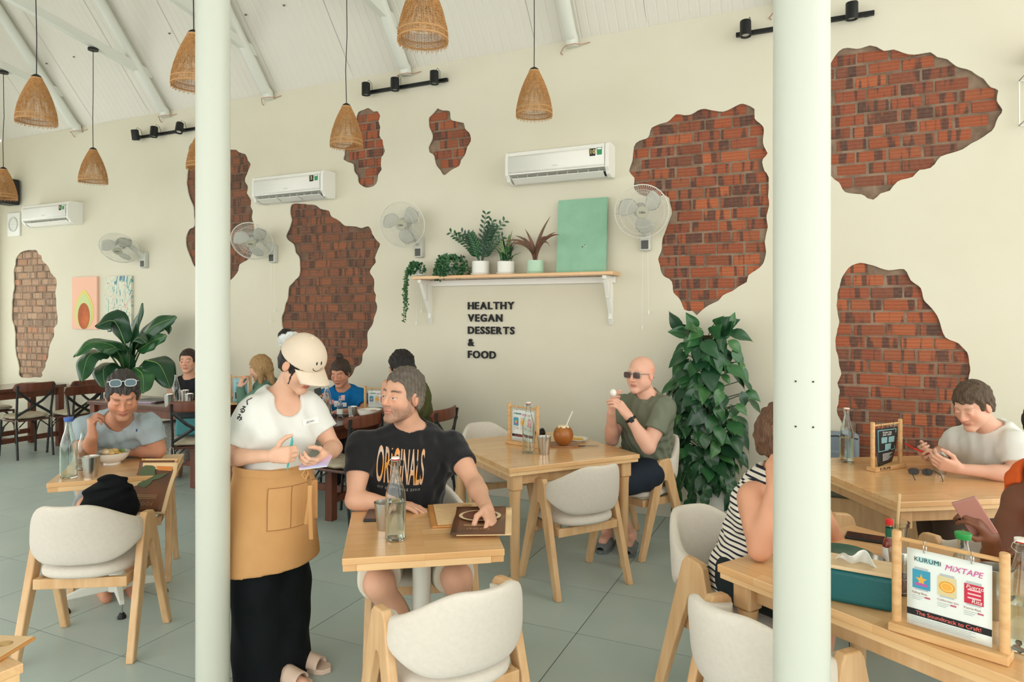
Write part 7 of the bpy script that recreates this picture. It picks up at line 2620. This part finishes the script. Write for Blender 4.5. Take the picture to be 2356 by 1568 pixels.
P.hair(hair_mat('dark tied hair', (40, 32, 28), (66, 52, 44)), grow=.009, lump=.0015, freq=80, h=.006, extra=[(egg(P.H(0, -.12, .05), (.03, .03, .03)), .012)])

# ------------------------------------------------------------------ plants
random.seed(33)
M_lf = [mat('glossy leaf %d' % i, c, .32, spec=.5, var=(c2, 6), coat=.15) for i, (c, c2) in enumerate((((40, 86, 52), (30, 68, 42)), ((52, 104, 58), (38, 84, 48)), ((34, 76, 48), (26, 60, 38)), ((66, 116, 62), (48, 94, 52))))]
M_stem = mat('green stem', (72, 96, 54), .6)
M_pot = mat('white glazed pot', (230, 230, 222), .35)
M_soil = mat('dark soil', (58, 46, 38), .95)


def heart_leaf(w, l, fold, m):
    """heart-shaped leaf: base at the origin, tip along +y, upper face +z"""
    key = [(0, .04), (.10, .34), (.22, .485), (.38, .50), (.55, .42), (.72, .28), (.86, .14), (.95, .05), (1, .0)]
    ts = [0, .05, .1, .16, .22, .3, .38, .47, .56, .65, .74, .82, .9, .96, 1]
    prof = [(t, float(np.interp(t, [a for a, _ in key], [b for _, b in key]))) for t in ts]
    vs, fs = [], []
    for t, q in prof:
        z = -fold * .9 * t * t * l
        for k in (-1, -.66, -.33, 0, .33, .66, 1):
            yy = t * l - .15 * l * abs(k) ** 1.5 * max(0, 1 - t / .3)
            vs.append((k * q * w * (1 - .12 * abs(k) * (t < .08)), yy, z + fold * .5 * abs(k) ** 1.4 * q * w + .003 * math.sin(7 * t + 2 * k)))
    for i in range(len(prof) - 1):
        for k in range(6):
            fs.append((i * 7 + k, i * 7 + k + 1, i * 7 + k + 8, i * 7 + k + 7))
    mb = MB().add(vs, fs)
    return mb.mesh('leaf', m)


LEAF = [heart_leaf(w, l, f, M_lf[i % 4]) for i, (w, l, f) in enumerate(((.115, .15, .25), (.10, .135, .4), (.125, .165, .3), (.085, .115, .5), (.11, .15, .45), (.105, .14, .2)))]


def orient(p, tip, nrm):
    tip = tip.normalized()
    nrm = (nrm - tip * nrm.dot(tip)).normalized()
    return frame(p, tip.cross(nrm), tip, nrm)


# climbing plant on a pole by the wall
po = thing('climbing_plant', 'tall heart-leaved climbing plant in a white pot between the bald man and the column', 'plant', (-.80, 5.36, 0))
MB().lathe([(0, 0), (.135, 0), (.155, .36), (.145, .36), (.13, .33), (0, .33)], 36).obj('pot', M_pot, po)
MB().lathe([(0, .325), (.132, .325), (0, .335)], 24).obj('soil', M_soil, po)
MB().tube([(0, 0, .3), (0, 0, 1.5)], .035, 10).obj('moss_pole', mat('moss pole', (70, 62, 42), .95, bump=(60, .8)), po)
stm = MB()
for i in range(270):
    f = i / 270
    z = .40 + 1.16 * f + random.uniform(-.04, .04)
    th = random.uniform(-2.0, 2.0)                      # 0 = towards the camera
    d = (VIEW * math.cos(th) + RIGHT * math.sin(th)).normalized()
    wide = .17 + .10 * math.sin(min(1, f * 1.25) * math.pi * .9) + (.07 if .45 < f < .85 and th > 0 else 0)
    r = wide * (random.uniform(.55, 1.0))
    p = d * r + UP * (z + random.uniform(-.02, .06))
    if p.y > .03:
        continue
    tip = d * random.uniform(.25, .9) + UP * random.uniform(-1.1, -.15) + RIGHT * random.uniform(-.5, .5)
    if f > .93:
        tip = d * .6 + UP * random.uniform(-.1, .8)
    nr = d * .8 + VIEW * .5 + UP * random.uniform(.1, .9) + RIGHT * random.uniform(-.5, .5)
    o = link('leaf', random.choice(LEAF), po)
    o.matrix_local = orient(p, tip, nr) @ Matrix.Scale(random.uniform(.66, 1.1), 4)
    stm.tube([(0, 0, z - .12), tuple(d * r * .5 + UP * (z - .02)), tuple(p)], .0035, 5, cap=False)
for k, (a, n) in enumerate(((-1.0, 5), (-.3, 6), (.35, 4), (-.75, 4))):          # strands hanging over the pot
    d = (VIEW * math.cos(a) + RIGHT * math.sin(a)).normalized()
    q = d * .18 + UP * .46
    for j in range(n):
        q2 = q + d * (.05 - .012 * j) + UP * (-.055 if j else .0) + RIGHT * random.uniform(-.02, .02)
        stm.tube([tuple(q), tuple(q2)], .003, 5, cap=False)
        o = link('leaf', random.choice(LEAF), po)
        o.matrix_local = orient(q2, d * .5 - UP * .8 + RIGHT * random.uniform(-.6, .6), d + UP * .4) @ Matrix.Scale(random.uniform(.5, .8), 4)
        q = q2
so_ = stm.obj('stems', M_stem, po)
so_['kind'] = 'stuff'


# broad-leaved plant behind the man in grey
def paddle_leaf(name, pts, w, m, parent, up=UP, droop=.25, stalk=None):
    """blade along a curve of points with a folded midrib"""
    P_ = [Vector(p) for p in pts]

    def cv(t):
        n = len(P_) - 1
        x = min(t * n, n - 1e-6)
        i = int(x)
        t_ = x - i
        a, b = P_[i], P_[i + 1]
        z, c = P_[max(i - 1, 0)], P_[min(i + 2, n)]
        return .5 * (2 * a + (b - z) * t_ + (2 * z - 5 * a + 4 * b - c) * t_ * t_ + (3 * a - z - 3 * b + c) * t_ ** 3)

    def fn(u, v):
        p = cv(u)
        tg = (cv(min(1, u + .03)) - cv(max(0, u - .03))).normalized()
        sd = tg.cross(up).normalized()
        nn = sd.cross(tg)
        k = 2 * v - 1
        q = w * (math.sin(math.pi * min(1, u * .96 + .03) ** .78) ** .8)
        return tuple(p + sd * k * q - nn * (droop * abs(k) ** 1.5 * q) + nn * .012 * math.sin(u * 17 + k * 3) * abs(k))
    o = MB().grid(fn, 22, 9).obj(name, m, parent)
    o.modifiers.new('s', 'SOLIDIFY').thickness = .0015
    MB().tube([tuple(cv(i / 12)) for i in range(13)], [.006 * (1 - .85 * i / 12) + .001 for i in range(13)], 6).obj('midrib', mat('pale midrib', (120, 150, 84), .5), o)
    return o


bp = Vector((-7.1, 5.24, 0))
bl = thing('broad_leaf_plant', 'large glossy broad-leaved plant behind the man in grey', 'plant', bp)
MB().lathe([(0, 0), (.16, 0), (.19, .40), (.175, .40), (.16, .36), (0, .36)], 32).obj('pot', M_pot, bl)
MB().lathe([(0, .355), (.16, .355), (0, .365)], 20).obj('soil', M_soil, bl)
D = 7.45
BR = [([(296, 850), (300, 790), (312, 745), (329, 697)], .085, 0, 7.5), ([(300, 850), (312, 800), (350, 752), (407, 729)], .12, 0, 7.45), ([(292, 850), (288, 790), (262, 738), (219, 752)], .14, 2, 7.35),
      ([(288, 850), (268, 800), (210, 788), (170, 822)], .12, 1, 7.2), ([(298, 850), (318, 805), (350, 785), (384, 772)], .09, 1, 7.4), ([(285, 860), (250, 810), (205, 818), (188, 878)], .13, 0, 7.1),
      ([(288, 865), (262, 835), (238, 850), (243, 892)], .15, 2, 7.1), ([(305, 862), (335, 828), (368, 840), (392, 893)], .15, 2, 7.15), ([(298, 870), (310, 845), (328, 862), (330, 905)], .13, 1, 7.0),
      ([(297, 855), (300, 800), (318, 775), (338, 790)], .10, 2, 7.3), ([(290, 860), (275, 815), (262, 800), (240, 812)], .10, 0, 7.2), ([(304, 850), (330, 790), (372, 745), (390, 768)], .075, 1, 7.65),
      ([(300, 866), (285, 850), (275, 862), (282, 900)], .12, 0, 6.95)]
for i, (pp, w_, mi, dd) in enumerate(BR):
    pts = [at(a, b, 7.6 + (dd - 7.6) * j / 3) - bp for j, (a, b) in enumerate(pp)]
    paddle_leaf('leaf', pts[1:] if i % 3 else pts, w_, M_lf[mi], bl, up=(UP * .8 + VIEW * .6).normalized() if pp[-1][1] > 780 else (VIEW * .8 + UP * .3 - RIGHT * .3).normalized())
    MB().tube([(random.uniform(-.03, .03), random.uniform(-.03, .03), .36), tuple((pts[0] + Vector((0, 0, .36))) / 2), tuple(pts[0]), tuple(pts[1])], [.016, .013, .011, .008], 8).obj('leaf_stalk', M_stem, bl)


def pot(t, r, h, m=M_pot, saucer=True):
    MB().lathe([(0, .012), (r * .9, .012), (r, .02), (r, h), (r * .93, h), (r * .9, h - .012), (0, h - .012)], 32).obj('pot', m, t)
    MB().lathe([(0, h - .011), (r * .9, h - .011), (0, h - .008)], 20).obj('soil', M_soil, t)
    if saucer:
        MB().lathe([(0, 0), (r * 1.05, 0), (r * 1.18, .016), (r * 1.13, .016), (r * 1.0, .006), (0, .006)], 32).obj('saucer', m, t)


def leaflet(mb, p, tip, nrm, l, w):
    M = orient(p, tip, nrm)
    mb.add([(0, 0, 0), (-w * .7, l * .3, .002), (w * .7, l * .3, .002), (-w, l * .6, 0), (w, l * .6, 0), (0, l * .35, -.003), (0, l * .65, -.004), (0, l, -.006)],
           [(0, 5, 1), (0, 2, 5), (1, 5, 6, 3), (5, 2, 4, 6), (3, 6, 7), (6, 4, 7)], M)


zz = thing('potted_plant', 'tall feathery dark green plant in a white pot on the shelf', 'plant', (-2.805, 5.47, SHZ), group='potted plants on the wall shelf')
pot(zz, .078, .125)
for i in range(15):
    a = random.uniform(0, 6.28)
    ln_ = random.uniform(.24, .40)
    lean = random.uniform(.15, .75)
    d = Vector((math.cos(a), math.sin(a) * .55 - .1, 0))
    if i == 0:
        d, lean, ln_ = Vector((.5, -.2, 0)), .25, .46
    if i == 1:
        d, lean, ln_ = Vector((.9, -.1, 0)), .6, .42
    if i == 2:
        d, lean, ln_ = Vector((-.95, -.1, 0)), .75, .30
    mb = MB()
    pts = [Vector((d.x * .02, d.y * .02, .11)) + d * lean * ln_ * (q / 10) ** 1.6 + UP * ln_ * (q / 10) * (1 - .25 * lean * q / 10) for q in range(11)]
    if max(p.y for p in pts) > .11:
        continue
    mb.tube([tuple(p) for p in pts], [.005 - .0003 * q for q in range(11)], 6)
    for q in range(2, 11):
        tg = (pts[q] - pts[q - 1]).normalized()
        for s in (-1, 1):
            sd = tg.cross(VIEW).normalized() * s
            leaflet(mb, pts[q], sd * .8 + tg * .75, VIEW + UP * .4, .074 * (1 - .03 * q), .0115)
    mb.obj('frond', M_lf[i % 3], zz, smooth=False)

su = thing('potted_plant', 'spiky upright green plant in a white pot on the shelf', 'plant', (-2.553, 5.47, SHZ), group='potted plants on the wall shelf')
pot(su, .076, .115)


def sword(t, base, d, l, w, m, curve=.3, name='leaf'):
    def fn(u, v):
        p = base + UP * l * u * (1 - curve * .55 * u) + d * l * curve * u * u * 1.2
        k = 2 * v - 1
        sd = Vector((-d.y, d.x, 0))
        if sd.length < .01:
            sd = Vector((1, 0, 0))
        sd.normalize()
        q = w * (1 - u ** 2.2) * (.75 + .25 * min(1, u * 4))
        return tuple(p + sd * k * q + d * (.012 * abs(k) * (1 - u)))
    o = MB().grid(fn, 12, 5).obj(name, m, t)
    o.modifiers.new('s', 'SOLIDIFY').thickness = .002
    return o


M_var = mat('variegated leaf', (58, 104, 60), .45, var=((150, 170, 110), 12, (9, 9, 1)))
for i in range(22):
    a = i * 2.4
    d = Vector((math.cos(a), math.sin(a) * .8, 0))
    sword(su, Vector((0, 0, .10)) + d * .015 * (i % 4) + UP * .007 * i * .5, d, .13 + .005 * i, .021, M_var if i % 3 == 0 else M_lf[i % 3], curve=.75 - .028 * i)

br_ = thing('potted_plant', 'reddish strap-leaved plant in a mint pot on the shelf', 'plant', (-2.272, 5.47, SHZ), group='potted plants on the wall shelf')
pot(br_, .074, .115, mat('mint glaze', (176, 208, 182), .4))
M_brom = mat('dusky red leaf', (132, 88, 76), .55, var=((96, 84, 60), 7, (8, 8, 1)))
for i, (a, l, cv_) in enumerate(((1.2, .40, .12), (1.9, .30, .25), (2.6, .34, .65), (3.3, .40, .95), (-.3, .40, .85), (-.9, .38, .9), (.3, .34, .6), (3.9, .38, 1.1), (-1.6, .28, .9), (2.1, .26, .45), (5.4, .40, 1.15))):
    d = Vector((math.cos(a), min(.15, math.sin(a) * .6) - .1, 0)).normalized()
    def fn(u, v, d=d, l=l, cv_=cv_):
        ang_ = u * cv_ * 2.1
        p = Vector((0, 0, .10)) + (d * (1 - math.cos(ang_)) + UP * math.sin(ang_)) * l / max(.3, cv_ * 2.1) if cv_ > .3 else Vector((0, 0, .10)) + UP * l * u + d * l * .35 * u * u
        sd = Vector((-d.y, d.x, 0)).normalized()
        wd = sd * .6 + (d * math.cos(ang_) - UP * math.sin(ang_)) * .8
        return tuple(p + wd * (2 * v - 1) * .019 * (1 - u ** 2.5))
    o = MB().grid(fn, 16, 5).obj('leaf', M_brom, br_)
    o.modifiers.new('s', 'SOLIDIFY').thickness = .002


def trailing(t, c, n, spread, drop, leaf, m, bias=None):
    mb = MB()
    for i in range(n):
        a = random.uniform(0, 6.28)
        d = Vector((math.cos(a), -abs(math.sin(a)) * .8 + .1, 0))
        if bias is not None:
            d = (d + bias).normalized()
        p = Vector(c) + d * random.uniform(.0, spread * .4) + UP * random.uniform(0, .02)
        L_ = random.uniform(.4, 1.0) * drop
        prev = p
        for q in range(10):
            u = (q + 1) / 10
            nx = p + d * spread * min(1, u * 2.2) * random.uniform(.85, 1.1) + UP * (.05 * math.sin(min(1, u * 2) * math.pi) - L_ * max(0, u - .25) / .75)
            mb.tube([tuple(prev), tuple(nx)], .0012, 4, cap=False)
            for s in (0, 1, 2):
                leaflet(mb, nx, Vector((random.uniform(-1, 1), random.uniform(-1, .3), random.uniform(-.8, .5))), VIEW + UP * .5, leaf * random.uniform(.7, 1.2), leaf * .36)
            prev = nx
    o = mb.obj('foliage', m, t, smooth=False)
    o['kind'] = 'stuff'


iv = thing('potted_plant', 'small-leaved trailing plant in a white pot at the left of the shelf', 'plant', (-3.10, 5.46, SHZ), group='potted plants on the wall shelf')
pot(iv, .062, .11, saucer=False)
trailing(iv, (0, 0, .12), 34, .12, .16, .028, M_lf[1])
hg = thing('potted_plant', 'hanging string plant spilling over the left end of the shelf', 'plant', (-3.42, 5.45, SHZ), group='potted plants on the wall shelf')
pot(hg, .045, .07, saucer=False)
trailing(hg, (-.03, -.02, .07), 26, .055, .05, .026, M_lf[1], Vector((-.6, 0, 0)))
trailing(hg, (-.05, -.04, .03), 18, .075, .46, .017, M_lf[3], Vector((-1.6, -.3, 0)))

# dark jacket heaped on the left chair
F = Field(np.array(at(262, 1160, 3.45)) - (.28, .28, .30), np.array(at(262, 1160, 3.45)) + (.28, .28, .22), .007)
jc = Vector((-3.39, 2.33, 0))
for q, r in ((jc + Vector((0, 0, .53)), (.17, .15, .065)), (jc + Vector((.02, .0, .62)), (.12, .11, .12)), (jc + Vector((-.05, .01, .68)), (.08, .08, .10)), (jc + Vector((.06, .04, .70)), (.07, .08, .11)), (jc + Vector((.0, .02, .75)), (.065, .06, .075)), (jc + Vector((.09, .05, .60)), (.05, .07, .12))):
    F.put(egg(q, r), .035)
F.ripple(lambda X, Y, Z: .009 * np.sin(30 * X + 11 * np.sin(12 * Z)) * np.sin(26 * Y - 14 * Z) + .006 * np.sin(44 * Z + 25 * X - 18 * Y))
F.plane_cut(jc + Vector((0, 0, .475)), -UP)
jk = link('jacket', F.mesh('jacket', mat('black jacket cloth', (18, 21, 23), .9, spec=.15, bump=(22, .4)), (jc.x, jc.y, .475), 2))
jk.location = (jc.x, jc.y, .475)
tag(jk, 'crumpled black jacket heaped on the seat of the left armchair', 'jacket')
